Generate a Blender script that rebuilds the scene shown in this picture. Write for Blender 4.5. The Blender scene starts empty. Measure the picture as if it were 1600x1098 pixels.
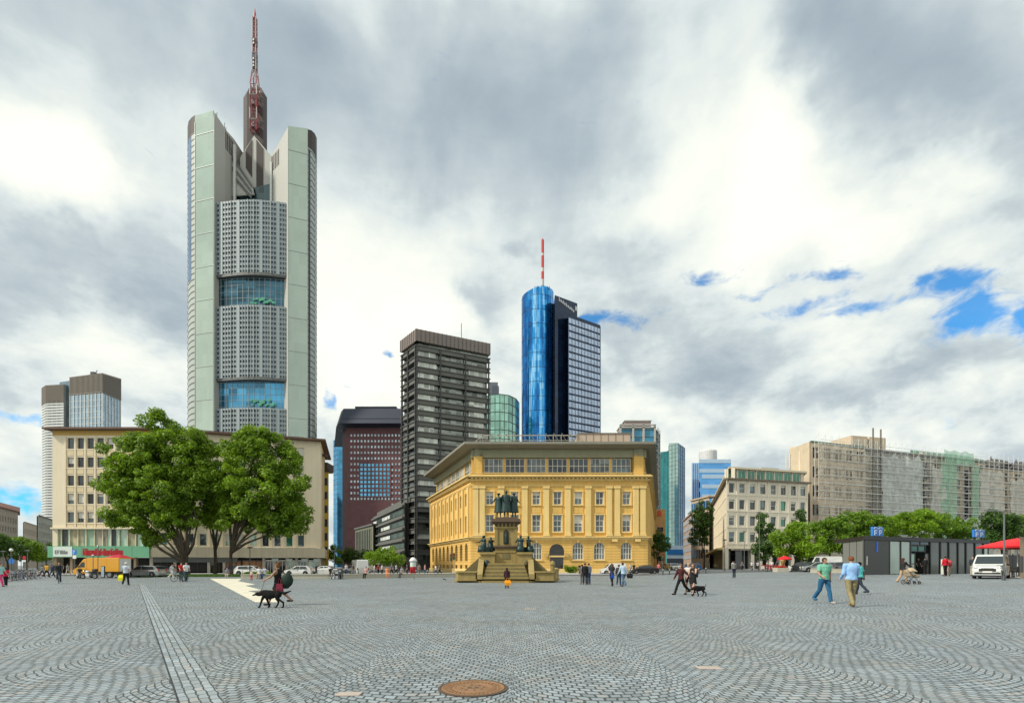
import bpy, math, random
import numpy as np
from mathutils import Vector, Matrix, noise as mnoise
random.seed(7)
rnd = random.random
C = bpy.context.scene.collection
PI = math.pi
F = 800.0; HY = 883.0; EYE = 1.5

def sstep(t):
    t = max(0.0, min(1.0, t)); return t*t*(3-2*t)
def G(x, y=0):                      # the square rises gently towards the east side
    return 0.55*sstep((x-14)/24.0)
def AX(px, Y): return (px-800)/F*Y
def AZ(py, Y): return EYE+(HY-py)/F*Y
def W2(px, Y): return Vector((AX(px, Y), Y))

# ------------------------------------------------------------------ materials
def nodes_of(m):
    m.use_nodes = True
    nt = m.node_tree; nt.nodes.clear()
    return nt, nt.nodes, nt.links
def mth(nt, op, a, b=None, c=None, clamp=False):
    n = nt.nodes.new('ShaderNodeMath'); n.operation = op; n.use_clamp = clamp
    for i, v in enumerate((a, b, c)):
        if v is None: continue
        if isinstance(v, (int, float)): n.inputs[i].default_value = v
        else: nt.links.new(v, n.inputs[i])
    return n.outputs[0]
def vmth(nt, op, a, b=None):
    n = nt.nodes.new('ShaderNodeVectorMath'); n.operation = op
    for i, v in enumerate((a, b)):
        if v is None: continue
        if isinstance(v, (tuple, list)): n.inputs[i].default_value = v
        else: nt.links.new(v, n.inputs[i])
    return n
def mixc(nt, f, a, b, mode='MIX'):
    n = nt.nodes.new('ShaderNodeMix'); n.data_type = 'RGBA'; n.blend_type = mode; n.clamp_factor = True
    for k, v in ((0, f), (6, a), (7, b)):
        if isinstance(v, (int, float)): n.inputs[k].default_value = v
        elif isinstance(v, (tuple, list)): n.inputs[k].default_value = (*v[:3], 1)
        else: nt.links.new(v, n.inputs[k])
    return n.outputs[2]
def noisen(nt, vec, scale, detail=3, rough=.55, dist=0):
    n = nt.nodes.new('ShaderNodeTexNoise'); n.inputs['Scale'].default_value = scale
    n.inputs['Detail'].default_value = detail; n.inputs['Roughness'].default_value = rough
    n.inputs['Distortion'].default_value = dist
    nt.links.new(vec, n.inputs['Vector']); return n.outputs['Fac']
def ramp(nt, f, stops):
    n = nt.nodes.new('ShaderNodeValToRGB'); cr = n.color_ramp
    while len(cr.elements) < len(stops): cr.elements.new(0.5)
    for e, (p, c) in zip(cr.elements, stops):
        e.position = p; e.color = (*c, 1) if len(c) == 3 else c
    nt.links.new(f, n.inputs[0]); return n.outputs[0]

MC = {}
def M(name, col, rough=.8, metal=0.0, var=.18, scale=.6, streak=0.0, bump=0.0, bscale=8.0, cell=None, cvar=.3, spec=.5, coords='W', grime=0.0, coat=0.0, courses=0.0, fine=.08, cstr=.45):
    if name in MC: return MC[name]
    m = bpy.data.materials.new(name); nt, N, L = nodes_of(m)
    out = N.new('ShaderNodeOutputMaterial'); b = N.new('ShaderNodeBsdfPrincipled')
    L.new(b.outputs[0], out.inputs[0])
    if coords == 'W':
        g = N.new('ShaderNodeNewGeometry'); pos = g.outputs['Position']
    else:
        g = N.new('ShaderNodeTexCoord'); pos = g.outputs['Object']
    n1 = noisen(nt, pos, scale, 4)
    val = mth(nt, 'MULTIPLY_ADD', n1, 2*var, 1-var)
    if fine:
        n3 = noisen(nt, pos, scale*14+2, 2)
        val = mth(nt, 'MULTIPLY', val, mth(nt, 'MULTIPLY_ADD', n3, 2*fine, 1-fine))
    if streak:
        sc = vmth(nt, 'MULTIPLY', pos, (2.2, 2.2, .12)).outputs[0]
        n2 = noisen(nt, sc, 1.0, 4, .6)
        val = mth(nt, 'MULTIPLY', val, mth(nt, 'MULTIPLY_ADD', n2, -2*streak, 1+streak*.6, clamp=False))
    if grime:
        sx = N.new('ShaderNodeSeparateXYZ'); L.new(pos, sx.inputs[0])
        gz = mth(nt, 'MULTIPLY', mth(nt, 'SUBTRACT', 1.8, sx.outputs[2]), .5, clamp=True)
        val = mth(nt, 'MULTIPLY', val, mth(nt, 'SUBTRACT', 1, mth(nt, 'MULTIPLY', gz, grime)))
    if cell:
        dv = vmth(nt, 'DIVIDE', pos, tuple(cell)).outputs[0]
        fl = vmth(nt, 'FLOOR', dv).outputs[0]
        wn = N.new('ShaderNodeTexWhiteNoise'); L.new(fl, wn.inputs['Vector'])
        val = mth(nt, 'MULTIPLY', val, mth(nt, 'MULTIPLY_ADD', wn.outputs['Value'], 2*cvar, 1-cvar))
    hgt = None
    if courses:
        sx = N.new('ShaderNodeSeparateXYZ'); L.new(pos, sx.inputs[0])
        fr = mth(nt, 'FRACT', mth(nt, 'DIVIDE', sx.outputs[2], courses))
        gr = mth(nt, 'LESS_THAN', fr, .13)
        val = mth(nt, 'MULTIPLY', val, mth(nt, 'SUBTRACT', 1, mth(nt, 'MULTIPLY', gr, cstr)))
    cb = N.new('ShaderNodeCombineXYZ')
    for i in range(3): L.new(mth(nt, 'MULTIPLY', val, float(col[i])), cb.inputs[i])
    L.new(cb.outputs[0], b.inputs['Base Color'])
    b.inputs['Roughness'].default_value = rough; b.inputs['Metallic'].default_value = metal
    b.inputs['Specular IOR Level'].default_value = spec
    if coat: b.inputs['Coat Weight'].default_value = coat
    if bump:
        bn = N.new('ShaderNodeBump'); bn.inputs['Strength'].default_value = bump; bn.inputs['Distance'].default_value = .05
        L.new(noisen(nt, pos, bscale, 3), bn.inputs['Height']); L.new(bn.outputs[0], b.inputs['Normal'])
    MC[name] = m; return m
def glass(name, col, rough=.06, metal=.35, cell=None, cvar=.35, var=.2, wob=.15, scale=.15):
    return M(name, col, rough, metal, var=var, scale=scale, cell=cell, cvar=cvar, spec=.8, bump=wob, bscale=.25, fine=0)

# ------------------------------------------------------------------ mesh builder
OFF = {}
def off(o): return OFF.get(o.name, Vector((0, 0, 0)))
class MB:
    def __init__(s): s.v = []; s.f = []; s.m = []
    def poly(s, pts, m=0):
        i = len(s.v); s.v += [tuple(p) for p in pts]; s.f.append(tuple(range(i, i+len(pts)))); s.m.append(m)
    def add(s, v, f, m=0):
        i = len(s.v); s.v += [tuple(p) for p in v]; s.f += [tuple(k+i for k in q) for q in f]; s.m += [m]*len(f)
    def box(s, x0, x1, y0, y1, z0, z1, m=0):
        v = [(x0,y0,z0),(x1,y0,z0),(x1,y1,z0),(x0,y1,z0),(x0,y0,z1),(x1,y0,z1),(x1,y1,z1),(x0,y1,z1)]
        s.add(v, [(0,3,2,1),(4,5,6,7),(0,1,5,4),(1,2,6,5),(2,3,7,6),(3,0,4,7)], m)
    def hexa(s, p, m=0):            # eight corner points: bottom ring, top ring
        s.add(p, [(0,3,2,1),(4,5,6,7),(0,1,5,4),(1,2,6,5),(2,3,7,6),(3,0,4,7)], m)
    def prism(s, pts, z0, zt, m=0, mt=None):   # pts ccw seen from above; zt a number or a list
        n = len(pts); zt = zt if isinstance(zt, (list, tuple)) else [zt]*n
        zb = z0 if isinstance(z0, (list, tuple)) else [z0]*n
        v = [(p[0], p[1], z) for p, z in zip(pts, zb)]+[(p[0], p[1], z) for p, z in zip(pts, zt)]
        i = len(s.v); s.v += v
        for k in range(n):
            j = (k+1) % n; s.f.append((i+k, i+j, i+n+j, i+n+k)); s.m.append(m)
        s.f.append(tuple(i+n+k for k in range(n))); s.m.append(m if mt is None else mt)
        s.f.append(tuple(i+n-1-k for k in range(n))); s.m.append(m)
    def tube(s, a, b, r0, r1=None, n=8, m=0, caps=True):
        a = Vector(a); b = Vector(b); r1 = r0 if r1 is None else r1
        d = (b-a)
        if d.length < 1e-6: return
        q = d.to_track_quat('Z', 'Y'); i = len(s.v)
        for p, r in ((a, r0), (b, r1)):
            for k in range(n):
                t = 2*PI*k/n; s.v.append(tuple(p+q @ Vector((math.cos(t)*r, math.sin(t)*r, 0))))
        for k in range(n):
            j = (k+1) % n; s.f.append((i+k, i+j, i+n+j, i+n+k)); s.m.append(m)
        if caps:
            s.f.append(tuple(i+n-1-k for k in range(n))); s.m.append(m)
            s.f.append(tuple(i+n+k for k in range(n))); s.m.append(m)
    def path(s, pts, rads, n=8, m=0):
        i0 = len(s.v); P = [Vector(p) for p in pts]
        for a, (p, r) in enumerate(zip(P, rads)):
            d = (P[min(a+1, len(P)-1)]-P[max(a-1, 0)])
            q = d.to_track_quat('Z', 'Y')
            for k in range(n):
                t = 2*PI*k/n; s.v.append(tuple(p+q @ Vector((math.cos(t)*r, math.sin(t)*r, 0))))
        for a in range(len(P)-1):
            for k in range(n):
                j = (k+1) % n; s.f.append((i0+a*n+k, i0+a*n+j, i0+a*n+n+j, i0+a*n+n+k)); s.m.append(m)
        s.f.append(tuple(i0+n-1-k for k in range(n))); s.m.append(m)
        e = i0+(len(P)-1)*n; s.f.append(tuple(e+k for k in range(n))); s.m.append(m)
    def lathe(s, prof, c=(0, 0, 0), n=16, m=0, sx=1, sy=1):   # prof: (r, z)
        i0 = len(s.v)
        for r, z in prof:
            for k in range(n):
                t = 2*PI*k/n; s.v.append((c[0]+math.cos(t)*r*sx, c[1]+math.sin(t)*r*sy, c[2]+z))
        for a in range(len(prof)-1):
            for k in range(n):
                j = (k+1) % n; s.f.append((i0+a*n+k, i0+a*n+j, i0+a*n+n+j, i0+a*n+n+k)); s.m.append(m)
        s.f.append(tuple(i0+n-1-k for k in range(n))); s.m.append(m)
        e = i0+(len(prof)-1)*n; s.f.append(tuple(e+k for k in range(n))); s.m.append(m)
    def ell(s, c, r, n=12, k=8, m=0):
        pr = [(max(1e-3, math.sin(PI*i/k)), -math.cos(PI*i/k)) for i in range(k+1)]
        i0 = len(s.v); t = MB(); t.lathe(pr, n=n)
        s.add([(c[0]+x*r[0], c[1]+y*r[1], c[2]+z*r[2]) for x, y, z in t.v], t.f, m)
    def torus(s, c, R, r, ax='y', n=24, k=6, m=0):
        i0 = len(s.v)
        for a in range(n):
            t = 2*PI*a/n
            for b in range(k):
                u = 2*PI*b/k; rr = R+r*math.cos(u); h = r*math.sin(u)
                p = {'y': (rr*math.cos(t), h, rr*math.sin(t)), 'z': (rr*math.cos(t), rr*math.sin(t), h), 'x': (h, rr*math.cos(t), rr*math.sin(t))}[ax]
                s.v.append((c[0]+p[0], c[1]+p[1], c[2]+p[2]))
        for a in range(n):
            for b in range(k):
                a2 = (a+1) % n; b2 = (b+1) % k
                s.f.append((i0+a*k+b, i0+a2*k+b, i0+a2*k+b2, i0+a*k+b2)); s.m.append(m)
    def build(s, name, mats, parent=None, smooth=False, bevel=0):
        mats = mats if isinstance(mats, (list, tuple)) else [mats]
        o3 = off(parent) if parent else Vector((0, 0, 0))
        me = bpy.data.meshes.new(name)
        me.from_pydata([(x-o3.x, y-o3.y, z-o3.z) for x, y, z in s.v], [], s.f)
        for mm in mats: me.materials.append(mm)
        if len(mats) > 1: me.polygons.foreach_set('material_index', s.m)
        if smooth:
            me.polygons.foreach_set('use_smooth', [True]*len(me.polygons))
        me.update()
        o = bpy.data.objects.new(name, me); C.objects.link(o)
        if parent: o.parent = parent; OFF[o.name] = o3.copy()
        if bevel:
            bv = o.modifiers.new('bevel', 'BEVEL'); bv.width = bevel; bv.segments = 2; bv.limit_method = 'ANGLE'
        return o
def smooth_angle(o, deg=35):
    me = o.data
    try: me.set_sharp_from_angle(angle=math.radians(deg))
    except Exception: pass
def tag(o, label, cat, group=None, kind=None):
    if label: o['label'] = label
    if cat: o['category'] = cat
    if group: o['group'] = group
    if kind: o['kind'] = kind
    return o
def empty(name, loc, label, cat, group=None):
    o = bpy.data.objects.new(name, None); C.objects.link(o); o.location = loc
    o.empty_display_size = .2; OFF[o.name] = Vector(loc); tag(o, label, cat, group); return o
def center_thing(o):                 # a single-mesh thing: origin to its base centre
    me = o.data; n = len(me.vertices); a = np.empty(n*3); me.vertices.foreach_get('co', a); a = a.reshape(-1, 3)
    c = Vector(((a[:, 0].min()+a[:, 0].max())/2, (a[:, 1].min()+a[:, 1].max())/2, a[:, 2].min()))
    a -= np.array(c); me.vertices.foreach_set('co', a.ravel()); o.location = c; me.update(); return o
def copy_tree(o, parent=None):
    c = o.copy(); C.objects.link(c)
    if parent: c.parent = parent; c.matrix_parent_inverse = o.matrix_parent_inverse.copy()
    for ch in o.children: copy_tree(ch, c)
    return c

# ------------------------------------------------------------------ facades
class Fr:
    def __init__(s, a, b):
        s.a = Vector(a[:2]); s.b = Vector(b[:2]); d = s.b-s.a; s.L = d.length; s.u = d/s.L
        s.n = Vector((s.u.y, -s.u.x)); s.ang = math.atan2(s.u.y, s.u.x)
    def p(s, u, z, d=0):
        q = s.a+s.u*u+s.n*d; return (q.x, q.y, z)
    def U(s, px):                    # where the view ray through column px meets this wall
        k = (px-800)/F               # x = k*y
        return (k*s.a.y-s.a.x)/(s.u.x-k*s.u.y)
    def Z(s, px, py):
        u = s.U(px); Y = s.a.y+s.u.y*u; return AZ(py, Y)
def fbox(mb, f, u0, u1, z0, z1, d0, d1, m=0):
    mb.hexa([f.p(u0,z0,d1), f.p(u1,z0,d1), f.p(u1,z0,d0), f.p(u0,z0,d0), f.p(u0,z1,d1), f.p(u1,z1,d1), f.p(u1,z1,d0), f.p(u0,z1,d0)], m)
def wall(mb, f, u0, u1, z0, z1, ops, depth=.25, m=0, mr=None):
    us = sorted({u0, u1, *[o[0] for o in ops], *[o[1] for o in ops]}); zs = sorted({z0, z1, *[o[2] for o in ops], *[o[3] for o in ops]})
    us = [u for u in us if u0 <= u <= u1]; zs = [z for z in zs if z0 <= z <= z1]
    mr = m if mr is None else mr
    for j in range(len(zs)-1):
        zc = (zs[j]+zs[j+1])/2; run = None
        for i in range(len(us)-1):
            uc = (us[i]+us[i+1])/2
            inside = any(o[0] < uc < o[1] and o[2] < zc < o[3] for o in ops)
            if not inside: run = [us[i], us[i+1]] if run is None else [run[0], us[i+1]]
            if run and (inside or i == len(us)-2):
                mb.poly([f.p(run[0], zs[j]), f.p(run[1], zs[j]), f.p(run[1], zs[j+1]), f.p(run[0], zs[j+1])], m); run = None
    for o in ops:
        a, b, c, d = o[:4]
        mb.poly([f.p(a,c), f.p(a,c,-depth), f.p(a,d,-depth), f.p(a,d)], mr); mb.poly([f.p(b,c,-depth), f.p(b,c), f.p(b,d), f.p(b,d,-depth)], mr)
        mb.poly([f.p(a,c), f.p(b,c), f.p(b,c,-depth), f.p(a,c,-depth)], mr); mb.poly([f.p(a,d,-depth), f.p(b,d,-depth), f.p(b,d), f.p(a,d)], mr)
def arch_fill(mb, f, u0, u1, zs, depth, m=0, n=10):   # spandrels that round a rectangular opening's top (spring at zs)
    r = (u1-u0)/2; uc = (u0+u1)/2; zt = zs+r
    P = [(uc+r*math.cos(PI-PI*i/n), zs+r*math.sin(PI*i/n)) for i in range(n+1)]
    for i in range(n):
        c = (u0, zt) if i < n/2 else (u1, zt)
        mb.poly([f.p(*c), f.p(*P[i]), f.p(*P[i+1])], m) if i < n/2 else mb.poly([f.p(*c), f.p(*P[i]), f.p(*P[i+1])], m)
        mb.poly([f.p(*P[i]), f.p(*P[i], -depth), f.p(*P[i+1], -depth), f.p(*P[i+1])], m)
    mb.poly([f.p(u0, zt), f.p(*P[n//2]), f.p(u1, zt)], m)
WC = {}
def win(parent, f, u0, u1, z0, z1, frame, pane, depth=.22, nv=1, nh=1, bar=.06, name='window', arch=False, blind=None, sub=True, label=None):
    w = round(u1-u0, 2); h = round(z1-z0, 2); bk = round(blind*h, 1) if blind else 0
    key = (w, h, frame.name, pane.name, nv, nh, bar, arch, bk)
    if key not in WC:
        a = MB(); y0, y1 = -.04, .04
        def bars(mb):
            if arch:
                r = w/2; zs = h-r
                mb.box(0, bar, y0, y1, 0, zs); mb.box(w-bar, w, y0, y1, 0, zs); mb.box(bar, w-bar, y0, y1, 0, bar)
                n = 12
                for i in range(n):
                    t0 = PI*i/n; t1 = PI*(i+1)/n; q = lambda t, R: (w/2-R*math.cos(t), zs+R*math.sin(t))
                    A, B, Cc, D = q(t0, r-bar), q(t1, r-bar), q(t1, r), q(t0, r)
                    mb.poly([(A[0], y0, A[1]), (D[0], y0, D[1]), (Cc[0], y0, Cc[1]), (B[0], y0, B[1])])
                mb.box(bar, w-bar, y0, y1, zs-bar/2, zs+bar/2)
                for i in range(1, nv):
                    x = w*i/nv; hh = zs+math.sqrt(max(0, r*r-(x-w/2)**2))-bar
                    mb.box(x-bar/2, x+bar/2, y0-.005, y1-.01, bar, hh)
                for i in range(1, nh): mb.box(bar, w-bar, y0+.004, y1, zs*i/nh-bar/3, zs*i/nh+bar/3)
            else:
                mb.box(0, bar, y0, y1, 0, h); mb.box(w-bar, w, y0, y1, 0, h); mb.box(bar, w-bar, y0, y1, 0, bar); mb.box(bar, w-bar, y0, y1, h-bar, h)
                for i in range(1, nv): mb.box(w*i/nv-bar/2, w*i/nv+bar/2, y0+.003, y1, bar, h-bar)
                for i in range(1, nh): mb.box(bar, w-bar, y0+.006, y1, h*i/nh-bar/2, h*i/nh+bar/2)
        bars(a); me = a.build('window', frame); d1 = me.data; bpy.data.objects.remove(me)
        b = MB()
        if arch:
            r = w/2; zs = h-r; b.poly([(0, .02, 0), (w, .02, 0)]+[(w/2+r*math.cos(PI*i/14), .02, zs+r*math.sin(PI*i/14)) for i in range(15)])
        else: b.poly([(0, .02, 0), (w, .02, 0), (w, .02, h), (0, .02, h)])
        if bk: b.poly([(bar, .0, h-bk), (w-bar, .0, h-bk), (w-bar, .0, h-bar), (bar, .0, h-bar)], 1)
        me = b.build('pane', [pane, MC.get('blind') or M('blind', (.62, .6, .55), .8, var=.06)]); d2 = me.data; bpy.data.objects.remove(me)
        WC[key] = (d1, d2)
    d1, d2 = WC[key]
    P = Vector(f.p(u0, z0, -depth+.03)); o = bpy.data.objects.new(name, d1); C.objects.link(o)
    o.parent = parent; o.location = P-off(parent); o.rotation_euler.z = f.ang
    g = bpy.data.objects.new('pane', d2); C.objects.link(g); g.parent = o
    if label: o['label'] = label
    return o

def each(name, mat, parent, f, boxes):
    out = []
    for b in boxes:
        mb = MB(); fbox(mb, f, *b); out.append(mb.build(name, mat, parent))
    return out
def ext(v, dy): return v*((v.y+dy)/v.y)      # a point further back along the camera's line of sight, hiding side walls
# ------------------------------------------------------------------ world, sun, camera
sc = bpy.context.scene
sc.view_settings.view_transform = 'Standard'; sc.view_settings.look = 'None'; sc.view_settings.exposure = 0
SUN_AZ = math.radians(-112); SUN_EL = math.radians(42)      # azimuth from +Y towards +X
w = bpy.data.worlds.new('World'); sc.world = w; w.use_nodes = True
nt = w.node_tree; nt.nodes.clear(); N = nt.nodes; L = nt.links
wo = N.new('ShaderNodeOutputWorld')
sky = N.new('ShaderNodeTexSky'); sky.sky_type = 'NISHITA'; sky.sun_disc = False
sky.sun_elevation = SUN_EL; sky.sun_rotation = SUN_AZ; sky.altitude = 100; sky.dust_density = .6; sky.ozone_density = 2.0
skyt = mixc(nt, 1.0, sky.outputs[0], (.07, .86, 1.30), 'MULTIPLY')
bgS = N.new('ShaderNodeBackground'); bgS.inputs['Strength'].default_value = .15; L.new(skyt, bgS.inputs[0])
tc = N.new('ShaderNodeTexCoord'); D = tc.outputs['Generated']
sx = N.new('ShaderNodeSeparateXYZ'); L.new(D, sx.inputs[0]); dx, dy, dz = sx.outputs
az = mth(nt, 'ARCTAN2', dx, dy)
hz = mth(nt, 'SQRT', mth(nt, 'ADD', mth(nt, 'MULTIPLY', dx, dx), mth(nt, 'MULTIPLY', dy, dy)))
t = mth(nt, 'DIVIDE', dz, mth(nt, 'MAXIMUM', hz, .05)); t = mth(nt, 'MINIMUM', t, 4.0)
cb = N.new('ShaderNodeCombineXYZ'); L.new(az, cb.inputs[0]); L.new(t, cb.inputs[1]); P0 = cb.outputs[0]
# warp, so that no patch keeps a smooth outline
wn = N.new('ShaderNodeTexNoise'); wn.inputs['Scale'].default_value = 4.5; wn.inputs['Detail'].default_value = 5; wn.inputs['Roughness'].default_value = .6; L.new(D, wn.inputs['Vector'])
wv = vmth(nt, 'SUBTRACT', wn.outputs['Color'], (.5, .5, .5)).outputs[0]
wv = vmth(nt, 'MULTIPLY', wv, (.26, .26, 0)).outputs[0]
P1 = vmth(nt, 'ADD', P0, wv).outputs[0]
wv2 = vmth(nt, 'MULTIPLY', wv, (.9, .6, 0)).outputs[0]
P2 = vmth(nt, 'ADD', P0, wv2).outputs[0]
def blob(P, px, py, rx, ry, amp, acc, hard=False):
    a = math.atan((px-800)/F); ca = math.cos(a); tt = (HY-py)/F*ca
    d = vmth(nt, 'SUBTRACT', P, (a, tt, 0)).outputs[0]
    d = vmth(nt, 'MULTIPLY', d, (1/(rx/F*ca*ca), 1/(ry/F*ca), 0)).outputs[0]
    q = vmth(nt, 'DOT_PRODUCT', d, d).outputs['Value']
    g = mth(nt, 'POWER', 2.718, mth(nt, 'MULTIPLY', q, -1))
    return mth(nt, 'MULTIPLY_ADD', g, amp, acc)
BR = [(100,285,105,75,.75),(40,250,90,60,.1),(570,430,150,110,.30),(560,560,110,70,.28),(700,500,150,60,.22),(620,330,110,90,.12),
      (1180,180,55,150,.30),(1060,240,80,80,.24),(1000,320,90,50,.24),(1250,330,150,70,.24),(1150,400,150,40,.14),(1420,310,120,60,.20),(1480,400,120,30,.16),(1330,380,60,30,.16),
      (1390,540,150,50,.14),(1060,600,120,40,.05),(60,700,120,60,.22),(230,560,110,60,.16),(1250,560,90,50,.16),(880,640,200,60,.10),(1100,680,200,40,.18),(1450,660,160,36,.20),(1190,270,40,120,.14),(120,160,120,60,.06),
      (420,70,420,110,-.07),(230,330,60,200,-.05),(300,110,170,110,-.10),(90,410,170,60,-.20),(40,500,130,50,-.10),(640,110,190,110,-.14),(800,250,130,110,-.15),(900,90,140,110,-.10),(1330,60,110,110,-.30),(1520,120,110,190,-.20),(1560,260,70,70,-.14),
      (1420,160,80,120,-.10),(1120,570,200,40,-.14),(1400,600,200,45,-.20),(1010,520,90,40,-.08),(760,480,60,40,-.16),(470,60,60,60,-.14),(420,610,200,50,.1),(1290,290,60,30,-.06),(820,400,26,16,-.16),(715,470,22,26,-.20),(745,505,30,34,-.18)]
acc = .62
for q in BR: acc = blob(P1, *q, acc)
acc = mth(nt, 'ADD', acc, mth(nt, 'MULTIPLY', mth(nt, 'MULTIPLY', dy, -1.6, clamp=True), .22))      # brighter overcast behind the viewer
# cloud texture: streaks high up, flat puffs near the horizon
n1 = noisen(nt, vmth(nt, 'MULTIPLY', P0, (3.0, 1.7, 1)).outputs[0], 1.5, 5, .47, .3)
n2 = noisen(nt, vmth(nt, 'MULTIPLY', P0, (3.0, 5.2, 1)).outputs[0], 2.0, 7, .56, .15)
hi = mth(nt, 'MULTIPLY', mth(nt, 'SUBTRACT', t, .25), 1.8, clamp=True)
mx = N.new('ShaderNodeMix'); L.new(hi, mx.inputs[0]); L.new(n2, mx.inputs[2]); L.new(n1, mx.inputs[3]); tex = mx.outputs[0]
tex = mth(nt, 'SUBTRACT', tex, .5)
bright = mth(nt, 'MULTIPLY_ADD', tex, mth(nt, 'SUBTRACT', .98, mth(nt, 'MULTIPLY', hi, .18)), acc)
n4 = noisen(nt, vmth(nt, 'MULTIPLY', P0, (8, 12, 1)).outputs[0], 1.6, 6, .62, .2)
bright = mth(nt, 'MULTIPLY_ADD', mth(nt, 'SUBTRACT', n4, .5), mth(nt, 'SUBTRACT', .36, mth(nt, 'MULTIPLY', hi, .26)), bright)
ccol = ramp(nt, bright, [(.20, (.31, .385, .455)), (.42, (.44, .52, .575)), (.56, (.58, .66, .685)), (.66, (.76, .83, .82)), (.80, (.93, .97, .90)), (1.0, (1.09, 1.09, .98))])
bgC = N.new('ShaderNodeBackground'); bgC.inputs['Strength'].default_value = 1.0; L.new(ccol, bgC.inputs[0])
BL = [(960,495,44,15,1.0),(925,500,20,8,.8),(1105,432,44,13,.95),(1180,452,40,11,.7),(1290,430,56,15,.8),(1255,478,80,13,.75),(1340,486,60,12,.8),(1480,446,80,22,1.05),(1500,492,56,34,1.3),(1420,440,30,9,.8),(1592,498,30,40,1.35),(503,612,8,20,.8),
      (25,668,50,12,.8),(30,800,46,24,1.1),(606,556,10,7,.9),(540,590,24,8,.3),(2600,500,500,80,.5),(-1200,500,500,90,.5)]
ab = 0.0
for q in BL: ab = blob(P2, *q, ab)
nb = noisen(nt, vmth(nt, 'MULTIPLY', P0, (12, 22, 1)).outputs[0], 1.4, 6, .68, .5)
ab = mth(nt, 'MULTIPLY_ADD', mth(nt, 'SUBTRACT', nb, .5), 2.0, ab)
bm = N.new('ShaderNodeMapRange'); bm.interpolation_type = 'SMOOTHSTEP'; L.new(ab, bm.inputs[0]); bm.inputs[1].default_value = .22; bm.inputs[2].default_value = 1.15
ms = N.new('ShaderNodeMixShader'); L.new(mth(nt, 'MULTIPLY', bm.outputs[0], .88), ms.inputs[0]); L.new(bgC.outputs[0], ms.inputs[1]); L.new(bgS.outputs[0], ms.inputs[2])
L.new(ms.outputs[0], wo.inputs[0])
w.cycles.sampling_method = 'NONE'

sd = bpy.data.lights.new('sun', 'SUN'); sd.energy = 4.2; sd.angle = math.radians(6); sd.color = (1, .93, .80)
so = bpy.data.objects.new('sun', sd); C.objects.link(so)
dirv = Vector((math.sin(SUN_AZ)*math.cos(SUN_EL), math.cos(SUN_AZ)*math.cos(SUN_EL), math.sin(SUN_EL)))
so.rotation_euler = dirv.to_track_quat('Z', 'Y').to_euler(); so.location = dirv*200

cd = bpy.data.cameras.new('camera'); co = bpy.data.objects.new('camera', cd); C.objects.link(co); sc.camera = co
cd.sensor_width = 36; cd.lens = 18.0; cd.shift_y = (HY-549)/1600; cd.clip_end = 6000; cd.clip_start = .1
co.location = (0, 0, EYE); co.rotation_euler = (PI/2, 0, 0)
sc.cycles.max_bounces = 6; sc.cycles.transparent_max_bounces = 12; sc.cycles.use_denoising = True
sc.cycles.caustics_reflective = False; sc.cycles.caustics_refractive = False

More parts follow.
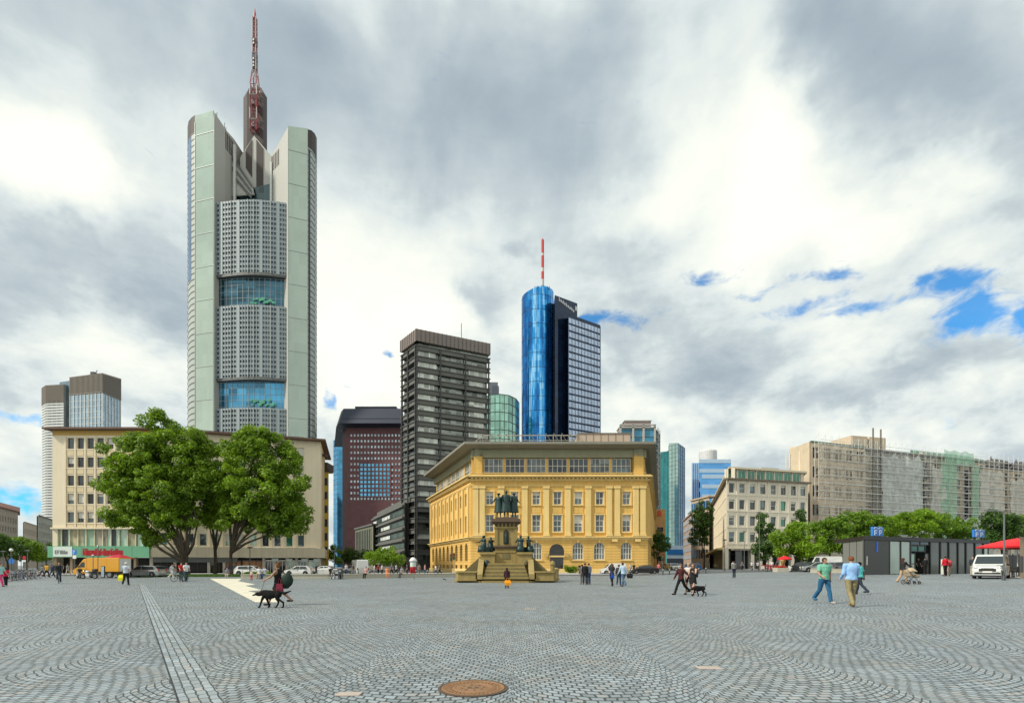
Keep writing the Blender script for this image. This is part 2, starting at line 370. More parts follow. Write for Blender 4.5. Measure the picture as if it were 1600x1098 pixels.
# ------------------------------------------------------------------ ground materials
def cobble(name, Wd, bw, bh, base, straight=False, ang=0.0, joint=.010, warp=.10):
    m = bpy.data.materials.new(name); nt, N, L = nodes_of(m)
    out = N.new('ShaderNodeOutputMaterial'); b = N.new('ShaderNodeBsdfPrincipled'); L.new(b.outputs[0], out.inputs[0])
    g = N.new('ShaderNodeNewGeometry'); pos = g.outputs['Position']
    rot = N.new('ShaderNodeVectorRotate'); rot.rotation_type = 'Z_AXIS'; rot.inputs['Angle'].default_value = ang; L.new(pos, rot.inputs['Vector']); pos0 = pos; pos = rot.outputs[0]
    wn = N.new('ShaderNodeTexNoise'); wn.inputs['Scale'].default_value = .55; wn.inputs['Detail'].default_value = 2; L.new(pos, wn.inputs['Vector'])
    wv = vmth(nt, 'MULTIPLY', vmth(nt, 'SUBTRACT', wn.outputs['Color'], (.5, .5, .5)).outputs[0], (warp*6, warp*6, 0)).outputs[0]
    wn2 = N.new('ShaderNodeTexNoise'); wn2.inputs['Scale'].default_value = 7; wn2.inputs['Detail'].default_value = 1; L.new(pos, wn2.inputs['Vector'])
    wv2 = vmth(nt, 'MULTIPLY', vmth(nt, 'SUBTRACT', wn2.outputs['Color'], (.5, .5, .5)).outputs[0], (.045, .045, 0)).outputs[0]
    p = vmth(nt, 'ADD', vmth(nt, 'ADD', pos, wv).outputs[0], wv2).outputs[0]
    s = N.new('ShaderNodeSeparateXYZ'); L.new(p, s.inputs[0]); X, Y = s.outputs[0], s.outputs[1]
    if straight: a, r = X, Y
    else:
        xf = mth(nt, 'MULTIPLY', mth(nt, 'SUBTRACT', mth(nt, 'FRACT', mth(nt, 'DIVIDE', X, Wd)), .5), Wd); R = Wd*.60
        cc = mth(nt, 'SQRT', mth(nt, 'MAXIMUM', mth(nt, 'SUBTRACT', R*R, mth(nt, 'MULTIPLY', xf, xf)), .0001))
        r = mth(nt, 'ADD', Y, cc)
        a = mth(nt, 'MULTIPLY', mth(nt, 'ARCSINE', mth(nt, 'DIVIDE', xf, R)), R)
        a = mth(nt, 'ADD', a, mth(nt, 'MULTIPLY', mth(nt, 'FLOOR', mth(nt, 'DIVIDE', X, Wd)), 3.37))
    cbn = N.new('ShaderNodeCombineXYZ'); L.new(a, cbn.inputs[0]); L.new(r, cbn.inputs[1])
    br = N.new('ShaderNodeTexBrick'); L.new(cbn.outputs[0], br.inputs['Vector'])
    br.inputs['Scale'].default_value = 1; br.inputs['Brick Width'].default_value = bw; br.inputs['Row Height'].default_value = bh
    br.inputs['Mortar Size'].default_value = joint; br.inputs['Mortar Smooth'].default_value = .35; br.inputs['Bias'].default_value = 0
    br.inputs['Color1'].default_value = (.0, .0, .0, 1); br.inputs['Color2'].default_value = (1, 1, 1, 1); br.inputs['Mortar'].default_value = (.5, .5, .5, 1)
    bv = mth(nt, 'MULTIPLY_ADD', N_r(nt, br.outputs['Color']), .54, .73)
    big = mth(nt, 'MULTIPLY_ADD', noisen(nt, pos0, .16, 5, .65), .8, .60)
    fin = mth(nt, 'MULTIPLY_ADD', noisen(nt, pos0, 45, 2), .5, .75)
    mid = mth(nt, 'MULTIPLY_ADD', noisen(nt, pos0, 1.3, 4, .65), .46, .77)
    vo = N.new('ShaderNodeTexVoronoi'); vo.inputs['Scale'].default_value = 1.1; L.new(pos0, vo.inputs['Vector'])
    gum = mth(nt, 'MULTIPLY_ADD', mth(nt, 'LESS_THAN', vo.outputs['Distance'], .035), -.45, 1)
    mid = mth(nt, 'MULTIPLY', mid, gum)
    v = mth(nt, 'MULTIPLY', mth(nt, 'MULTIPLY', mth(nt, 'MULTIPLY', bv, big), fin), mid)
    stone = N.new('ShaderNodeCombineXYZ')
    for i in range(3): L.new(mth(nt, 'MULTIPLY', v, base[i]), stone.inputs[i])
    # a few stones browner than the rest
    tint = mixc(nt, mth(nt, 'MULTIPLY', mth(nt, 'GREATER_THAN', N_r(nt, br.outputs['Color']), .86), .35), stone.outputs[0], (.26, .20, .15))
    tint = mixc(nt, mth(nt, 'MULTIPLY_ADD', noisen(nt, pos0, .35, 5, .7), 2.2, -.95, clamp=True), tint, mixc(nt, 1.0, tint, (1.0, .84, .68), 'MULTIPLY'))
    jn = mixc(nt, noisen(nt, pos0, 2.2, 3), (.016, .020, .024), (.075, .085, .07))
    # worn-full joints in places
    fac = mth(nt, 'MULTIPLY', br.outputs['Fac'], mth(nt, 'MULTIPLY_ADD', noisen(nt, pos0, 4.0, 3, .7), 2.2, .0, clamp=True))
    col = mixc(nt, fac, tint, jn)
    L.new(col, b.inputs['Base Color']); b.inputs['Roughness'].default_value = .58; b.inputs['Specular IOR Level'].default_value = .5
    hgt = mth(nt, 'SUBTRACT', mth(nt, 'MULTIPLY', noisen(nt, pos0, 14, 2), .35), br.outputs['Fac'])
    bn = N.new('ShaderNodeBump'); bn.inputs['Strength'].default_value = .75; bn.inputs['Distance'].default_value = .014
    L.new(hgt, bn.inputs['Height']); L.new(bn.outputs[0], b.inputs['Normal'])
    return m
def N_r(nt, c):
    s = nt.nodes.new('ShaderNodeSeparateColor'); nt.links.new(c, s.inputs[0]); return s.outputs[0]
m_cob = cobble('granite_cobbles', 2.3, .140, .120, (.25, .298, .330), joint=.0145, warp=.06)
m_strip = cobble('straight_setts', 1, .22, .10, (.28, .335, .37), straight=True, joint=.010, warp=.0)
m_asph = M('asphalt', (.075, .08, .085), .85, var=.25, scale=.4, bump=.2, bscale=30)
m_pave = M('pavement_slabs', (.36, .37, .37), .8, var=.15, scale=.5, cell=(.6, .6, 9), cvar=.08)
m_sunlit = M('sunlit_patch_tone', (.60, .57, .46), .7, var=.12, scale=.8, cell=(.5, .5, 9), cvar=.08)  # pale slab tone with the sunlight of the patch put into its colour

def sheet(mb, pts, dz, m=0):         # a flat patch laid dz above the ground, split so that it follows the slope
    mb.poly([(x, y, G(x, y)+dz) for x, y in pts], m)
def gridsheet(name, xs, ys, dz, mat):
    v = [(x, y, G(x, y)+dz) for y in ys for x in xs]; nx = len(xs); f = []
    for j in range(len(ys)-1):
        for i in range(nx-1): f.append((j*nx+i, j*nx+i+1, (j+1)*nx+i+1, (j+1)*nx+i))
    mb = MB(); mb.add(v, f); o = mb.build(name, mat, smooth=True); return tag(o, None, None, kind='structure')
XS = [-3000, -300, -60, 0, 10]+[14+24*i/16 for i in range(17)]+[50, 120, 400, 3000]
gridsheet('ground', XS, [-300, 0, 20, 60, 120, 300, 4000], 0, m_cob)
# roadway along the north side, with the street that runs off between the blocks
gridsheet('road', [-260, -60, 0, 10]+[14+24*i/8 for i in range(9)]+[47], [74, 82.5], .008, m_asph)
gridsheet('side_street', [30, 34, 38, 44, 50, 60], [82.5, 95], .008, m_asph)
mb = MB(); sheet(mb, [(27, 95), (50, 95), (84, 210), (62, 210)], .012); tag(mb.build('street', m_asph), None, None, kind='structure')
mb = MB(); sheet(mb, [(-44, 82.5), (-30, 82.5), (-40, 260), (-75, 260)], .012); tag(mb.build('street', m_asph), None, None, kind='structure')
mb = MB()
for x0, x1, y0, y1 in ((-84, -35.5, 82.5, 92), (-28.5, 25.5, 82.5, 96.5)):
    mb.box(x0, x1, y0, y1, 0, .12)
tag(mb.build('pavement', m_pave, bevel=.02), None, None, kind='structure')
mb = MB(); mb.box(53.5, 110, 112, 126, .4, .67); tag(mb.build('pavement', m_pave), None, None, kind='structure')
# lane markings
m_white = M('road_paint', (.75, .75, .72), .7, var=.15, scale=3)
mb = MB()
for i in range(26):
    x = -76+i*4.6
    if x < 26: sheet(mb, [(x, 78.2), (x+2.2, 78.2), (x+2.2, 78.36), (x, 78.36)], .014)
tag(mb.build('lane_markings', m_white), None, None, kind='structure')
# sunlit patch of the square, painted as a pale sheet with stepped edge
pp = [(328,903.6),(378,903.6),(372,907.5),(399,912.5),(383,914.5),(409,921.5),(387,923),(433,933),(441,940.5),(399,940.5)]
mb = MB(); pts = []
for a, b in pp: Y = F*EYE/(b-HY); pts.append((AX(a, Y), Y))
sheet(mb, pts[::-1], .006); tag(mb.build('sunlit_patch', m_sunlit), None, None, kind='structure')
# straight setts beside a drain channel, running towards the street
a0 = Vector((AX(222, 41), 41)); b0 = Vector((AX(330, 5.0), 5.0)); d = (b0-a0).normalized(); nn = Vector((-d.y, d.x)); ang = math.atan2(d.y, d.x)
sp = m_strip.node_tree
for n in sp.nodes:
    if n.type == 'VECTOR_ROTATE': n.inputs['Angle'].default_value = -ang
mb = MB(); q = [a0-nn*.2, b0-nn*.2, b0+nn*.2, a0+nn*.2]; sheet(mb, [tuple(x) for x in q], .005)
tag(mb.build('sett_strip', m_strip), None, None, kind='structure')
m_drain = M('drain_iron', (.035, .04, .045), .6, metal=.3)
mb = MB(); q = [a0-nn*.222, b0-nn*.222, b0-nn*.205, a0-nn*.205]; sheet(mb, [tuple(x) for x in q], .007)
tag(mb.build('drain_channel', m_drain), None, None, kind='structure')

# manhole cover in the foreground
m_rust = M('rusted_iron', (.27, .15, .075), .62, metal=.25, var=.35, scale=5, fine=.25, bump=.3, bscale=60)
m_rust2 = M('dark_iron', (.12, .085, .06), .6, metal=.4, var=.3, scale=6)
m_ring = M('concrete_ring', (.40, .34, .30), .85, var=.2, scale=6)
Y0 = 6.25; X0 = AX(739, Y0)
mc = empty('manhole_cover', (X0, Y0, 0), 'round rusty iron manhole cover set into the cobbles in the foreground', 'manhole cover')
mb = MB(); mb.lathe([(.30, .004), (.425, .004), (.425, .014), (.395, .016), (.395, .010), (.30, .010)], (X0, Y0, 0), 56); mb.build('rim', m_rust2, mc)
mb = MB(); mb.lathe([(.01, .004), (.385, .004), (.385, .016), (.36, .017), (.355, .012), (.24, .012), (.235, .016), (.215, .016), (.21, .012), (.01, .012)], (X0, Y0, 0), 56)
for k in range(36):
    a = 2*PI*k/36
    for rr, ww in ((.275, .010), (.325, .012)):
        aa = a+(.09 if rr > .3 else 0); c = Vector((X0+rr*math.cos(aa), Y0+rr*math.sin(aa), .012)); u = Vector((math.cos(aa), math.sin(aa), 0)); v = Vector((-u.y, u.x, 0))
        p = [c-u*.017-v*ww, c+u*.017-v*ww, c+u*.017+v*ww, c-u*.017+v*ww]; mb.hexa([*p, *[x+Vector((0, 0, .005)) for x in p]])
mb.build('cover', m_rust, mc)
for k in range(8):
    a = 2*PI*k/8+.2; mb = MB(); mb.lathe([(.01, .012), (.017, .012), (.017, .0135), (.01, .0135)], (X0+.135*math.cos(a), Y0+.135*math.sin(a), .001), 10); mb.build('boss', m_rust2, mc)
mb = MB(); mb.box(X0-.07, X0-.02, Y0-.04, Y0+.04, .012, .0145); mb.box(X0+.02, X0+.07, Y0-.04, Y0+.04, .012, .0145); mb.box(X0-.021, X0+.021, Y0-.05, Y0-.03, .012, .0142)
mb.build('emblem', m_rust2, mc)
# surface marks: small square service covers
for px, py, s in ((1107, 1043, .17), (545, 1084, .14), (828, 951, .2)):
    Y = F*EYE/(py-HY); X = AX(px, Y); mb = MB(); mb.box(X-s, X+s, Y-s*.6, Y+s*.6, G(X)+.001, G(X)+.009)
    o = mb.build('service_cover', m_ring); center_thing(o)
    tag(o, {1107: 'small reddish concrete service cover in the cobbles on the right', 545: 'small pale service cover left of the round manhole', 828: 'small pale service cover in the cobbles before the monument steps'}[px], 'service cover')
# ------------------------------------------------------------------ shared building materials
m_frW = M('white_frame', (.72, .71, .67), .5, var=.08)
m_frD = M('dark_frame', (.05, .05, .055), .5, var=.1)
m_frB = M('bronze_frame', (.20, .17, .13), .5, var=.1)
g_dark = glass('dark_glass', (.035, .045, .055), cell=(1.1, 1.1, 2.0), cvar=.5)
g_mid = glass('mid_glass', (.10, .14, .16), cell=(1.3, 1.3, 2.0), cvar=.4)
g_green = glass('green_glass', (.05, .20, .14), cell=(1.3, 1.3, 2.2), cvar=.4)
g_pale = glass('pale_green_glass', (.36, .50, .42), metal=.15, cell=(1.2, 1.2, 3), cvar=.15)
g_shop = glass('shop_glass', (.05, .055, .06), cell=(2.3, 2.3, 4), cvar=.6)
m_lit = M('lit_interior', (.42, .20, .09), .6, var=.5, scale=1.5)
m_int = M('shop_interior', (.028, .026, .026), .8, var=.5, scale=.8)
m_roofd = M('dark_roof', (.055, .05, .048), .7, var=.2)
m_gravel = M('roof_felt', (.22, .21, .2), .9)
def rings(o, *a): return o
def ppts(lst): return [W2(px, Y) for px, Y in lst]
R2 = lambda a, b: a+(b-a)*rnd()

# ================================================================== long cream office block on the left
mk_cream = M('cream_render', (.76, .67, .50), .85, streak=.10, var=.10, scale=.25)
mk_ochre = M('ochre_fascia', (.56, .36, .10), .8, streak=.12, var=.12)
mk_sp = M('spandrel_panel', (.66, .55, .36), .8, var=.12)
mk_brn = M('brown_eaves', (.12, .065, .045), .7)
mk_grn = M('green_fascia', (.13, .36, .22), .5, var=.10, scale=.3)
mk_stone = M('weathered_travertine', (.56, .50, .37), .85, streak=.22, var=.12, scale=.4)
A0 = W2(82, 90); A1 = W2(237, 90); A2 = W2(501, 98.5); A3 = Vector((A2.x-5.0, A2.y+16)); A4 = Vector((A0.x, 108))
lb = empty('office_block', (A0.x, A0.y, 0), 'long cream office block with brown eaves behind the big plane trees', 'office building')
fA = Fr(A0, A1); fB = Fr(A1, A2); fC = Fr(A2, A3); fL = Fr(A4, A0)
z = lambda py, Y=90: AZ(py, Y)
ztop = z(672)
rows = [(684, 701), (714, 730), (742.5, 758.5), (771, 787), (799.5, 816)]
def cols(f, pxs, wpx):
    return [(f.U(p-wpx/2), f.U(p+wpx/2)) for p in pxs]
mb = MB()
opsA = [(a, b, z(r[1]), z(r[0])) for r in rows for a, b in cols(fA, [110.5+15.45*i for i in range(8)], 10.2)]
colB = [(1.2+i*2.05, 2.35+i*2.05) for i in range(int((fB.L-2.6)/2.05))]
opsB = [(a, b, z(r[1]), z(r[0])) for r in rows for a, b in colB]+[(a, b, z(851), z(832)) for a, b in colB]
wall(mb, fA, 0, fA.L, z(826), z(680), opsA, .25)
wall(mb, fB, 0, fB.L, z(853), z(680), opsB, .25)
wall(mb, fC, 0, fC.L, 3.2, z(680), [(3+k*4, 4.6+k*4, z(r[1]), z(r[0])) for r in rows for k in range(3)], .25)
wall(mb, fL, 0, fL.L, 0, z(680), [], .25)
mb.build('wall', [mk_cream], lb)
mb = MB()
fbox(mb, fA, -.0, fA.L, z(680), z(671), .02, -.3); fbox(mb, fL, 0, fL.L, z(680), z(671), .02, -.3); mb.build('fascia', mk_ochre, lb)
mb = MB(); fbox(mb, fB, .0, fB.L, z(680), z(671), .02, -.3); fbox(mb, fC, 0, fC.L, z(680), z(671), .02, -.3); mb.build('fascia', mk_cream, lb)
# spandrels and the thin ribs between window columns
for i, (a, b) in enumerate(cols(fA, [110.5+15.45*i for i in range(8)], 10.2)):
    for r, r2 in zip(rows, rows[1:]+[(829, 0)]):
        each('spandrel', mk_sp, lb, fA, [(a+.02, b-.02, z(r2[0])+.28, z(r[1])-.22, .0, .06)])
mb = MB()
for p in [102.8+15.45*i for i in range(9)]:
    u = fA.U(p); fbox(mb, fA, u-.13, u+.13, z(826), z(682), .14, 0)
for r in rows:
    fbox(mb, fA, fA.U(103), fA.L, z(r[1])-.22, z(r[1])-.05, .10, 0)
for a, b in colB: fbox(mb, fB, a-.5, a-.3, z(853), z(682), .12, 0)
for r in rows: fbox(mb, fB, 1, fB.L-3, z(r[1])-.22, z(r[1])-.05, .10, 0)
mb.build('rib', mk_cream, lb)
mb = MB(); ov = 1.0
P = [A0+Vector((-ov, -ov)), A1+Vector((0, -ov)), A2+Vector((ov*1.3, -ov)), A3+Vector((ov, ov)), A4+Vector((-ov, ov))]
mb.prism([tuple(p) for p in P], ztop, ztop+.32); mb.build('roof', mk_brn, lb)
mb = MB()      # low dome and clutter on the roof
mb.lathe([(6.2, 0), (5.6, .5), (4.0, .95), (2.0, 1.2), (.1, 1.25)], (AX(190, 97), 97, ztop+.32), 28, sx=.95); mb.build('dome', mk_brn, lb)
mb = MB()
for k in range(int((fB.L-4)/1.5)):
    u = 3+k*1.5; q = fB.p(u, 0, -.3); mb.box(q[0]-.05, q[0]+.05, q[1]-.05, q[1]+.05, ztop+.3, ztop+.75)
    if k % 3 == 0: mb.box(q[0]-.35, q[0]+.35, q[1]-.2, q[1]+.3, ztop+.34, ztop+.62)
fbox(mb, fB, 3, fB.L-3, ztop+.68, ztop+.74, -.27, -.33); mb.build('roof_rail', m_frD, lb)
for k, (f, ops) in enumerate(((fA, opsA), (fB, opsB))):
    for o in ops:
        if k == 0: nv = 1
        else: nv = 1
        g = random.choice([g_dark, g_dark, g_mid, g_dark]) if k == 0 else random.choice([g_green, g_mid, g_pale, g_dark])
        win(lb, f, *o, m_frW if k else m_frB, g, depth=.25, nv=nv, bar=.07, blind=random.choice([0, 0, .3, .6, 0, .9]) if rnd() < .6 else 0)
# first-floor glazed band with posters, green fascia and signs (left part)
zt, zb = z(826), z(853)
mb = MB(); fbox(mb, fA, 0, fA.L, zb, zt, -.35, -.5); mb.build('glazed_band', g_pale, lb)
mb = MB()
for i in range(13): u = fA.L*i/12; fbox(mb, fA, max(0, u-.06), min(fA.L, u+.06), zb, zt, -.10, -.35)
fbox(mb, fA, -.1, fA.L+.1, zt-.02, zt+.28, .35, -.2); fbox(mb, fA, 0, .9, zb, zt, .0, -.35); mb.build('band_frame', mk_cream, lb)
m_post = [M('poster_a', (.40, .36, .24), .6, var=.8, scale=.9), M('poster_b', (.05, .055, .06), .5, var=.5), M('poster_c', (.34, .30, .24), .6, var=.9, scale=.8), M('poster_d', (.30, .44, .33), .6, var=.3)]
for a, b, k in ((94, 103, 1), (106, 129, 0), (133, 146, 3), (148, 166, 2), (173, 179, 1), (196, 213, 0)):
    mb = MB(); fbox(mb, fA, fA.U(a), fA.U(b), zb+.1, zt-.1, -.28, -.32); mb.build('poster', m_post[k], lb)
zg = z(870.5)
mb = MB(); fbox(mb, fA, -.2, fA.L+.1, zg, zb, .75, -.4); mb.build('canopy', mk_grn, lb)
mb = MB()
for i in range(1, 6): u = fA.L*i/6; fbox(mb, fA, u-.02, u+.02, zg, zb+.01, .76, .75)
mb.build('canopy_joint', m_frD, lb)
m_signw = M('white_sign', (.62, .70, .66), .5, var=.04); m_signd = M('sign_letters', (.16, .18, .17), .5); m_red = M('red_letters', (.42, .012, .02), .4, var=.05)
mb = MB(); fbox(mb, fA, fA.U(89.5), fA.U(119), zg+.15, zb-.1, .84, .75); sg = mb.build('sign_board', m_signw, lb)
def glyphs(mb, f, u0, u1, zl, zh, d, n, seed, th=.16):
    r = random.Random(seed); w = (u1-u0)/n
    for i in range(n):
        a = u0+i*w+w*.10; b = a+w*.78; h0, h1 = zl+(zh-zl)*(.25 if r.random() < .6 else 0), zh-(0 if r.random() < .5 or i == 0 else (zh-zl)*.22)
        h0 = zl+(zh-zl)*.08
        t = w*th*1.4; k = r.randint(0, 4)
        fbox(mb, f, a, a+t, h0, h1, d+.05, d)
        if k in (0, 1, 3): fbox(mb, f, b-t, b, h0, h1 if k else (h0+h1)/2, d+.05, d)
        if k in (0, 2, 4): fbox(mb, f, a+t, b-.01, h1-t, h1, d+.045, d)
        if k in (1, 2, 3, 4): fbox(mb, f, a+t, b-t if k != 2 else b-.01, (h0+h1)/2-t/2, (h0+h1)/2+t/2, d+.045, d)
        if k in (0, 2, 3): fbox(mb, f, a+t, b-.01, h0, h0+t, d+.045, d)
mb = MB(); glyphs(mb, fA, fA.U(92), fA.U(112), zg+.55, zg+1.25, .84, 5, 3); mb.build('lettering', m_signd, sg)
mb = MB(); glyphs(mb, fA, fA.U(135), fA.U(165), zg+.2, zg+1.55, .76, 8, 5, .2); glyphs(mb, fA, fA.U(166.5), fA.U(197), zg+.2, zg+1.55, .76, 8, 11, .2)
fbox(mb, fA, fA.U(135), fA.U(197), zg+.45, zg+1.15, .78, .76); mb.build('lettering', m_red, lb)
# ground floor below: recessed shopfront and piers
mb = MB(); fbox(mb, fA, 0, fA.L, 0, zg, -2.2, -2.4); fbox(mb, fB, 0, fB.L, 0, z(870), -1.2, -1.5); mb.build('shopfront_back', m_int, lb)
each('pier', M('buff_pier', (.40, .30, .20), .8), lb, fA, [(u-.22, u+.22, 0, zg, -.2, -.7) for u in [.3+i*(fA.L-.6)/6 for i in range(7)]])
zb2, zg2 = z(853.5), z(870)
mb = MB(); fbox(mb, fB, .05, fB.L+.8, zg2, zb2, .7, -.3); fbox(mb, fC, -.6, fC.L, zg2, zb2, .6, -.3)
for i in range(9): u = .05+i*fB.L/8; fbox(mb, fB, u, u+.05, zg2, zb2, .72, .69)
mb.build('canopy', mk_stone, lb)
mb = MB(); fbox(mb, fB, .2, 13.5, z(878), zg2, .12, -.6); mb.build('shutter_box', M('grey_shutter', (.13, .14, .14), .6, var=.2), lb)
each('pier', M('pale_pier', (.50, .47, .40), .8), lb, fB, [(fB.U(p)-.22, fB.U(p)+.22, 0, zg2, .0, -.7) for p in (236.5, 273, 326, 350, 412, 428, 448, 463, 480, 500)])
for i, (a, b, mt) in enumerate(((238, 271, m_int), (275, 324, m_int), (328, 348, g_shop), (352, 376, m_lit), (378, 410, m_lit), (414, 426, g_shop), (430, 446, g_shop), (450, 461, g_pale), (465, 478, g_mid), (482, 498, g_pale))):
    u0, u1 = fB.U(a), fB.U(b); mb = MB(); fbox(mb, fB, u0, u1, .3, z(875), -.45, -.5); o = mb.build('shop_window', mt, lb)
    mb = MB()
    for k in range(4): u = u0+(u1-u0)*k/3; fbox(mb, fB, u-.05, u+.05, .1, z(875), -.38, -.45)
    fbox(mb, fB, u0, u1, 2.3, 2.42, -.37, -.44); fbox(mb, fB, u0, u1, z(875), z(873.5), -.36, -.46)
    mb.build('frame', m_frW if a > 410 else m_frD, o)
each('sign_board', m_signw, lb, fB, [(fB.U(p)-.55, fB.U(p)+.55, z(876), z(871.5), .15, .05) for p in (430, 452, 476, 495)])

# ================================================================== generic towers
def tower(label, cat, group=None, loc=(0, 0)): return empty('tower' if 'tower' in cat else 'building', (loc[0], loc[1], 0), label, cat, group)
def floors(mb, f, u0, u1, zz, h, d, m=0, d0=0):
    for q in zz: fbox(mb, f, u0, u1, q, q+h, d, d0, m)
def verts(mb, f, uu, w, z0, z1, d, m=0, d0=0):
    for q in uu: fbox(mb, f, q-w/2, q+w/2, z0, z1, d, d0, m)
lin = lambda a, b, n: [a+(b-a)*i/n for i in range(n+1)]

# ---- striped bank tower far left
Y = 400; m_fl = M('tower_grey', (.30, .31, .31), .6, var=.1, scale=.05); m_flr = M('ribbed_crown', (.25, .22, .19), .7, var=.08, scale=.1); m_flw = M('tower_white_band', (.58, .60, .58), .6, var=.08, scale=.1)
g_sky = glass('sky_glass', (.34, .45, .54), metal=.8, cell=(3, 3, 3.4), cvar=.12, scale=.03); g_blue = glass('blue_glass', (.05, .22, .46), metal=.75, cell=(3, 3, 3.2), cvar=.3, scale=.04)
e = tower('pale striped bank tower rising behind the left end of the office block', 'tower', loc=(AX(120, Y), Y))
B = ppts([(66, 404), (72, 398), (100, 396), (112, 402)]); B += [Vector((B[3].x, 430)), Vector((B[0].x, 430))]
mb = MB(); mb.prism(B, 0, AZ(603, Y)); mb.build('wall', m_fl, e)
mb = MB(); f = Fr(B[1], B[2]); f2 = Fr(B[0], B[1]); zz = lin(AZ(820, Y), AZ(634, Y), 44)
for ff in (f, f2): floors(mb, ff, 0, ff.L, zz, 1.35, .35)
mb.build('floor_band', m_flw, e)
mb = MB()
for q in zz:
    for k in range(3): fbox(mb, f, 2.0+k*4, 4.6+k*4, q+1.5, q+1.8+1.6, .25, 0)
mb.build('window_band', g_dark, e)
mb = MB()
for ff in (f, f2): verts(mb, ff, lin(.3, ff.L-.3, int(ff.L/.9)), .35, AZ(632, Y), AZ(603.5, Y), .5)
mb.build('crown_rib', m_flr, e)
B = ppts([(93, 400), (112, 396), (112, 410), (93, 410)]); mb = MB(); mb.prism(B, 0, AZ(597, Y)); mb.build('glass_bay', glass('steel_glass', (.20, .27, .31), metal=.7, cell=(5, 5, 3.3), cvar=.2), e)
mb = MB(); f = Fr(B[0], B[1]); fbox(mb, f, 4.6, 6.6, 0, AZ(625, Y), .2, 0); mb.build('window_band', g_blue, e)
B = ppts([(110, 396), (160, 390), (188, 408)]); B += [ext(B[2], 32), Vector((B[0].x, 440))]
zt = [AZ(590, 396), AZ(583.5, 390), AZ(592, 408), AZ(592, 408), AZ(590, 396)]
mb = MB(); mb.prism(B, 0, zt); mb.build('glass_wall', g_sky, e)
mb = MB(); mr = MB()
for f, n in ((Fr(B[0], B[1]), 26), (Fr(B[1], B[2]), 18)):
    za, zb_ = (zt[0], zt[1]) if n == 26 else (zt[1], zt[2])
    for i in range(n+1):
        u = f.L*i/n; zz_ = za+(zb_-za)*i/n
        fbox(mr, f, u-.22, u+.22, AZ(620, Y), zz_+.3, .6, 0)
        if i % 3 == 0: fbox(mb, f, u-.25, u+.25, 0, AZ(620, Y), .4, 0)
    floors(mb, f, 0, f.L, lin(0, AZ(622, Y), 30), .3, .2)
    fbox(mr, f, 0, f.L, AZ(620, Y), AZ(619, Y), .7, 0)
mb.build('mullion', m_flw, e); mr.build('crown_rib', m_flr, e)
mb = MB(); mb.box(AX(146, 395), AX(152, 395), 392, 396, zt[1]-1, zt[1]+2.2); mb.tube((AX(148, 394), 394, zt[1]+1), (AX(152, 394), 394, zt[1]+4), .25); mb.build('roof_crane', m_frD, e)

# ---- far-left low houses
for (x0, x1, yt, Y, col, lab, nr) in ((-12, 28, 790, 170, (.40, .33, .27), 'brownish terraced house at the left edge of the square', 5), (37, 60, 815, 260, (.50, .40, .30), 'small buff house far down the left street', 4), (59, 84, 805, 150, (.46, .45, .38), 'grey stepped building beside the left end of the office block', 5)):
    a, b = W2(x0, Y), W2(x1, Y*1.12); e = empty('building', (a.x, a.y, 0), lab, 'building')
    h0 = AZ(yt, Y); f = Fr(a, b); f2 = Fr(ext(a, 14), a); mw = M('house_wall_%d' % yt, col, .85, streak=.1)
    ops = [(u, u+1.3, h0*(.14+.8*r/nr), h0*(.14+.8*r/nr)+h0*.5/nr) for r in range(nr) for u in lin(1.2, f.L-2.4, max(1, int(f.L/2.6)))]
    mb = MB(); wall(mb, f, 0, f.L, 0, h0, ops, .2); wall(mb, f2, 0, f2.L, 0, h0, [], .2); qa, qb = Vector(f.p(.3, 0, -.3)[:2]), Vector(f.p(f.L-.3, 0, -.3)[:2]); mb.prism([qa, qb, ext(qb, 14), ext(qa, 14)], 0, h0-.05); mb.build('wall', mw, e)
    for o in ops: win(e, f, *o, m_frW, g_dark, depth=.2, bar=.06)
    mb = MB()
    if yt == 790: qa, qb = Vector(f.p(-.3, 0, .5)[:2]), Vector(f.p(f.L+.3, 0, .5)[:2]); mb.prism([qa, qb, ext(qb, 12), ext(qa, 12)], h0, [h0+.3, h0+.3, h0+3.2, h0+3.2])
    else: qa, qb = Vector(f.p(-.2, 0, .2)[:2]), Vector(f.p(f.L+.2, 0, .2)[:2]); mb.prism([qa, qb, ext(qb, 12), ext(qa, 12)], h0, h0+.3)
    mb.build('roof', M('tile_roof', (.22, .10, .07), .8) if yt == 790 else m_gravel, e)

# ================================================================== the tall bank tower with a mast
Y = 250.0
m_pyl = M('pylon_cladding', (.38, .42, .39), .45, var=.07, scale=.04, streak=.05)
g_pyl = glass('pale_curtain_glass', (.38, .47, .41), metal=.25, cell=(3.1, 3.1, 5.4), cvar=.05, var=.22, scale=.02, wob=.04)
m_pyd = M('pylon_edge_dark', (.10, .105, .105), .5, var=.15, scale=.1)
m_conc = M('light_cladding', (.40, .40, .37), .5, var=.06, scale=.05)
m_brnm = M('brown_metal', (.052, .040, .038), .7, var=.12, scale=.1)
m_grd = M('facade_grid', (.29, .34, .36), .5, var=.06, scale=.1)
t = tower('tallest pale green bank tower with twin pylons and red and white mast', 'tower', loc=(AX(394, Y), Y))
zz = lambda py: AZ(py, Y)
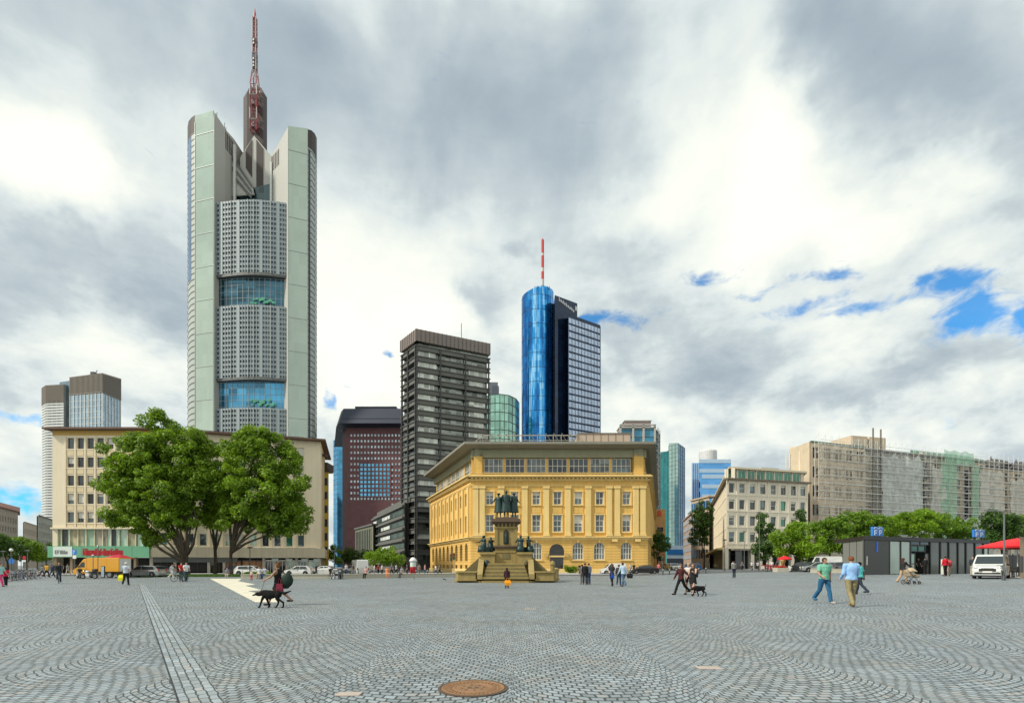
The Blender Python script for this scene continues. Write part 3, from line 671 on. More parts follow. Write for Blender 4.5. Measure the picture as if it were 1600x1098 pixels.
# left pylon: rounded dark edge, glazed front, plain inner flank
Lp = ppts([(293, 258), (294.5, 252), (299, 248.6), (304.5, 247)])
def bent_prism(mb, pts, z0, tops, back): P = pts+[ext(pts[-1], back-pts[-1].y), ext(pts[0], back-pts[0].y)]; mb.prism(P, z0, tops+[tops[-1], tops[0]])
mb = MB(); bent_prism(mb, Lp, zz(215), [AZ(199, 258), AZ(190, 252), AZ(184, 248.6), AZ(180, 247)], 266); mb.build('pylon_cap', m_brnm, t)
mb = MB(); bent_prism(mb, Lp, 0, [zz(215)]*4, 266); mb.build('pylon_edge', m_pyl, t)
mb = MB()
for i, f in enumerate([Fr(Lp[k], Lp[k+1]) for k in range(3)]):
    if i == 1: fbox(mb, f, .2, f.L-.2, zz(438), zz(216), .12, 0, 0)
mb.build('window_strip', glass('deep_blue_glass', (.03, .12, .28), metal=.6, cell=(3, 3, 3.3), cvar=.3), t)
mb = MB()
for f in [Fr(Lp[k], Lp[k+1]) for k in range(3)]:
    floors(mb, f, 0, f.L, lin(10, zz(216), 68), .5, .10)
mb.build('floor_band', m_pyd, t)
gl = ppts([(304.5, 247), (335, 244)]); mb = MB(); P = [gl[0], gl[1], ext(gl[1], 22), ext(gl[0], 19)]
mb.prism(P, 0, [AZ(181, 247), AZ(172.5, 244), AZ(172.5, 244), AZ(181, 247)]); mb.build('glass_panel', g_pyl, t)
mb = MB(); f = Fr(gl[0], gl[1])
floors(mb, f, 0, f.L, [AZ(p, 245.5) for p in range(209, 700, 52)], .22, .16); verts(mb, f, [.1, f.L-.15], .2, 0, AZ(186, 245), .2)
mb.build('panel_joint', m_pyl, t)
# inner flank of the left pylon, top sloping down to the right
fl = ppts([(333, 244), (352, 251), (366, 258)]); mb = MB(); P = [fl[0], fl[1], Vector((fl[1].x, 270)), Vector((fl[0].x, 270))]
mb.prism(P, 0, [AZ(172.5, 244), AZ(201, 251), AZ(201, 251), AZ(172.5, 244)]); mb.build('flank_wall', m_conc, t)
mb = MB(); P = [fl[1], fl[2], Vector((fl[2].x, 272)), Vector((fl[1].x, 272))]; mb.prism(P, zz(330), [AZ(202, 251), AZ(218, 258), AZ(218, 258), AZ(202, 251)]); mb.build('flank_rear', m_conc, t)
f = Fr(fl[1], fl[2]); mb = MB()
verts(mb, f, lin(.4, f.L-1.4, 4), .55, AZ(237, 253), AZ(211, 253), .15)
mb.build('louvre', m_brnm, t)
# right pylon
rg = ppts([(450, 244), (481, 247)]); P = [rg[0], rg[1], ext(rg[1], 19), ext(rg[0], 22)]
mb = MB(); mb.prism(P, 0, [AZ(197, 244), AZ(201, 247), AZ(201, 247), AZ(197, 244)]); mb.build('glass_panel', g_pyl, t)
mb = MB(); f = Fr(rg[0], rg[1]); floors(mb, f, 0, f.L, [AZ(p, 245.5) for p in range(238, 700, 52)], .22, .16); verts(mb, f, [.1, f.L-.15], .2, 0, AZ(205, 245), .2); mb.build('panel_joint', m_pyl, t)
Rp = ppts([(481, 247), (487, 248.6), (492, 252), (495, 258)])
mb = MB(); bent_prism(mb, Rp, zz(238), [AZ(202, 247), AZ(204, 248.6), AZ(209, 252), AZ(216, 258)], 266); mb.build('pylon_cap', m_brnm, t)
mb = MB(); bent_prism(mb, Rp, 0, [zz(238)]*4, 266); mb.build('pylon_edge', m_pyl, t)
mb = MB(); f = Fr(Rp[0], Rp[1]); fbox(mb, f, .3, 1.2, 0, zz(240), .12, 0); f = Fr(Rp[2], Rp[3]); fbox(mb, f, .3, 1.4, 0, zz(240), .12, 0); mb.build('window_strip', g_dark, t)
mb = MB()
for f in [Fr(Rp[k], Rp[k+1]) for k in range(3)]: floors(mb, f, 0, f.L, lin(10, zz(242), 68), .5, .09)
mb.build('floor_band', m_pyd, t)
fr = ppts([(425, 256), (436, 251), (451, 244.4)]); P = [fr[1], fr[2], Vector((fr[2].x, 270)), Vector((fr[1].x, 270))]
mb = MB(); mb.prism(P, 0, [AZ(223, 251), AZ(197, 244.4), AZ(197, 244.4), AZ(223, 251)]); mb.build('flank_wall', m_conc, t)
mb = MB(); P = [fr[0], fr[1], Vector((fr[1].x, 270)), Vector((fr[0].x, 270))]; mb.prism(P, zz(330), [AZ(241, 256), AZ(224, 251), AZ(224, 251), AZ(241, 256)]); mb.build('flank_rear', m_conc, t)
f = Fr(fr[0], fr[1]); mb = MB(); verts(mb, f, lin(.4, f.L-.4, 4), .7, AZ(262, 253), AZ(238, 253), .15); mb.build('louvre', m_brnm, t)
# bowed office front in three stacks, with two sky gardens
def arcpts(x0, x1, Y0, bow, n): return [W2(x0+(x1-x0)*i/n, Y0-bow*math.sin(PI*i/n)) for i in range(n+1)]
AP = arcpts(335, 450, 246.2, 2.4, 13)
def stack(z0, z1, nfl):
    P = AP+[Vector((AP[-1].x, 258)), Vector((AP[0].x, 258))]
    mb = MB(); mb.prism(P, z0, z1); mb.build('office_glazing', glass('grey_office_glass', (.07, .10, .12), metal=.45, cell=(1.25, 9, 2.0), cvar=.6), t)
    mb = MB(); h = (z1-z0)/nfl
    for k in range(13):
        f = Fr(AP[k], AP[k+1]); big = k in (0, 2, 5, 8, 11)
        for j in range(nfl):
            fbox(mb, f, -.02, f.L+.02, z0+j*h+h*.62, z0+j*h+h+.0, .35, -.02)
            fbox(mb, f, -.02, f.L+.02, z0+j*h-.06, z0+j*h+.12, .45, .35)
        verts(mb, f, [0, f.L/2] , .28, z0, z1, .5)
        if k in (1, 4, 8, 11): fbox(mb, f, f.L*.1, f.L*.55, z0, z1, .55, 0)
    mb.build('facade_grid', m_grd, t)
    mb = MB()
    for k in (0, 3, 6, 7, 10, 13):
        q = AP[k]; mb.tube((q.x, q.y-.75, z0), (q.x, q.y-.75, z1), .16, n=5)
    mb.build('facade_rail', m_flw, t)
stack(zz(438), zz(327), 15); stack(zz(597), zz(487), 15); stack(zz(700), zz(643), 8)
g_gard = glass('garden_glass', (.035, .11, .16), metal=.6, cell=(4.4, 9, 3.2), cvar=.5)
g_gard2 = glass('garden_glass_blue', (.06, .26, .44), metal=.6, cell=(4.4, 9, 3.2), cvar=.5)
m_gardplant = M('sky_garden_planting', (.08, .30, .20), .9, var=.7, scale=.5)
for za, zb_, gg in ((487, 438, g_gard), (643, 597, g_gard2)):
    AG = arcpts(337, 448, 247.6, 2.0, 13); P = AG+[Vector((AG[-1].x, 258)), Vector((AG[0].x, 258))]
    mb = MB(); mb.prism(P, zz(za), zz(zb_)); gdn = mb.build('sky_garden', gg, t)
    mb = MB()
    for k in range(13):
        f = Fr(AG[k], AG[k+1]); verts(mb, f, [0], .18, zz(za), zz(zb_+3), .15); floors(mb, f, 0, f.L, lin(zz(za-4), zz(zb_+5), 4), .14, .12)
    mb.build('mullion', m_grd, gdn)
    P = arcpts(335, 450, 246.0, 2.8, 13); P += [Vector((P[-1].x, 258)), Vector((P[0].x, 258))]
    mb = MB(); mb.prism(P, zz(zb_+3.5), zz(zb_-1)); mb.build('soffit', m_pyd, t)
    mb = MB()
    for k in range(14):
        px = 394+k*2.6+R2(-1, 1); c = (AX(px, 246.2), 245.15, zz(za)+R2(1.5, 4.0)); mb.ell(c, (R2(.6, 1.3), .12, R2(.4, .9)), 7, 5)
    mb.build('planting', m_gardplant, gdn)
# dark valley glass behind, white sloping roofs and the gable
mb = MB(); P = ppts([(350, 258), (440, 258)])+ppts([(440, 264), (350, 264)]); mb.prism(P, zz(330), [AZ(304, 258), AZ(283, 258), AZ(283, 258), AZ(304, 258)]); mb.build('valley_glass', glass('valley_glass', (.04, .075, .085), metal=.4, cell=(2.5, 9, 3), cvar=.5), t)
def slab(mb, pts, Yf, th=1.0):        # polygon given in picture columns and rows, standing at depth Yf
    a = [(AX(px, Yf), Yf, AZ(py, Yf)) for px, py in pts]; b = [(x, y+th, zq) for x, y, zq in a]; n = len(a)
    mb.add(a+b, [tuple(range(n-1, -1, -1)), tuple(range(n, 2*n))]+[(i, (i+1) % n, n+(i+1) % n, n+i) for i in range(n)])
mb = MB(); slab(mb, [(352, 307), (352, 232), (366, 224), (366, 246), (397, 302), (397, 304), (352, 307)][:-1], 256.5, .8); mb.build('sloping_roof', m_conc, t)
mb = MB(); mw = MB()
for k in range(5):
    y0 = 234+k*15
    if k < 2: slab(mb, [(352, y0), (366, y0+14), (366, y0+21), (352, y0+7)], 256.2, .3)
for k in range(3):
    slab(mb, [(368, 250+k*13), (393, 288+k*13-k*4), (393, 293+k*13-k*4), (368, 256+k*13)], 255.9, .3)
mb.build('roof_louvre', m_pyd, t)
mb = MB(); slab(mb, [(367, 251), (396, 296), (396, 303), (367, 303)], 256.4, .3); mb.build('sloping_roof', m_conc, t)
mb = MB(); slab(mb, [(427, 287), (436, 262), (436, 254), (421, 280)], 256.2, .4); mb.build('sloping_roof', m_conc, t)
mb = MB(); mb.box(AX(364.5, 255), AX(367.5, 255), 255, 256, zz(328), zz(213)); mb.box(AX(421.5, 255), AX(424.5, 255), 255, 256, zz(328), zz(240)); mb.build('steel_fin', m_flw, t)
gz = [(375, 246), (397, 212), (424, 244), (424, 286), (398, 303), (375, 268)]
mb = MB(); slab(mb, gz, 258.8, 2); mb.build('gable', m_conc, t)
mb = MB(); slab(mb, [(384, 234), (393.5, 218), (393.5, 277), (384, 262)], 258.5, .3); slab(mb, [(400.5, 218), (411, 232), (411, 292), (400.5, 300)], 258.5, .3); mb.build('gable_stripe', m_brnm, t)
# hexagonal core with a slanted head, and the mast
cx, cyy = AX(398.7, 266), 266; k = 266/F
H = [(-18.2, 0), (-13, -5.5), (13, -5.5), (18.2, 0), (10, 8), (-10, 8)]
P = [tuple(p) for p in ppts([(380.3, 266), (386, 260.5), (411.5, 260.5), (417.3, 266), (408, 274), (389.5, 274)])]; tops = [AZ(153, 266), AZ(145, 260.5), AZ(145, 260.5), AZ(153, 266), AZ(137, 274), AZ(137, 274)]
mb = MB(); mb.prism(P, zz(330), tops); mb.build('core', m_brnm, t)
m_mr = M('mast_red', (.24, .03, .04), .5, var=.15); m_mw = M('mast_white', (.48, .44, .43), .5, var=.1); m_mg = M('mast_grey', (.16, .15, .16), .5)
mast = bpy.data.objects.new('mast', None); C.objects.link(mast); mast.parent = t; OFF[mast.name] = off(t).copy()
sc_y = 259.2; kx = sc_y/F
def mastseg(p0, p1, w0, w1, mt, mt2):
    z0, z1 = AZ(p0, sc_y), AZ(p1, sc_y); mb = MB(); n = max(1, int((z1-z0)/(w0*kx*1.6)))
    X = AX(398.2, sc_y)
    for i in range(n):
        a0 = w0+(w1-w0)*i/n; a1 = w0+(w1-w0)*(i+1)/n; h0 = z0+(z1-z0)*i/n; h1 = z0+(z1-z0)*(i+1)/n
        c0 = [(X+sx_*a0*kx/2, sc_y+sy_*a0*kx/2, h0) for sx_, sy_ in ((-1, -1), (1, -1), (1, 1), (-1, 1))]; c1 = [(X+sx_*a1*kx/2, sc_y+sy_*a1*kx/2, h1) for sx_, sy_ in ((-1, -1), (1, -1), (1, 1), (-1, 1))]
        for q in range(4):
            mb.tube(c0[q], c1[q], .26, n=4, m=0); mb.tube(c0[q], c1[(q+1) % 4], .16, n=4, m=1); mb.tube(c0[(q+1) % 4], c1[q], .16, n=4, m=1); mb.tube(c0[q], c0[(q+1) % 4], .2, n=4, m=0)
    return mb.build('mast_section', [mt, mt2], mast)
seg = [(207, 190, 10.5, 10.5, m_mr, m_mr), (190, 172, 10.5, 10.5, m_mw, m_mr), (172, 152, 10.5, 10.5, m_mr, m_mr), (152, 136, 10.5, 10, m_mw, m_mr), (136, 112, 10, 5.6, m_mr, m_mw), (112, 96, 5.6, 5.6, m_mw, m_mg), (96, 84, 5.4, 5.2, m_mg, m_mg), (84, 72, 5, 5, m_mw, m_mr), (72, 62, 5, 5, m_mr, m_mg), (62, 44, 5, 5, m_mw, m_mr), (44, 28, 5, 5, m_mw, m_mr)]
for s in seg: mastseg(*s)
mb = MB(); X = AX(398.2, sc_y)
mb.tube((X, sc_y, AZ(30, sc_y)), (X, sc_y, AZ(14, sc_y)), .9, .12, n=8, m=0); mb.build('mast_tip', m_mr, mast)
mb = MB()
for py in (102, 96, 72, 67, 107): mb.tube((X, sc_y, AZ(py, sc_y)), (X, sc_y, AZ(py-3, sc_y)), 1.25, n=8)
for py in (166, 201): mb.tube((X, sc_y, AZ(py, sc_y)), (X, sc_y, AZ(py-7, sc_y)), 1.5, n=8)
mb.build('antenna_drum', m_mg, mast)
mb = MB()
for px, py in ((339, 176), (337.5, 178), (351, 192), (353, 199)): mb.tube((AX(px, 247), 247, AZ(py+8, 247)), (AX(px, 247), 247, AZ(py, 247)), .12, n=5)
mb.build('roof_rod', m_frD, t)
# ================================================================== middle distance, left of centre
def simple(px0, px1, Y, depth=20, px1Y=None):   # plan of a block whose front faces us
    a = W2(px0, Y); b = W2(px1, px1Y or Y)
    c = ext(b, depth); d = ext(a, depth)
    return [a, b, c, d]
# narrow yellow house and its neighbour at the street corner
P = simple(505, 513.5, 112, 30); e = empty('building', (P[0].x, P[0].y, 0), 'narrow mustard yellow house at the right end of the office block', 'building')
m_must = M('mustard_render', (.52, .38, .05), .8, streak=.15)
mb = MB(); mb.prism(P, 0, AZ(737, 112)); mb.build('wall', m_must, e)
f = Fr(P[0], P[1]); mb = MB(); fbox(mb, f, -.5, f.L+.3, AZ(737, 112), AZ(733, 112), .4, -2); fbox(mb, f, -.3, f.L-.3, AZ(733, 112), AZ(722, 112), 0, -4); mb.build('roof', m_brnm, e)
for k in range(6): win(e, f, .35, f.L-.25, 4+k*3.0, 5.6+k*3.0, m_frD, g_dark, depth=-.06, bar=.05)
P = simple(500.5, 507, 104, 6); e = empty('building', (P[0].x, P[0].y, 0), 'slim grey stone gable between the office block and the mustard house', 'building')
mb = MB(); mb.prism(P, 0, AZ(713, 104)); mb.build('wall', mk_stone, e); f = Fr(P[0], P[1]); mb = MB(); fbox(mb, f, -.1, f.L+.3, AZ(713, 104), AZ(709, 104), .3, -1); mb.build('roof', m_brnm, e)
# distant blue glass tower
P = ppts([(521, 420), (527, 414), (536, 416)]); P += [Vector((P[-1].x, 440)), Vector((P[0].x, 440))]
e = tower('slender blue glass tower left of the maroon block', 'tower', loc=P[1])
mb = MB(); mb.prism(P, 0, AZ(686, 416)); mb.build('glass_wall', glass('cyan_blue_glass', (.07, .30, .52), metal=.7, cell=(4, 4, 3.5), cvar=.22), e)
mb = MB(); f = Fr(P[1], P[2]); floors(mb, f, 0, f.L, lin(0, AZ(688, 416), 26), .35, .3); f = Fr(P[0], P[1]); floors(mb, f, 0, f.L, lin(0, AZ(688, 416), 26), .35, .3); mb.build('floor_band', glass('band_blue', (.12, .30, .42), metal=.5), e)

# maroon block with a flared black head
Y = 260; m_mar = M('maroon_stone', (.125, .052, .058), .7, cell=(2.2, 2.2, 1.6), cvar=.12, var=.1, scale=.05); m_blk = M('black_cladding', (.018, .026, .050), .5, var=.2, scale=.1)
g_sqb = glass('sky_square_glass', (.10, .38, .60), metal=.75, cell=(3.2, 3.2, 3.2), cvar=.25); g_sqp = glass('pale_square_glass', (.30, .36, .40), metal=.6, cell=(2.5, 2.5, 2.5), cvar=.4)
P = ppts([(535, 268), (541, Y), (626, Y)])+[Vector((AX(626, Y), 300)), Vector((AX(535, 268), 300))]
e = tower('maroon stone high-rise with a flared black crown', 'tower', loc=P[1])
mb = MB(); mb.prism(P, 0, AZ(668, Y)); mb.build('wall', m_mar, e)
f = Fr(P[1], P[2]); fs = Fr(P[0], P[1]); z6 = lambda p: AZ(p, Y)
mb = MB()
b0 = ppts([(535.5, 267), (541, Y+.5), (626, Y+.5)])+[Vector((AX(626, Y), 299)), Vector((AX(535.5, 267), 299))]
n5 = len(b0); lo = [(p.x, p.y, z6(668)) for p in b0]; c = sum(b0, Vector((0, 0)))/n5
up = [(AX(525, 262), 262, z6(666)), (AX(529, 254), 254, z6(666)), (AX(633, 254), 254, z6(666)), (AX(633, 305), 305, z6(666)), (AX(522, 305), 305, z6(666))]
top = [(AX(533, 262), 262, z6(641)), (AX(537, 257), 257, z6(641)), (AX(628, 257), 257, z6(641)), (AX(628, 300), 300, z6(641)), (AX(533, 300), 300, z6(641))]
mb.add(lo+up+top, [(i, (i+1) % 5, 5+(i+1) % 5, 5+i) for i in range(5)]+[(5+i, 5+(i+1) % 5, 10+(i+1) % 5, 10+i) for i in range(5)]+[(10, 11, 12, 13, 14)])
mb.build('crown', m_blk, e)
mb = MB(); mb.prism([(AX(549, Y), 266), (AX(615, Y), 266), (AX(615, Y), 290), (AX(549, Y), 290)], z6(643), z6(629)); mb.build('plant_room', m_blk, e)
mb = MB()
for i in range(26): u = f.L*i/25; mb.tube(f.p(u, z6(668), .3), f.p(u, z6(657), 5.5), .2, n=4)
mb.build('crown_strut', M('dark_steel', (.09, .10, .12), .5), e)
sq = []
for r, py in enumerate(lin(680, 806, 14)):
    for k in range(15):
        px = 549+k*5.35
        if 562 < px < 611 and 722 < py < 778: continue
        if py > 785 and px < 610: continue
        sq.append((px, py))
m_sqf = m_mar
def mini(parent, f, px, py, wpx, hpx, mat, Yz, name='window'):
    u = f.U(px); mb = MB(); fbox(mb, f, u-wpx/2*Yz/F, u+wpx/2*Yz/F, AZ(py+hpx/2, Yz), AZ(py-hpx/2, Yz), .12, -.1); return mb.build(name, mat, parent)
random.shuffle(sq)
for px, py in sq[:90]: mini(e, f, px, py, 2.6, 3.4, g_sqp, Y)
mb = MB()
for px, py in sq[90:]: u = f.U(px); fbox(mb, f, u-.42, u+.42, AZ(py+1.7, Y), AZ(py-1.7, Y), .12, -.1)
o = mb.build('window_field', g_sqp, e); o['kind'] = 'stuff'
mb = MB(); fbox(mb, f, f.U(562), f.U(610), z6(777), z6(724), .2, -.1); wl = mb.build('glass_wall', g_sqb, e)
mb = MB(); verts(mb, f, [f.U(562+i*6) for i in range(9)], .75, z6(777), z6(724), .35, 0, .2); floors(mb, f, f.U(562), f.U(610), [z6(777-i*6.6) for i in range(9)], .75, .34, 0, .2); mb.build('mullion', m_mar, wl)

# dark slab high-rise with continuous ledges, and its low wing
CT = W2(651, 150); LT = W2(627, 158); RT = W2(765, 160); BT = Vector((RT.x-5, 182)); BL_ = Vector((LT.x-2, 180))
m_led = M('dark_ledge', (.125, .128, .118), .65, var=.15, scale=.15, streak=.15); m_crn = M('bronze_crown', (.22, .18, .165), .6, var=.08, scale=.1, streak=.15); m_lgt = M('window_blind_strip', (.55, .58, .54), .5, cell=(1.3, 1.3, 3), cvar=.45)
e = tower('dark grey ledged high-rise between the maroon block and the yellow bank', 'tower', loc=CT)
h = AZ(514, 150)
mb = MB(); ins = .9
def inset(P, d): c = sum(P, Vector((0, 0)))/len(P); return [p+(c-p).normalized()*d for p in P]
PT = [LT, CT, RT, BT, BL_]
mb.prism(inset(PT, .95), 0, h-.3); mb.build('window_band', glass('tower_dark_glass', (.16, .18, .165), metal=.5, cell=(1.55, 1.55, 3.2), cvar=.7), e)
fl_ = Fr(LT, CT); fr_ = Fr(CT, RT)
mb = MB(); pitch = 3.16; nf = int((AZ(532.5, 150))/pitch)
for k in range(nf+1):
    q = AZ(539, 150)-k*pitch
    if q < 3: break
    mb = MB()
    for f in (fl_, fr_):
        fbox(mb, f, -.0, f.L, q-1.25, q, .0, -.9); fbox(mb, f, -.25, f.L+.25, q-.1, q+.10, .28, -.5); fbox(mb, f, -.25, f.L+.25, q-1.36, q-1.2, .24, -.5)
    mb.build('ledge', m_led, e)
for k in range(nf):
    q = AZ(539, 150)-(k+1)*pitch
    if q < 6: break
    for a, b in ((654, 686), (733, 762)):
        if rnd() < .82: each('lit_window_strip', m_lgt, e, fr_, [(fr_.U(a), fr_.U(b)-R2(0, 1.5), q+.25, q+pitch-1.45, -.35, -.8)])
mb = MB()
for f in (fl_, fr_):
    fbox(mb, f, -.2, f.L+.2, AZ(532.5, 150), h, .25, -2.5)
mb.build('crown', m_crn, e)
mb = MB()
for f in (fl_, fr_): verts(mb, f, lin(.0, f.L, int(f.L/1.25)), .14, AZ(532.5, 150)-.02, h+.02, .42)
mb.build('crown_rib', m_led, e)
mb = MB(); verts(mb, fr_, [fr_.U(p) for p in (688, 727, 763)]+[.1], .3, 3, AZ(539, 150), .5); verts(mb, fl_, [1, fl_.L/2, fl_.L-.3], .3, 3, AZ(539, 150), .5); mb.build('rail', m_frD, e)
mb = MB(); mb.tube((AX(721, 158), 158, h-2), (AX(721, 158), 158, AZ(505, 158)), .1, n=5); mb.build('roof_rod', m_frD, e)
mb = MB(); mb.prism([(LT.x-1, 152), (AX(669, 150), 152), (AX(669, 150), 160), (LT.x-1, 160)], 0, 4); mb.build('base', m_int, e)
# low wing
a, b = W2(583, 200), W2(632, 152); e = empty('building', (b.x, b.y, 0), 'low dark wing with strip windows left of the dark high-rise', 'building'); f = Fr(a, b)
hz_ = AZ(784, 152)
mb = MB(); mb.prism([a, b, Vector((b.x+4, 190)), Vector((a.x, 230))], 0, hz_); mb.build('wall', m_led, e)
for k in range(5):
    q = hz_-2.2-k*3.4
    mb = MB(); fbox(mb, f, .3, f.L-.2, q-1.2, q+.2, .15, 0); mb.build('window_band', glass('wing_glass', (.05, .08, .08), cell=(2, 2, 3), cvar=.6), e)
    each('lit_window_strip', m_lgt, e, f, [(f.L*.04, f.L*.16, q-1, q+.1, .2, .1), (f.L*(.3+.1*rnd()), f.L*.62, q-1, q+.1, .2, .1)])
mb = MB(); floors(mb, f, 0, f.L+.5, [hz_-1.4-k*3.4 for k in range(6)], .6, .8); fbox(mb, f, 0, f.L, hz_, hz_+1.8, -1.5, -4); mb.build('ledge', m_led, e)
a, b = W2(555, 215), W2(583, 190); e = empty('building', (b.x, b.y, 0), 'small olive stone facade with tall mullions between the maroon block and the dark wing', 'building'); f = Fr(a, b); h2 = AZ(820, 190)
mb = MB(); mb.prism([a, b, Vector((b.x, 225)), Vector((a.x, 235))], 0, h2); mb.build('wall', M('olive_stone', (.16, .17, .12), .8, streak=.15), e)
mb = MB(); fbox(mb, f, f.L*.06, f.L*.9, 5, h2-1.2, .1, 0); o = mb.build('window_band', g_dark, e)
mb = MB(); verts(mb, f, lin(f.L*.06, f.L*.9, 9), .35, 5, h2-1, .3, 0, .1); mb.build('mullion', M('olive_light', (.30, .30, .22), .8), o)
mb = MB(); fbox(mb, f, -.2, f.L+.2, h2, h2+.6, .5, -3); mb.build('cornice', m_led, e)

# green glass round tower and the grey block behind it
Y = 300; P = [W2(px, y) for px, y in ((760, 300), (766, 297), (781, 296), (795, 298), (806, 304), (811, 312))]; Pb = P+[Vector((P[-1].x, 330)), Vector((P[0].x, 330))]
e = tower('pale green glass faceted tower behind the yellow bank', 'tower', loc=P[2])
g_gt = glass('mint_glass', (.28, .50, .42), metal=.75, cell=(2.6, 2.6, 3.4), cvar=.22, scale=.04)
mb = MB(); mb.prism(Pb, 0, AZ(618, 298)); mb.build('glass_wall', g_gt, e)
mb = MB()
for i in range(5):
    f = Fr(P[i], P[i+1]); verts(mb, f, lin(0, f.L, 2), .28, 0, AZ(618, 298), .2); floors(mb, f, 0, f.L, [AZ(618, 298)-k*5.1 for k in range(16)], .35, .22)
mb.build('mullion', M('dark_mullion', (.06, .10, .09), .5), e)
P = simple(763, 778, 345, 20); e = tower('grey concrete lift tower behind the green glass tower', 'tower', loc=P[0])
mb = MB(); mb.prism(P, 0, [AZ(597, 345), AZ(597, 345), AZ(597, 345), AZ(597, 345)]); mb.build('wall', M('blue_grey_concrete', (.13, .15, .18), .7), e)
mb = MB(); mb.box(P[0].x+2.5, P[1].x+.6, 344.6, 350, AZ(640, 345), AZ(603, 345)); mb.build('shaft', M('dark_shaft', (.08, .10, .13), .7), e)

# blue cylinder tower with dark spine and white gridded slab
Y = 330; k = Y/F
e = tower('blue glass round tower with dark spine, gridded slab and red white antenna', 'tower', loc=(AX(842, Y), Y))
cx_, r_ = AX(841, Y), 25.3*k
m_cyl = bpy.data.materials.new('blue_mirror_glass'); nt, N, L = nodes_of(m_cyl)
out = N.new('ShaderNodeOutputMaterial'); bb = N.new('ShaderNodeBsdfPrincipled'); L.new(bb.outputs[0], out.inputs[0]); gg = N.new('ShaderNodeNewGeometry'); pos = gg.outputs['Position']
nz = noisen(nt, vmth(nt, 'MULTIPLY', pos, (.30, .30, .012)).outputs[0], 1.0, 4, .6); wn = N.new('ShaderNodeTexWhiteNoise'); L.new(vmth(nt, 'FLOOR', vmth(nt, 'DIVIDE', pos, (1.6, 1.6, 3.6)).outputs[0]).outputs[0], wn.inputs['Vector'])
nn_ = mth(nt, 'ADD', nz, mth(nt, 'MULTIPLY', mth(nt, 'SUBTRACT', wn.outputs['Value'], .5), .10))
L.new(ramp(nt, nn_, [(.30, (.008, .05, .18)), (.44, (.015, .18, .52)), (.54, (.05, .36, .80)), (.62, (.35, .68, .95)), (.75, (.03, .25, .62))]), bb.inputs['Base Color']); bb.inputs['Metallic'].default_value = .75; bb.inputs['Roughness'].default_value = .10
mb = MB(); zt1, zt2 = AZ(456, Y), AZ(447, Y); n = 40; ang = [PI+PI*1.15*i/n for i in range(n+1)]
PP = [Vector((cx_+r_*math.cos(a), Y+8+r_*math.sin(a)*.85)) for a in ang]; tp = []
for p in PP: tp.append(zt1+(zt2-zt1)*min(1, max(0, (p.x-(cx_-r_))/(r_*1.2))))
mb.prism(PP, 0, tp); o = mb.build('cylinder', m_cyl, e)
mb = MB()
for i in range(n):
    f = Fr(PP[i], PP[i+1])
    for q in lin(8, zt1-2, 36)[::2]: fbox(mb, f, 0, f.L, q, q+.25, .08, 0)
    if i % 4 == 0: fbox(mb, f, -.08, .08, 0, (tp[i]+tp[i+1])/2-.4, .12, 0)
mb.build('mullion', M('deep_blue_metal', (.015, .05, .13), .4, metal=.5), e)
m_navy = glass('navy_glass', (.010, .022, .055), metal=.4, cell=(3, 3, 3.4), cvar=.3)
P = [W2(867, 325), W2(902, 338), Vector((AX(902, 338), 352)), Vector((AX(867, 325), 352))]
mb = MB(); mb.prism(P, 0, [AZ(461, 325), AZ(474, 338), AZ(474, 338), AZ(461, 325)]); mb.build('spine', m_navy, e)
f = Fr(P[0], P[1]); mb = MB()
r = random.Random(4); n = 9
for i in range(n):
    u = f.L*.17+i*f.L*.078; zb_ = AZ(470, 327)-i*.37; hh = 2.3 if i in (0, 4, 7) else 1.6
    fbox(mb, f, u, u+.28, zb_, zb_+hh, .3, .1); fbox(mb, f, u+.66, u+.94, zb_, zb_+(1.6 if i != 2 else 2.3), .3, .1); fbox(mb, f, u+.28, u+.66, zb_+(1.3 if i % 2 else 0), zb_+(1.6 if i % 2 else .3), .3, .1)
fbox(mb, f, f.L*.90, f.L*.90+.5, AZ(482, 334), AZ(475, 334), .3, .1); fbox(mb, f, f.L*.90+.9, f.L*.90+1.4, AZ(482, 334), AZ(475, 334), .3, .1); fbox(mb, f, f.L*.90, f.L*.90+1.4, AZ(479, 334), AZ(478, 334), .32, .1)
mb.build('lettering', M('sign_white', (.8, .8, .8), .5), e)
P = [W2(887.5, 326), W2(938, 345), Vector((AX(938, 345), 368)), Vector((AX(887.5, 326)+1, 368))]
mb = MB(); mb.prism(P, 0, [AZ(490, 326), AZ(508, 345), AZ(508, 345), AZ(490, 326)]); mb.build('slab', m_navy, e)
f = Fr(P[0], P[1]); zt0, ztr = AZ(495, 326), AZ(513, 345)
m_grid = M('panel_white', (.50, .60, .78), .4, var=.12, scale=.2, cell=(3.0, 3.0, 3.5), cvar=.16); mg = MB(); nr = 26; nc = 10; cells = []
for i in range(nc):
    for j in range(nr):
        u0 = .4+i*(f.L-.8)/nc; u1 = u0+(f.L-.8)/nc; q1 = (zt0+(ztr-zt0)*i/nc)-j*(zt0-8)/34; q0 = q1-(zt0-8)/34+1.0
        cells.append((u0+.30, u1-.12, q0, q1-.25, .15, 0))
each('window', m_grid, e, f, cells[:100])
mb = MB()
for c in cells[100:]: fbox(mb, f, *c)
o = mb.build('window_field', m_grid, e); o['kind'] = 'stuff'
mb = MB()
for i in range(nc+1): fbox(mb, f, .4+i*(f.L-.8)/nc, .5+i*(f.L-.8)/nc, 0, zt0-(zt0-ztr)*i/nc, .4, 0)
fbox(mb, f, f.L-.5, f.L, 0, ztr+1, .35, 0); mb.build('fin', M('fin_blue', (.10, .15, .24), .5), e)
an = MB(); X = AX(848, Y)
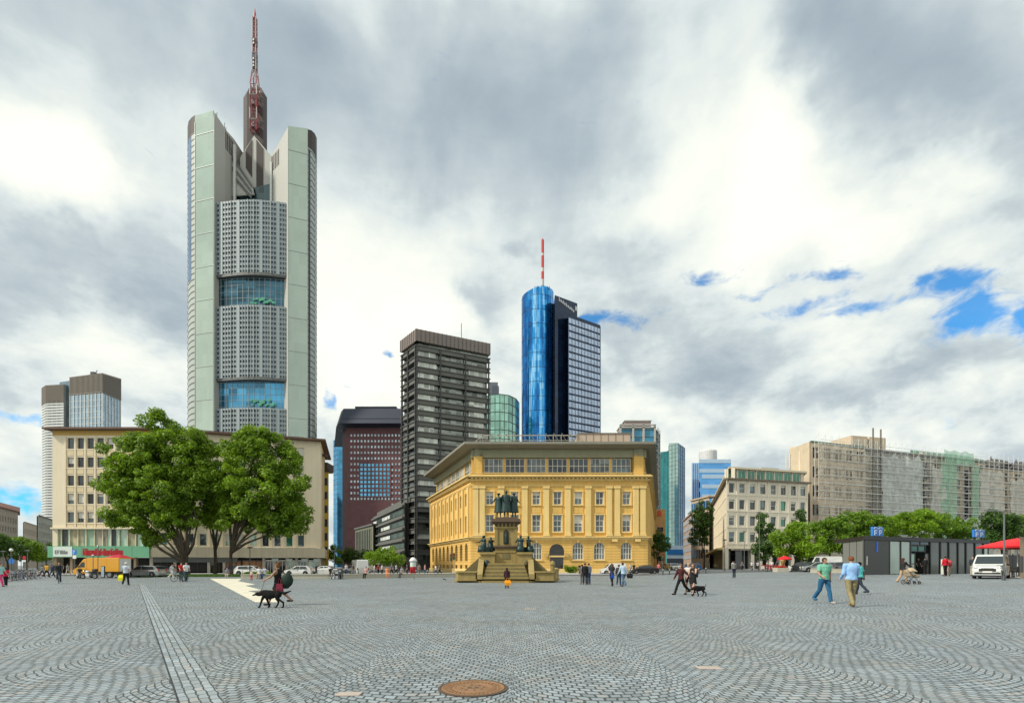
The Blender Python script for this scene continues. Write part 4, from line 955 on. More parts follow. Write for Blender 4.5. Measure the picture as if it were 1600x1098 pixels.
for a, b, mi in ((455, 447, 1), (447, 434, 1), (434, 422, 0), (422, 416, 1), (416, 397, 0), (397, 393, 1), (393, 372, 0)): an.tube((X, Y+2, AZ(a, Y)), (X, Y+2, AZ(b, Y)), .95, n=10, m=mi)
an.tube((X, Y+2, AZ(372, Y)), (X, Y+2, AZ(369, Y)), .2, n=6, m=0); an.build('antenna', [M('antenna_red', (.45, .025, .02), .5), m_mw], e)
mb = MB(); mb.tube((X, Y+2, AZ(455, Y)), (X, Y+2, AZ(445, Y)), 1.6, n=10)
for q in (-5, -3.5, 3, 4.4): mb.tube((X+q, Y+1, AZ(452, Y)), (X+q, Y+1, AZ(444.5+abs(q)*.3, Y)), .2, n=5)
mb.build('roof_rod', m_frD, e)

# tower group right of the yellow bank
Y = 240; P = simple(968, 1024, Y, 26); P[1] = W2(1024, Y); Pn = [P[0], P[1], W2(1030, 250), Vector((AX(1030, 250), 275)), ext(P[0], 35)]
e = tower('blue glass office tower with pale vertical fins above the right end of the yellow bank', 'tower', loc=P[0])
mb = MB(); mb.prism(Pn, 0, AZ(669, Y)); mb.build('glass_wall', glass('teal_blue_glass', (.05, .20, .32), metal=.65, cell=(2.4, 2.4, 3.4), cvar=.4), e)
f = Fr(Pn[0], Pn[1]); f2 = Fr(Pn[1], Pn[2]); mb = MB(); verts(mb, f, [.3, f.L*.37, f.L*.66, f.L-.4], .9, 0, AZ(664, Y), .9); verts(mb, f2, [f2.L-.6, f2.L*.5], .8, 0, AZ(664, Y), .6)
floors(mb, f, 0, f.L, [AZ(669, Y), AZ(665, Y)], .5, .9); mb.build('fin', m_conc, e)
mb = MB(); floors(mb, f, 0, f.L, lin(4, AZ(672, Y), 19), .4, .5); floors(mb, f2, 0, f2.L, lin(4, AZ(672, Y), 19), .4, .5); mb.build('floor_band', M('teal_band', (.10, .20, .24), .4), e)
mb = MB(); mb.prism([(AX(977, Y), Y+1), (AX(1018, Y), Y+1), (AX(1018, Y), Y+18), (AX(977, Y), Y+18)], AZ(669, Y), AZ(657, Y)); mb.build('plant_room', M('mauve_cladding', (.30, .24, .23), .6), e)
mb = MB(); mb.box(AX(976, Y), AX(1019, Y), Y+.6, Y+19, AZ(657, Y), AZ(655.5, Y)); mb.build('roof', m_conc, e)
Y = 175; P = simple(1019, 1040, Y, 20); e = empty('building', (P[0].x, P[0].y, 0), 'ochre building with a red emblem at the street mouth beside the yellow bank', 'building')
mb = MB(); mb.prism(P, 0, AZ(795, Y)); mb.build('wall', M('ochre_wall', (.50, .30, .13), .8, streak=.1), e)
mb = MB(); f = Fr(P[0], P[1]); fbox(mb, f, f.U(1027.5), f.U(1033), AZ(806, Y), AZ(799, Y), .2, 0); fbox(mb, f, f.U(1029), f.U(1031.5), AZ(799, Y), AZ(797, Y), .2, 0); mb.build('emblem', M('emblem_red', (.50, .05, .02), .5), e)
for r in range(4): win(e, f, f.L*.35, f.L*.85, 3+r*3.3, 4.8+r*3.3, m_frW, g_dark, depth=-.05)
# twin mirrored towers
g_teal = glass('teal_mirror', (.05, .30, .30), metal=.8, cell=(3, 3, 3.4), cvar=.18, scale=.03); g_sil = glass('silver_mirror', (.42, .56, .50), metal=.85, cell=(3, 3, 3.4), cvar=.10, scale=.02); g_ind = glass('indigo_mirror', (.04, .13, .28), metal=.8, cell=(3, 3, 3.4), cvar=.25)
for nm, pts, tops, mats_ in (('teal mirrored twin tower, the lower left one of the pair', [(1032, 420), (1048, 410), (1053, 425)], [706, 704, 712], (g_teal, g_sil)), ('taller silver and indigo mirrored twin tower, the right one of the pair', [(1045, 408), (1060, 400), (1070, 412)], [692, 691.5, 699], (g_sil, g_ind))):
    P = ppts(pts); e = tower(nm, 'tower', loc=P[1]); zts = [AZ(tp_, Yq[1]) for tp_, Yq in zip(tops, pts)]
    mb = MB(); B2 = [P[0], P[1], P[1]+Vector((0, 30)), ext(P[0], 30)]; mb.prism(B2, 0, [zts[0], zts[1], zts[1], zts[0]]); mb.build('glass_wall', mats_[0], e)
    mb = MB(); B2 = [P[1]+Vector((.02, 0)), P[2], P[2]+Vector((0, 20)), P[1]+Vector((.02, 30))]; mb.prism(B2, 0, [zts[1]-.3, zts[2], zts[2], zts[1]-.3]); mb.build('glass_flank', mats_[1], e)
    mb = MB()
    for f, zq in ((Fr(P[0], P[1]), min(zts[:2])), (Fr(P[1], P[2]), min(zts[1:]))): verts(mb, f, lin(0, f.L, 3), .25, 0, zq-.3, .2); floors(mb, f, 0, f.L, lin(0, zq-1, 30), .18, .15)
    mb.build('mullion', M('teal_metal', (.10, .20, .20), .4, metal=.4), e)
# stepped blue banded office with a white drum
Y = 300; g_band = glass('sky_band_glass', (.10, .32, .66), metal=.7, cell=(4, 4, 3.5), cvar=.15, scale=.02); m_sil = M('silver_band', (.42, .55, .70), .35, metal=.3, var=.1)
e = tower('stepped blue banded office tower with a white drum on its roof', 'tower', loc=(AX(1110, Y), Y))
for (x0, x1, yt, Yd, nbk) in ((1081, 1142, 723, 300, 7), (1094, 1148, 747, 292, 6)):
    P = simple(x0, x1, Yd, 25); mb = MB(); mb.prism(P, 0, AZ(yt, Yd)); mb.build('glass_wall', g_band, e)
    f = Fr(P[0], P[1]); mb = MB(); floors(mb, f, (4.2 if x0 == 1081 else 1), f.L+.1, [AZ(yt, Yd)-.1-j*5.6 for j in range(10)], 2.2, .3); mb.build('floor_band', m_sil, e)
f = Fr(W2(1081, 299.8), W2(1092, 299.8)); mb = MB(); verts(mb, f, lin(.3, f.L-.5, 3), .35, 0, AZ(724, 300), .3); mb.build('fin', m_sil, e)
mb = MB(); mb.lathe([(5.2, 0), (5.2, AZ(707, 306)-AZ(723, 306)), (4.9, AZ(706, 306)-AZ(723, 306)+.3), (.2, AZ(706, 306)-AZ(723, 306)+.3)], (AX(1106, 308), 308, AZ(721, 306)), 28); mb.build('drum', M('drum_white', (.60, .61, .62), .6, streak=.1), e)
mb = MB(); mb.box(AX(1098, 305), AX(1124, 305), 301.5, 315, AZ(723, 300), AZ(720.5, 300)); mb.build('plinth', m_pyd, e)
# beige mid-rise with strip window, and the street's far side
for (a, b, yt, lab, col, bands) in (((1080, 190), (1108, 178), 776, 'beige office with a blue strip window behind the street tree', (.46, .38, .28), 5), ((1068, 240), (1084, 200), 800, 'pink buff terrace at the far left side of the street behind the beige office', (.42, .30, .22), 6)):
    A, B = W2(*a), W2(*b); f = Fr(A, B); e = empty('building', (A.x, A.y, .5), lab, 'building'); h3 = AZ(yt, b[1])
    mb = MB(); mb.prism([A, B, ext(B, 35), ext(A, 8)], 0, h3); mb.build('wall', M('beige_%d' % yt, col, .8, streak=.1), e)
    hb = (h3-4)/bands
    for j in range(bands):
        mb = MB(); fbox(mb, f, .4, f.L-.3, 3.4+j*hb+.9, 3.4+(j+1)*hb-.5, .12, -.1); o = mb.build('window_band', g_blue if j == bands-1 and yt == 776 else g_dark, e)
        mb = MB(); verts(mb, f, lin(.4, f.L-.3, 7), .2, 3.4+j*hb+.9, 3.4+(j+1)*hb-.5, .2, 0, .1); mb.build('mullion', M('beige_%d' % yt, col), o)
    mb = MB(); fbox(mb, f, -.2, f.L+.2, h3, h3+.5, .4, -3); mb.build('cornice', M('beige_%d' % yt, col), e)
# closing block and footbridge at the street's end
Y = 330; P = simple(1042, 1076, Y, 12); e = empty('building', (P[0].x, Y, 0), 'low white and blue banded block closing the far end of the street', 'building')
mb = MB(); mb.prism(P, 0, AZ(852, Y)); mb.build('wall', M('far_white', (.42, .50, .56), .6), e); f = Fr(P[0], P[1]); mb = MB(); fbox(mb, f, 0, f.L, AZ(866, Y), AZ(858, Y), .3, 0); mb.build('window_band', glass('far_blue', (.05, .22, .50), metal=.4), e)
mb = MB(); fbox(mb, f, 0, f.L, 0, AZ(872, Y), .3, 0); mb.build('base', m_frD, e)
# ================================================================== the yellow sandstone bank
Y = 96.0; zy = lambda p: AZ(p, Y)
m_sand = M('yellow_sandstone', (.75, .475, .13), .85, streak=.26, var=.20, courses=.62, cstr=.13, scale=.35, bump=.2, bscale=6)
m_sandr = M('rusticated_sandstone', (.73, .46, .13), .85, streak=.22, var=.20, scale=.4, courses=.52, bump=.2, bscale=6, grime=.25)
m_sandl = M('pale_sandstone', (.80, .59, .24), .85, streak=.20, var=.16, scale=.4)
m_eave = M('grey_eaves', (.22, .21, .17), .6); m_frieze = M('olive_frieze', (.30, .30, .20), .8, streak=.1)
m_frY = M('cream_frame', (.72, .70, .60), .5, var=.06)
g_bank = glass('bank_glass', (.10, .12, .13), cell=(1.1, 1.1, 1.3), cvar=.6)
K0 = W2(735, 96); K1 = W2(1012, 96); LB = Vector((-20.6, 129)); RB = Vector((54*.985, 191))
f = Fr(K0, K1); fl = Fr(LB, K0); fr = Fr(K1, RB)
e = empty('bank_building', (K0.x, K0.y, 0), 'yellow sandstone bank building with arched windows, pilasters and a rooftop pergola', 'bank')
ze = zy(698)
ux = lambda p: f.U(p)
up = [765, 804, 838, 871, 903.6, 937, 979]
ops = []
for p in up:
    u = ux(p); ops += [(u-.72, u+.72, zy(788), zy(768)), (u-.78, u+.78, zy(830.5), zy(804))]
arc = [(ux(p)-1.02, ux(p)+1.02, zy(874), zy(855.5)) for p in (765, 804, 838, 903, 936.5, 978.5)]   # up to the spring line
door = (ux(870)-1.25, ux(870)+1.25, .25, zy(870))
lun = (ux(870)-1.4, ux(870)+1.4, zy(867.5), zy(861))
zg1 = zy(838)
def arched(o): r = (o[1]-o[0])/2; return (o[0], o[1], o[2], o[3]+r)
mb = MB(); wall(mb, f, 0, f.L, zg1, zy(741), [o for o in ops], .35); mb.build('wall', m_sand, e)
mb = MB(); wall(mb, f, 0, f.L, .12, zg1, [arched(o) for o in arc]+[door, arched(lun)], .4)
for o in arc+[lun]: arch_fill(mb, f, o[0], o[1], o[3], .4)
mb.build('rusticated_wall', m_sandr, e)
for i, o in enumerate(ops): win(e, f, *o, m_frY, g_bank if rnd() < .7 else g_mid, depth=.35, nv=2, nh=3 if i % 2 else 2, bar=.11, blind=(.5 if i in (9, 8) else random.choice([0, 0, 0, .3, .2])), name='window')
for o in arc: win(e, f, *arched(o), m_frY, g_bank, depth=.36, nv=4, nh=2, bar=.10, name='arched_window', arch=True)
o = arched(lun); win(e, f, *o, m_frD, glass('black_lunette', (.02, .022, .022)), depth=.3, nv=1, bar=.08, name='arched_window', arch=True)
mb = MB(); fbox(mb, f, door[0]-.25, door[1]+.25, door[3], door[3]+.3, .25, -.1); mb.build('door_lintel', m_sandl, e)
dd = win(e, f, *door, m_frD, g_shop, depth=.45, nv=4, nh=1, bar=.09, name='entrance_door'); 
mb = MB()
for p in (854, 886): fbox(mb, f, ux(p)-.25, ux(p)+.25, zy(870), zy(864), .5, .1)
mb.build('wall_lantern', M('lantern', (.45, .34, .12), .5), e)
# pilasters with bases and capitals
pil = [743.5, 753.5, 783, 820, 853.5, 887, 919, 951.5, 964, 993, 1004]
for p in pil:
    u = ux(p); mb = MB(); fbox(mb, f, u-.50, u+.50, zy(833), zy(763), .38, 0); fbox(mb, f, u-.62, u+.62, zy(763), zy(760), .50, 0); fbox(mb, f, u-.58, u+.58, zy(836), zy(833), .55, 0); fbox(mb, f, u-.62, u+.62, zy(837.5), zy(836), .62, 0)
    mb.build('pilaster', m_sandl, e)
# string courses, cornice, sills and window hoods
def course(ff, z0, z1, d, mt=m_sandl, nm='cornice', ext_=0.0):
    mb = MB(); fbox(mb, ff, -ext_, ff.L+ext_, z0, z1, d, 0); fbox(mb, ff, -ext_, ff.L+ext_, z0-.18, z0, d*.55, 0); return mb.build(nm, mt, e)
for ff in (f, fl, fr):
    x_ = .0
    course(ff, zy(842), zy(840.5), .35, nm='string_course'); course(ff, zy(839.5), zy(838), .6, nm='string_course', ext_=.3)
    course(ff, zy(750), zy(748.8), .45, ext_=.2); course(ff, zy(745), zy(743.5), .95, ext_=.6); course(ff, zy(743.3), zy(742), .7, ext_=.4); course(ff, zy(758), zy(757), .2)
    course(ff, .0, .9, .25, nm='plinth')
    mb = MB(); n = int(ff.L/.75)
    for i in range(n): u = .2+i*ff.L/n; fbox(mb, ff, u, u+.32, zy(748.5), zy(745.8), .62, 0)
    mb.build('dentil_band', m_sandl, e)
for o in ops:
    each('window_surround', m_sandl, e, f, [(o[0]-.22, o[0], o[2], o[3]+.0, .12, -.02)])
    mb = MB(); fbox(mb, f, o[0]-.26, o[1]+.26, o[2]-.22, o[2], .22, -.02); fbox(mb, f, o[1], o[1]+.22, o[2], o[3], .12, -.02); fbox(mb, f, o[0]-.24, o[1]+.24, o[3], o[3]+.24, .16, -.02); mb.build('window_surround', m_sandl, e)
for p in (838, 871, 903.6, 937): each('apron_panel', m_sand, e, f, [(ux(p)-.9, ux(p)+.9, zy(801), zy(791), .07, 0)])
for o in arc:      # keystone and sill
    u = (o[0]+o[1])/2; r = 1.02
    mb = MB(); fbox(mb, f, u-.16, u+.16, o[3]+r-.02, o[3]+r+.55, .22, 0); fbox(mb, f, o[0]-.15, o[1]+.15, o[2]-.2, o[2], .2, 0); mb.build('keystone_and_sill', m_sandl, e)
for p in (960, 996): each('bracket', m_sandl, e, f, [(ux(p)-.5, ux(p)+.5, zy(846), zy(842), .5, 0)])
# sides
def side(ff, nwin, z_top):
    mb = MB(); pit = (ff.L-2.5)/nwin; os_ = []; oa = []
    w_ = min(1.5, pit*.42)
    for i in range(nwin):
        u = 1.5+(i+.5)*pit; os_ += [(u-w_/2, u+w_/2, zy(788), zy(768)), (u-w_/2, u+w_/2, zy(830.5), zy(804))]; oa.append((u-w_/2-.2, u+w_/2+.2, zy(876), zy(855.5)))
    wall(mb, ff, 0, ff.L, zg1, zy(741), os_, .45); mb.build('wall', m_sand, e)
    mb = MB(); wall(mb, ff, 0, ff.L, .12, zg1, [arched(o) for o in oa]+[(o[0]+.2, o[1]-.2, .5, 1.6) for o in oa], .5)
    for o in oa: arch_fill(mb, ff, o[0], o[1], o[3], .5)
    mb.build('rusticated_wall', m_sandr, e)
    for o in os_: win(e, ff, *o, m_frY, g_bank, depth=.4, nv=2, nh=2, bar=.10)
    for o in oa: win(e, ff, *arched(o), m_frB, g_bank, depth=.5, nv=2, nh=2, bar=.09, name='arched_window', arch=True); win(e, ff, o[0]+.2, o[1]-.2, .5, 1.6, m_frD, g_dark, depth=.4)
    for i in range(nwin+1):
        u = 1.5+i*pit
        each('pilaster', m_sandl, e, ff, [(u-.4, u+.4, zy(836), zy(760), .35, 0)])
side(fl, 9, 0); side(fr, 12, 0)
# attic gallery, set back, under the wide eaves
ins = 1.6
def attic(ff, bays, x0, x1):
    za, zb_ = zy(738), zy(708)
    mb = MB(); fbox(mb, ff, 0, ff.L, za-1.2, zb_, -ins-.3, -ins-.8); mb.build('attic_wall', m_sand, e)
    for i in range(bays):
        u0 = x0+(x1-x0)*i/bays+.22; u1 = x0+(x1-x0)*(i+1)/bays-.22
        win(e, ff, u0, u1, zy(737), zy(714), m_frY, random.choice([g_dark, g_mid, g_bank, glass('pale_attic_glass', (.42, .45, .42), metal=.2, var=.1)]), depth=ins-.1, nv=4, nh=2, bar=.09, name='attic_window')
        mb = MB(); fbox(mb, ff, u0-.45, u0-.05, za-1.2, zb_, -ins+.25, -ins-.3); mb.build('attic_pier', m_sand, e)
    mb = MB(); fbox(mb, ff, .0, ff.L, zy(713), zy(700), -.9, -2.5); mb.build('frieze', m_frieze, e)
    mb = MB(); fbox(mb, ff, .2, ff.L-.2, zy(738.5), zy(737.6), -.25, -.6); fbox(mb, ff, .2, ff.L-.2, zy(742), zy(741.2), -.2, -.65)
    n = int((x1-x0)/.34)
    for i in range(n): u = x0+(x1-x0)*i/n; q = ff.p(u, zy(741.2), -.42); mb.tube(q, (q[0], q[1], zy(738.5)), .09, .06, n=5)
    mb.build('balustrade', m_sandl, e)
attic(f, 7, ux(754), ux(990)); attic(fl, 9, 1.2, fl.L-1.5); attic(fr, 11, 1.5, fr.L-1)
mb = MB(); fbox(mb, f, ux(740), ux(753), zy(741), zy(712), -.3, -1.6); fbox(mb, f, ux(991), ux(1006), zy(741), zy(712), -.2, -1.6); mb.build('attic_corner', m_sand, e)
# roof slab with raking eaves
ov = 1.5
def outset(P, d):
    n = len(P); R = []
    for i in range(n):
        a, b, c = P[i-1], P[i], P[(i+1) % n]; n1 = Fr(a, b).n; n2 = Fr(b, c).n; s = (n1+n2).normalized(); R.append(b+s*(d/max(.35, s.dot(n1))))
    return R
PB = [LB, K0, K1, RB, Vector((30, 200)), Vector((-8, 150))]
mb = MB(); P = outset(PB, ov); P2 = outset(PB, .2); n = 6; zr = zy(700)
v = [(p.x, p.y, zr) for p in P2]+[(p.x, p.y, zr+.45) for p in P]+[(p.x, p.y, zr+.9) for p in P]+[(p.x, p.y, zr+1.15) for p in outset(PB, -1.5)]
mb.add(v, [tuple(range(n-1, -1, -1))]+[(a*n+i, a*n+(i+1) % n, (a+1)*n+(i+1) % n, (a+1)*n+i) for a in range(3) for i in range(n)]+[tuple(range(3*n, 4*n))]); mb.build('roof', m_eave, e)
mb = MB(); mb.prism([tuple(p) for p in PB], 0, [zy(742)-.3]*6)
# rooftop pergola and plant
zt_ = zr+1.1
fp = Fr(f.p(ux(752), 0, -3), f.p(ux(905), 0, -3))
m_perg = M('pergola_metal', (.40, .38, .33), .6); mb = MB()
fbox(mb, fp, 0, fp.L, zt_+2.0, zt_+2.15, 0, -.15); fbox(mb, fp, 0, fp.L, zt_+1.1, zt_+1.18, 0, -.08)
for i in range(13):
    u = fp.L*i/12; fbox(mb, fp, u-.05, u+.05, zt_-.1, zt_+2.0, 0, -.12)
    mb.tube(fp.p(u, zt_+2.05, 1.2), fp.p(min(fp.L, u+1.9), zt_+.3, -1.6), .07, n=4); mb.tube(fp.p(u, zt_+2.1, 1.3), fp.p(u, zt_+2.1, -2.5), .06, n=4)
mb.build('pergola', m_perg, e)
mb = MB(); fq = Fr(f.p(ux(906), 0, -2.6), f.p(ux(990), 0, -2.6)); fbox(mb, fq, 0, fq.L, zt_-.2, zt_+2.3, 0, -6); mb.build('roof_pavilion', M('pink_beige_cladding', (.48, .38, .30), .7, var=.08), e)
mb = MB(); verts(mb, fq, lin(.1, fq.L, 7), .08, zt_, zt_+2.35, .06); fbox(mb, fq, -.1, fq.L+.1, zt_+2.3, zt_+2.42, .15, -6.1); mb.build('pavilion_trim', m_frB, e)
mb = MB(); fbox(mb, f, ux(757), ux(903), zt_-.2, zt_+1.5, -7, -12); mb.build('roof_house', M('sage_cladding', (.24, .28, .22), .7), e)
mb = MB(); fs_ = Fr(fl.p(2, 0, -2.2), fl.p(fl.L-1, 0, -2.2)); n = 16
for i in range(n+1): fbox(mb, fs_, fs_.L*i/n-.04, fs_.L*i/n+.04, zt_-.2, zt_+1.3, 0, -.08)
fbox(mb, fs_, 0, fs_.L, zt_+1.25, zt_+1.33, 0, -.08); fbox(mb, fs_, 0, fs_.L, zt_+.6, zt_+.66, 0, -.06); mb.build('roof_rail', m_perg, e)

# ================================================================== white corner building on the right
Y = 125.0; zy2 = lambda p, Yq=125.0: AZ(p, Yq)
mk_lime = M('limestone_grid', (.74, .68, .56), .8, streak=.12, var=.08, scale=.3); mk_lime2 = M('limestone_side', (.68, .60, .44), .8, streak=.12, var=.08, scale=.3)
Q0 = Vector((79, 205)); Q1 = W2(1138, 125); Q2 = W2(1262, 131.5)
e = empty('corner_office', (Q1.x, Q1.y, .55), 'white limestone corner office with green glazed attic on the right', 'office building')
f = Fr(Q1, Q2); fs = Fr(Q0, Q1); zt_ = zy2(749)
cx8 = [1143.4, 1159.5, 1176, 1192, 1208.5, 1224, 1239.8, 1254.7]; cy4 = [(754, 769), (779.5, 794.5), (805, 820), (830.5, 846)]
ops = [(f.U(p)-.78, f.U(p)+.78, zy2(b), zy2(a)) for p in cx8 for a, b in cy4]
mb = MB(); wall(mb, f, 0, f.L, zy2(855), zt_, ops, .3); mb.build('wall', mk_lime, e)
for o in ops: win(e, f, *o, m_frW if rnd() < .5 else m_frB, random.choice([g_green, g_mid, g_dark, g_bank]), depth=.3, bar=.08, nh=random.choice([1, 1, 2]), blind=random.choice([0, 0, .2]))
ops2 = []
for i in range(22):
    u = 2+i*(fs.L-3)/22
    for a, b in cy4: ops2.append((u, u+1.7, zy2(b), zy2(a)))
mb = MB(); wall(mb, fs, 0, fs.L, zy2(855), zt_, ops2, .35); mb.build('wall', mk_lime2, e)
for o in ops2: win(e, fs, *o, m_frD, g_dark, depth=.35, bar=.08)
mb = MB()
for ff in (f, fs):
    for a, b in cy4: fbox(mb, ff, 0, ff.L, zy2(b)-.62, zy2(b)-.42, .14, 0)
    fbox(mb, ff, -.2, ff.L+.2, zy2(857), zy2(855), .3, 0)
mb.build('string_course', mk_lime, e)
mb = MB()
for p in [1135.3+.2]+[(a+b)/2 for a, b in zip(cx8, cx8[1:])]+[1261]: u = f.U(p); fbox(mb, f, u-.16, u+.16, zy2(855), zt_, .12, 0)
for i in range(23): u = 1.2+i*(fs.L-3)/22; fbox(mb, fs, u, u+.35, zy2(855), zt_, .2, 0)
mb.build('rib', mk_lime, e)
mb = MB()
for ff in (f, fs): fbox(mb, ff, -.6, ff.L+.6, zt_, zt_+.35, .7, -1); 
mb.build('cornice', M('bronze_cornice', (.16, .13, .09), .6), e)
zt3 = zy2(731)
for i in range(8):
    u0 = f.U(1142)+i*(f.L-1.8)/8; win(e, f, u0, u0+(f.L-1.8)/8-.5, zt_+.45, zt3-.15, m_frW, g_green, depth=1.0, nv=2, bar=.09, name='attic_window')
mb = MB(); fbox(mb, f, .1, f.L-.1, zt_+.3, zt3, -1.05, -1.5); fbox(mb, fs, 0, fs.L-.1, zt_+.3, zt3, -1.05, -1.5); verts(mb, f, [f.U(1141)+i*(f.L-1.8)/8 for i in range(9)], .28, zt_+.3, zt3, -.75, 0, -1.04); mb.build('attic_wall', mk_lime, e)
mb = MB(); verts(mb, fs, lin(.5, fs.L-.5, 30), .5, zt_+.3, zt3, -.7, 0, -1.04); mb.build('attic_rib', mk_lime, e)
mb = MB(); PBk = [Q0, Q1, Q2, Vector((82, 147)), Vector((96, 205))]; mb.prism([tuple(p) for p in outset(PBk, -.1)], zt3, zt3+.45); mb.build('roof', mk_lime2, e)
mb = MB(); fbox(mb, f, f.U(1208), f.U(1236), zt3+.4, zt3+1.6, -4, -9); mb.build('roof_plant', m_conc, e)
mb = MB(); mb.prism([tuple(p) for p in outset(PBk, -3)], 0, zt3-.3); mb.build('core', m_int, e)
# ground floor: deep entrance, side arcade with yellow canopy
each('pier', mk_lime, e, f, [(u-.5, u+.5, .5, zy2(855), .0, -.9) for u in (f.U(1135.6), f.U(1176), f.U(1190), f.U(1205), f.U(1222), f.U(1240), f.L-.5)])
each('pier', mk_lime2, e, fs, [(1+i*fs.L/18, 1.8+i*fs.L/18, .5, zy2(857), .0, -.8) for i in range(18)])
mb = MB(); fbox(mb, f, .2, f.L-.2, .5, zy2(857), -1.6, -1.8); fbox(mb, fs, .2, fs.L-2, .5, zy2(857), -1.6, -1.8); mb.build('shopfront', g_shop, e)
mb = MB(); fbox(mb, f, f.U(1141), f.U(1171), zy2(859.5), zy2(857), 1.2, 0); mb.build('canopy', m_frB, e)
mb = MB(); fbox(mb, fs, fs.L*.15, fs.L-.3, zy2(858.5), zy2(855.5), 2.6, 0); mb.build('canopy', M('yellow_canopy', (.50, .36, .12), .7), e)

# ================================================================== scaffolded terrace on the right
S0 = W2(1233, 158); S1 = W2(1266, 145); S2 = W2(1600, 178); S3 = S1+(S2-S1)*1.35
fS = Fr(S1, S3); fG = Fr(S0, S1)
zs = lambda p: AZ(p, 145)
m_rend = M('stripped_render', (.68, .59, .47), .9, streak=.06, var=.18, scale=.25); m_rend2 = M('pale_render', (.74, .61, .46), .9, streak=.05, var=.12); m_rend3 = M('grey_render', (.54, .52, .47), .9, streak=.06, var=.2)
m_greenp = M('oxidised_copper', (.09, .19, .13), .7, var=.3, streak=.2); m_steel = M('scaffold_tube', (.62, .64, .64), .5, metal=0, var=.2); m_deck = M('scaffold_deck', (.62, .60, .54), .8, var=.3)
H = zs(690)
def netmat(name, col, dens):
    m = bpy.data.materials.new(name); nt, N, L = nodes_of(m); out = N.new('ShaderNodeOutputMaterial'); mix = N.new('ShaderNodeMixShader'); tr = N.new('ShaderNodeBsdfTransparent'); df = N.new('ShaderNodeBsdfDiffuse'); tl = N.new('ShaderNodeBsdfTranslucent'); m2 = N.new('ShaderNodeMixShader')
    g = N.new('ShaderNodeNewGeometry'); pos = g.outputs['Position']
    nz = noisen(nt, vmth(nt, 'MULTIPLY', pos, (.35, .35, .3)).outputs[0], 1, 3, .5); a = mth(nt, 'MULTIPLY_ADD', nz, .7, dens-.35, clamp=True)
    c = ramp(nt, noisen(nt, vmth(nt, 'MULTIPLY', pos, (.8, .8, .5)).outputs[0], 1, 4, .6), [(.3, tuple(x*.8 for x in col)), (.7, tuple(min(1, x*1.2) for x in col))])
    L.new(c, df.inputs[0]); L.new(c, tl.inputs[0]); m2.inputs[0].default_value = .15; L.new(df.outputs[0], m2.inputs[1]); L.new(tl.outputs[0], m2.inputs[2])
    L.new(a, mix.inputs[0]); L.new(tr.outputs[0], mix.inputs[1]); L.new(m2.outputs[0], mix.inputs[2]); L.new(mix.outputs[0], out.inputs[0]); return m
n_be = netmat('beige_netting', (.86, .76, .64), .34); n_gr = netmat('grey_netting', (.80, .84, .80), .60); n_gn = netmat('green_netting', (.38, .66, .48), .60); n_pl = netmat('pale_netting', (.88, .85, .78), .52)
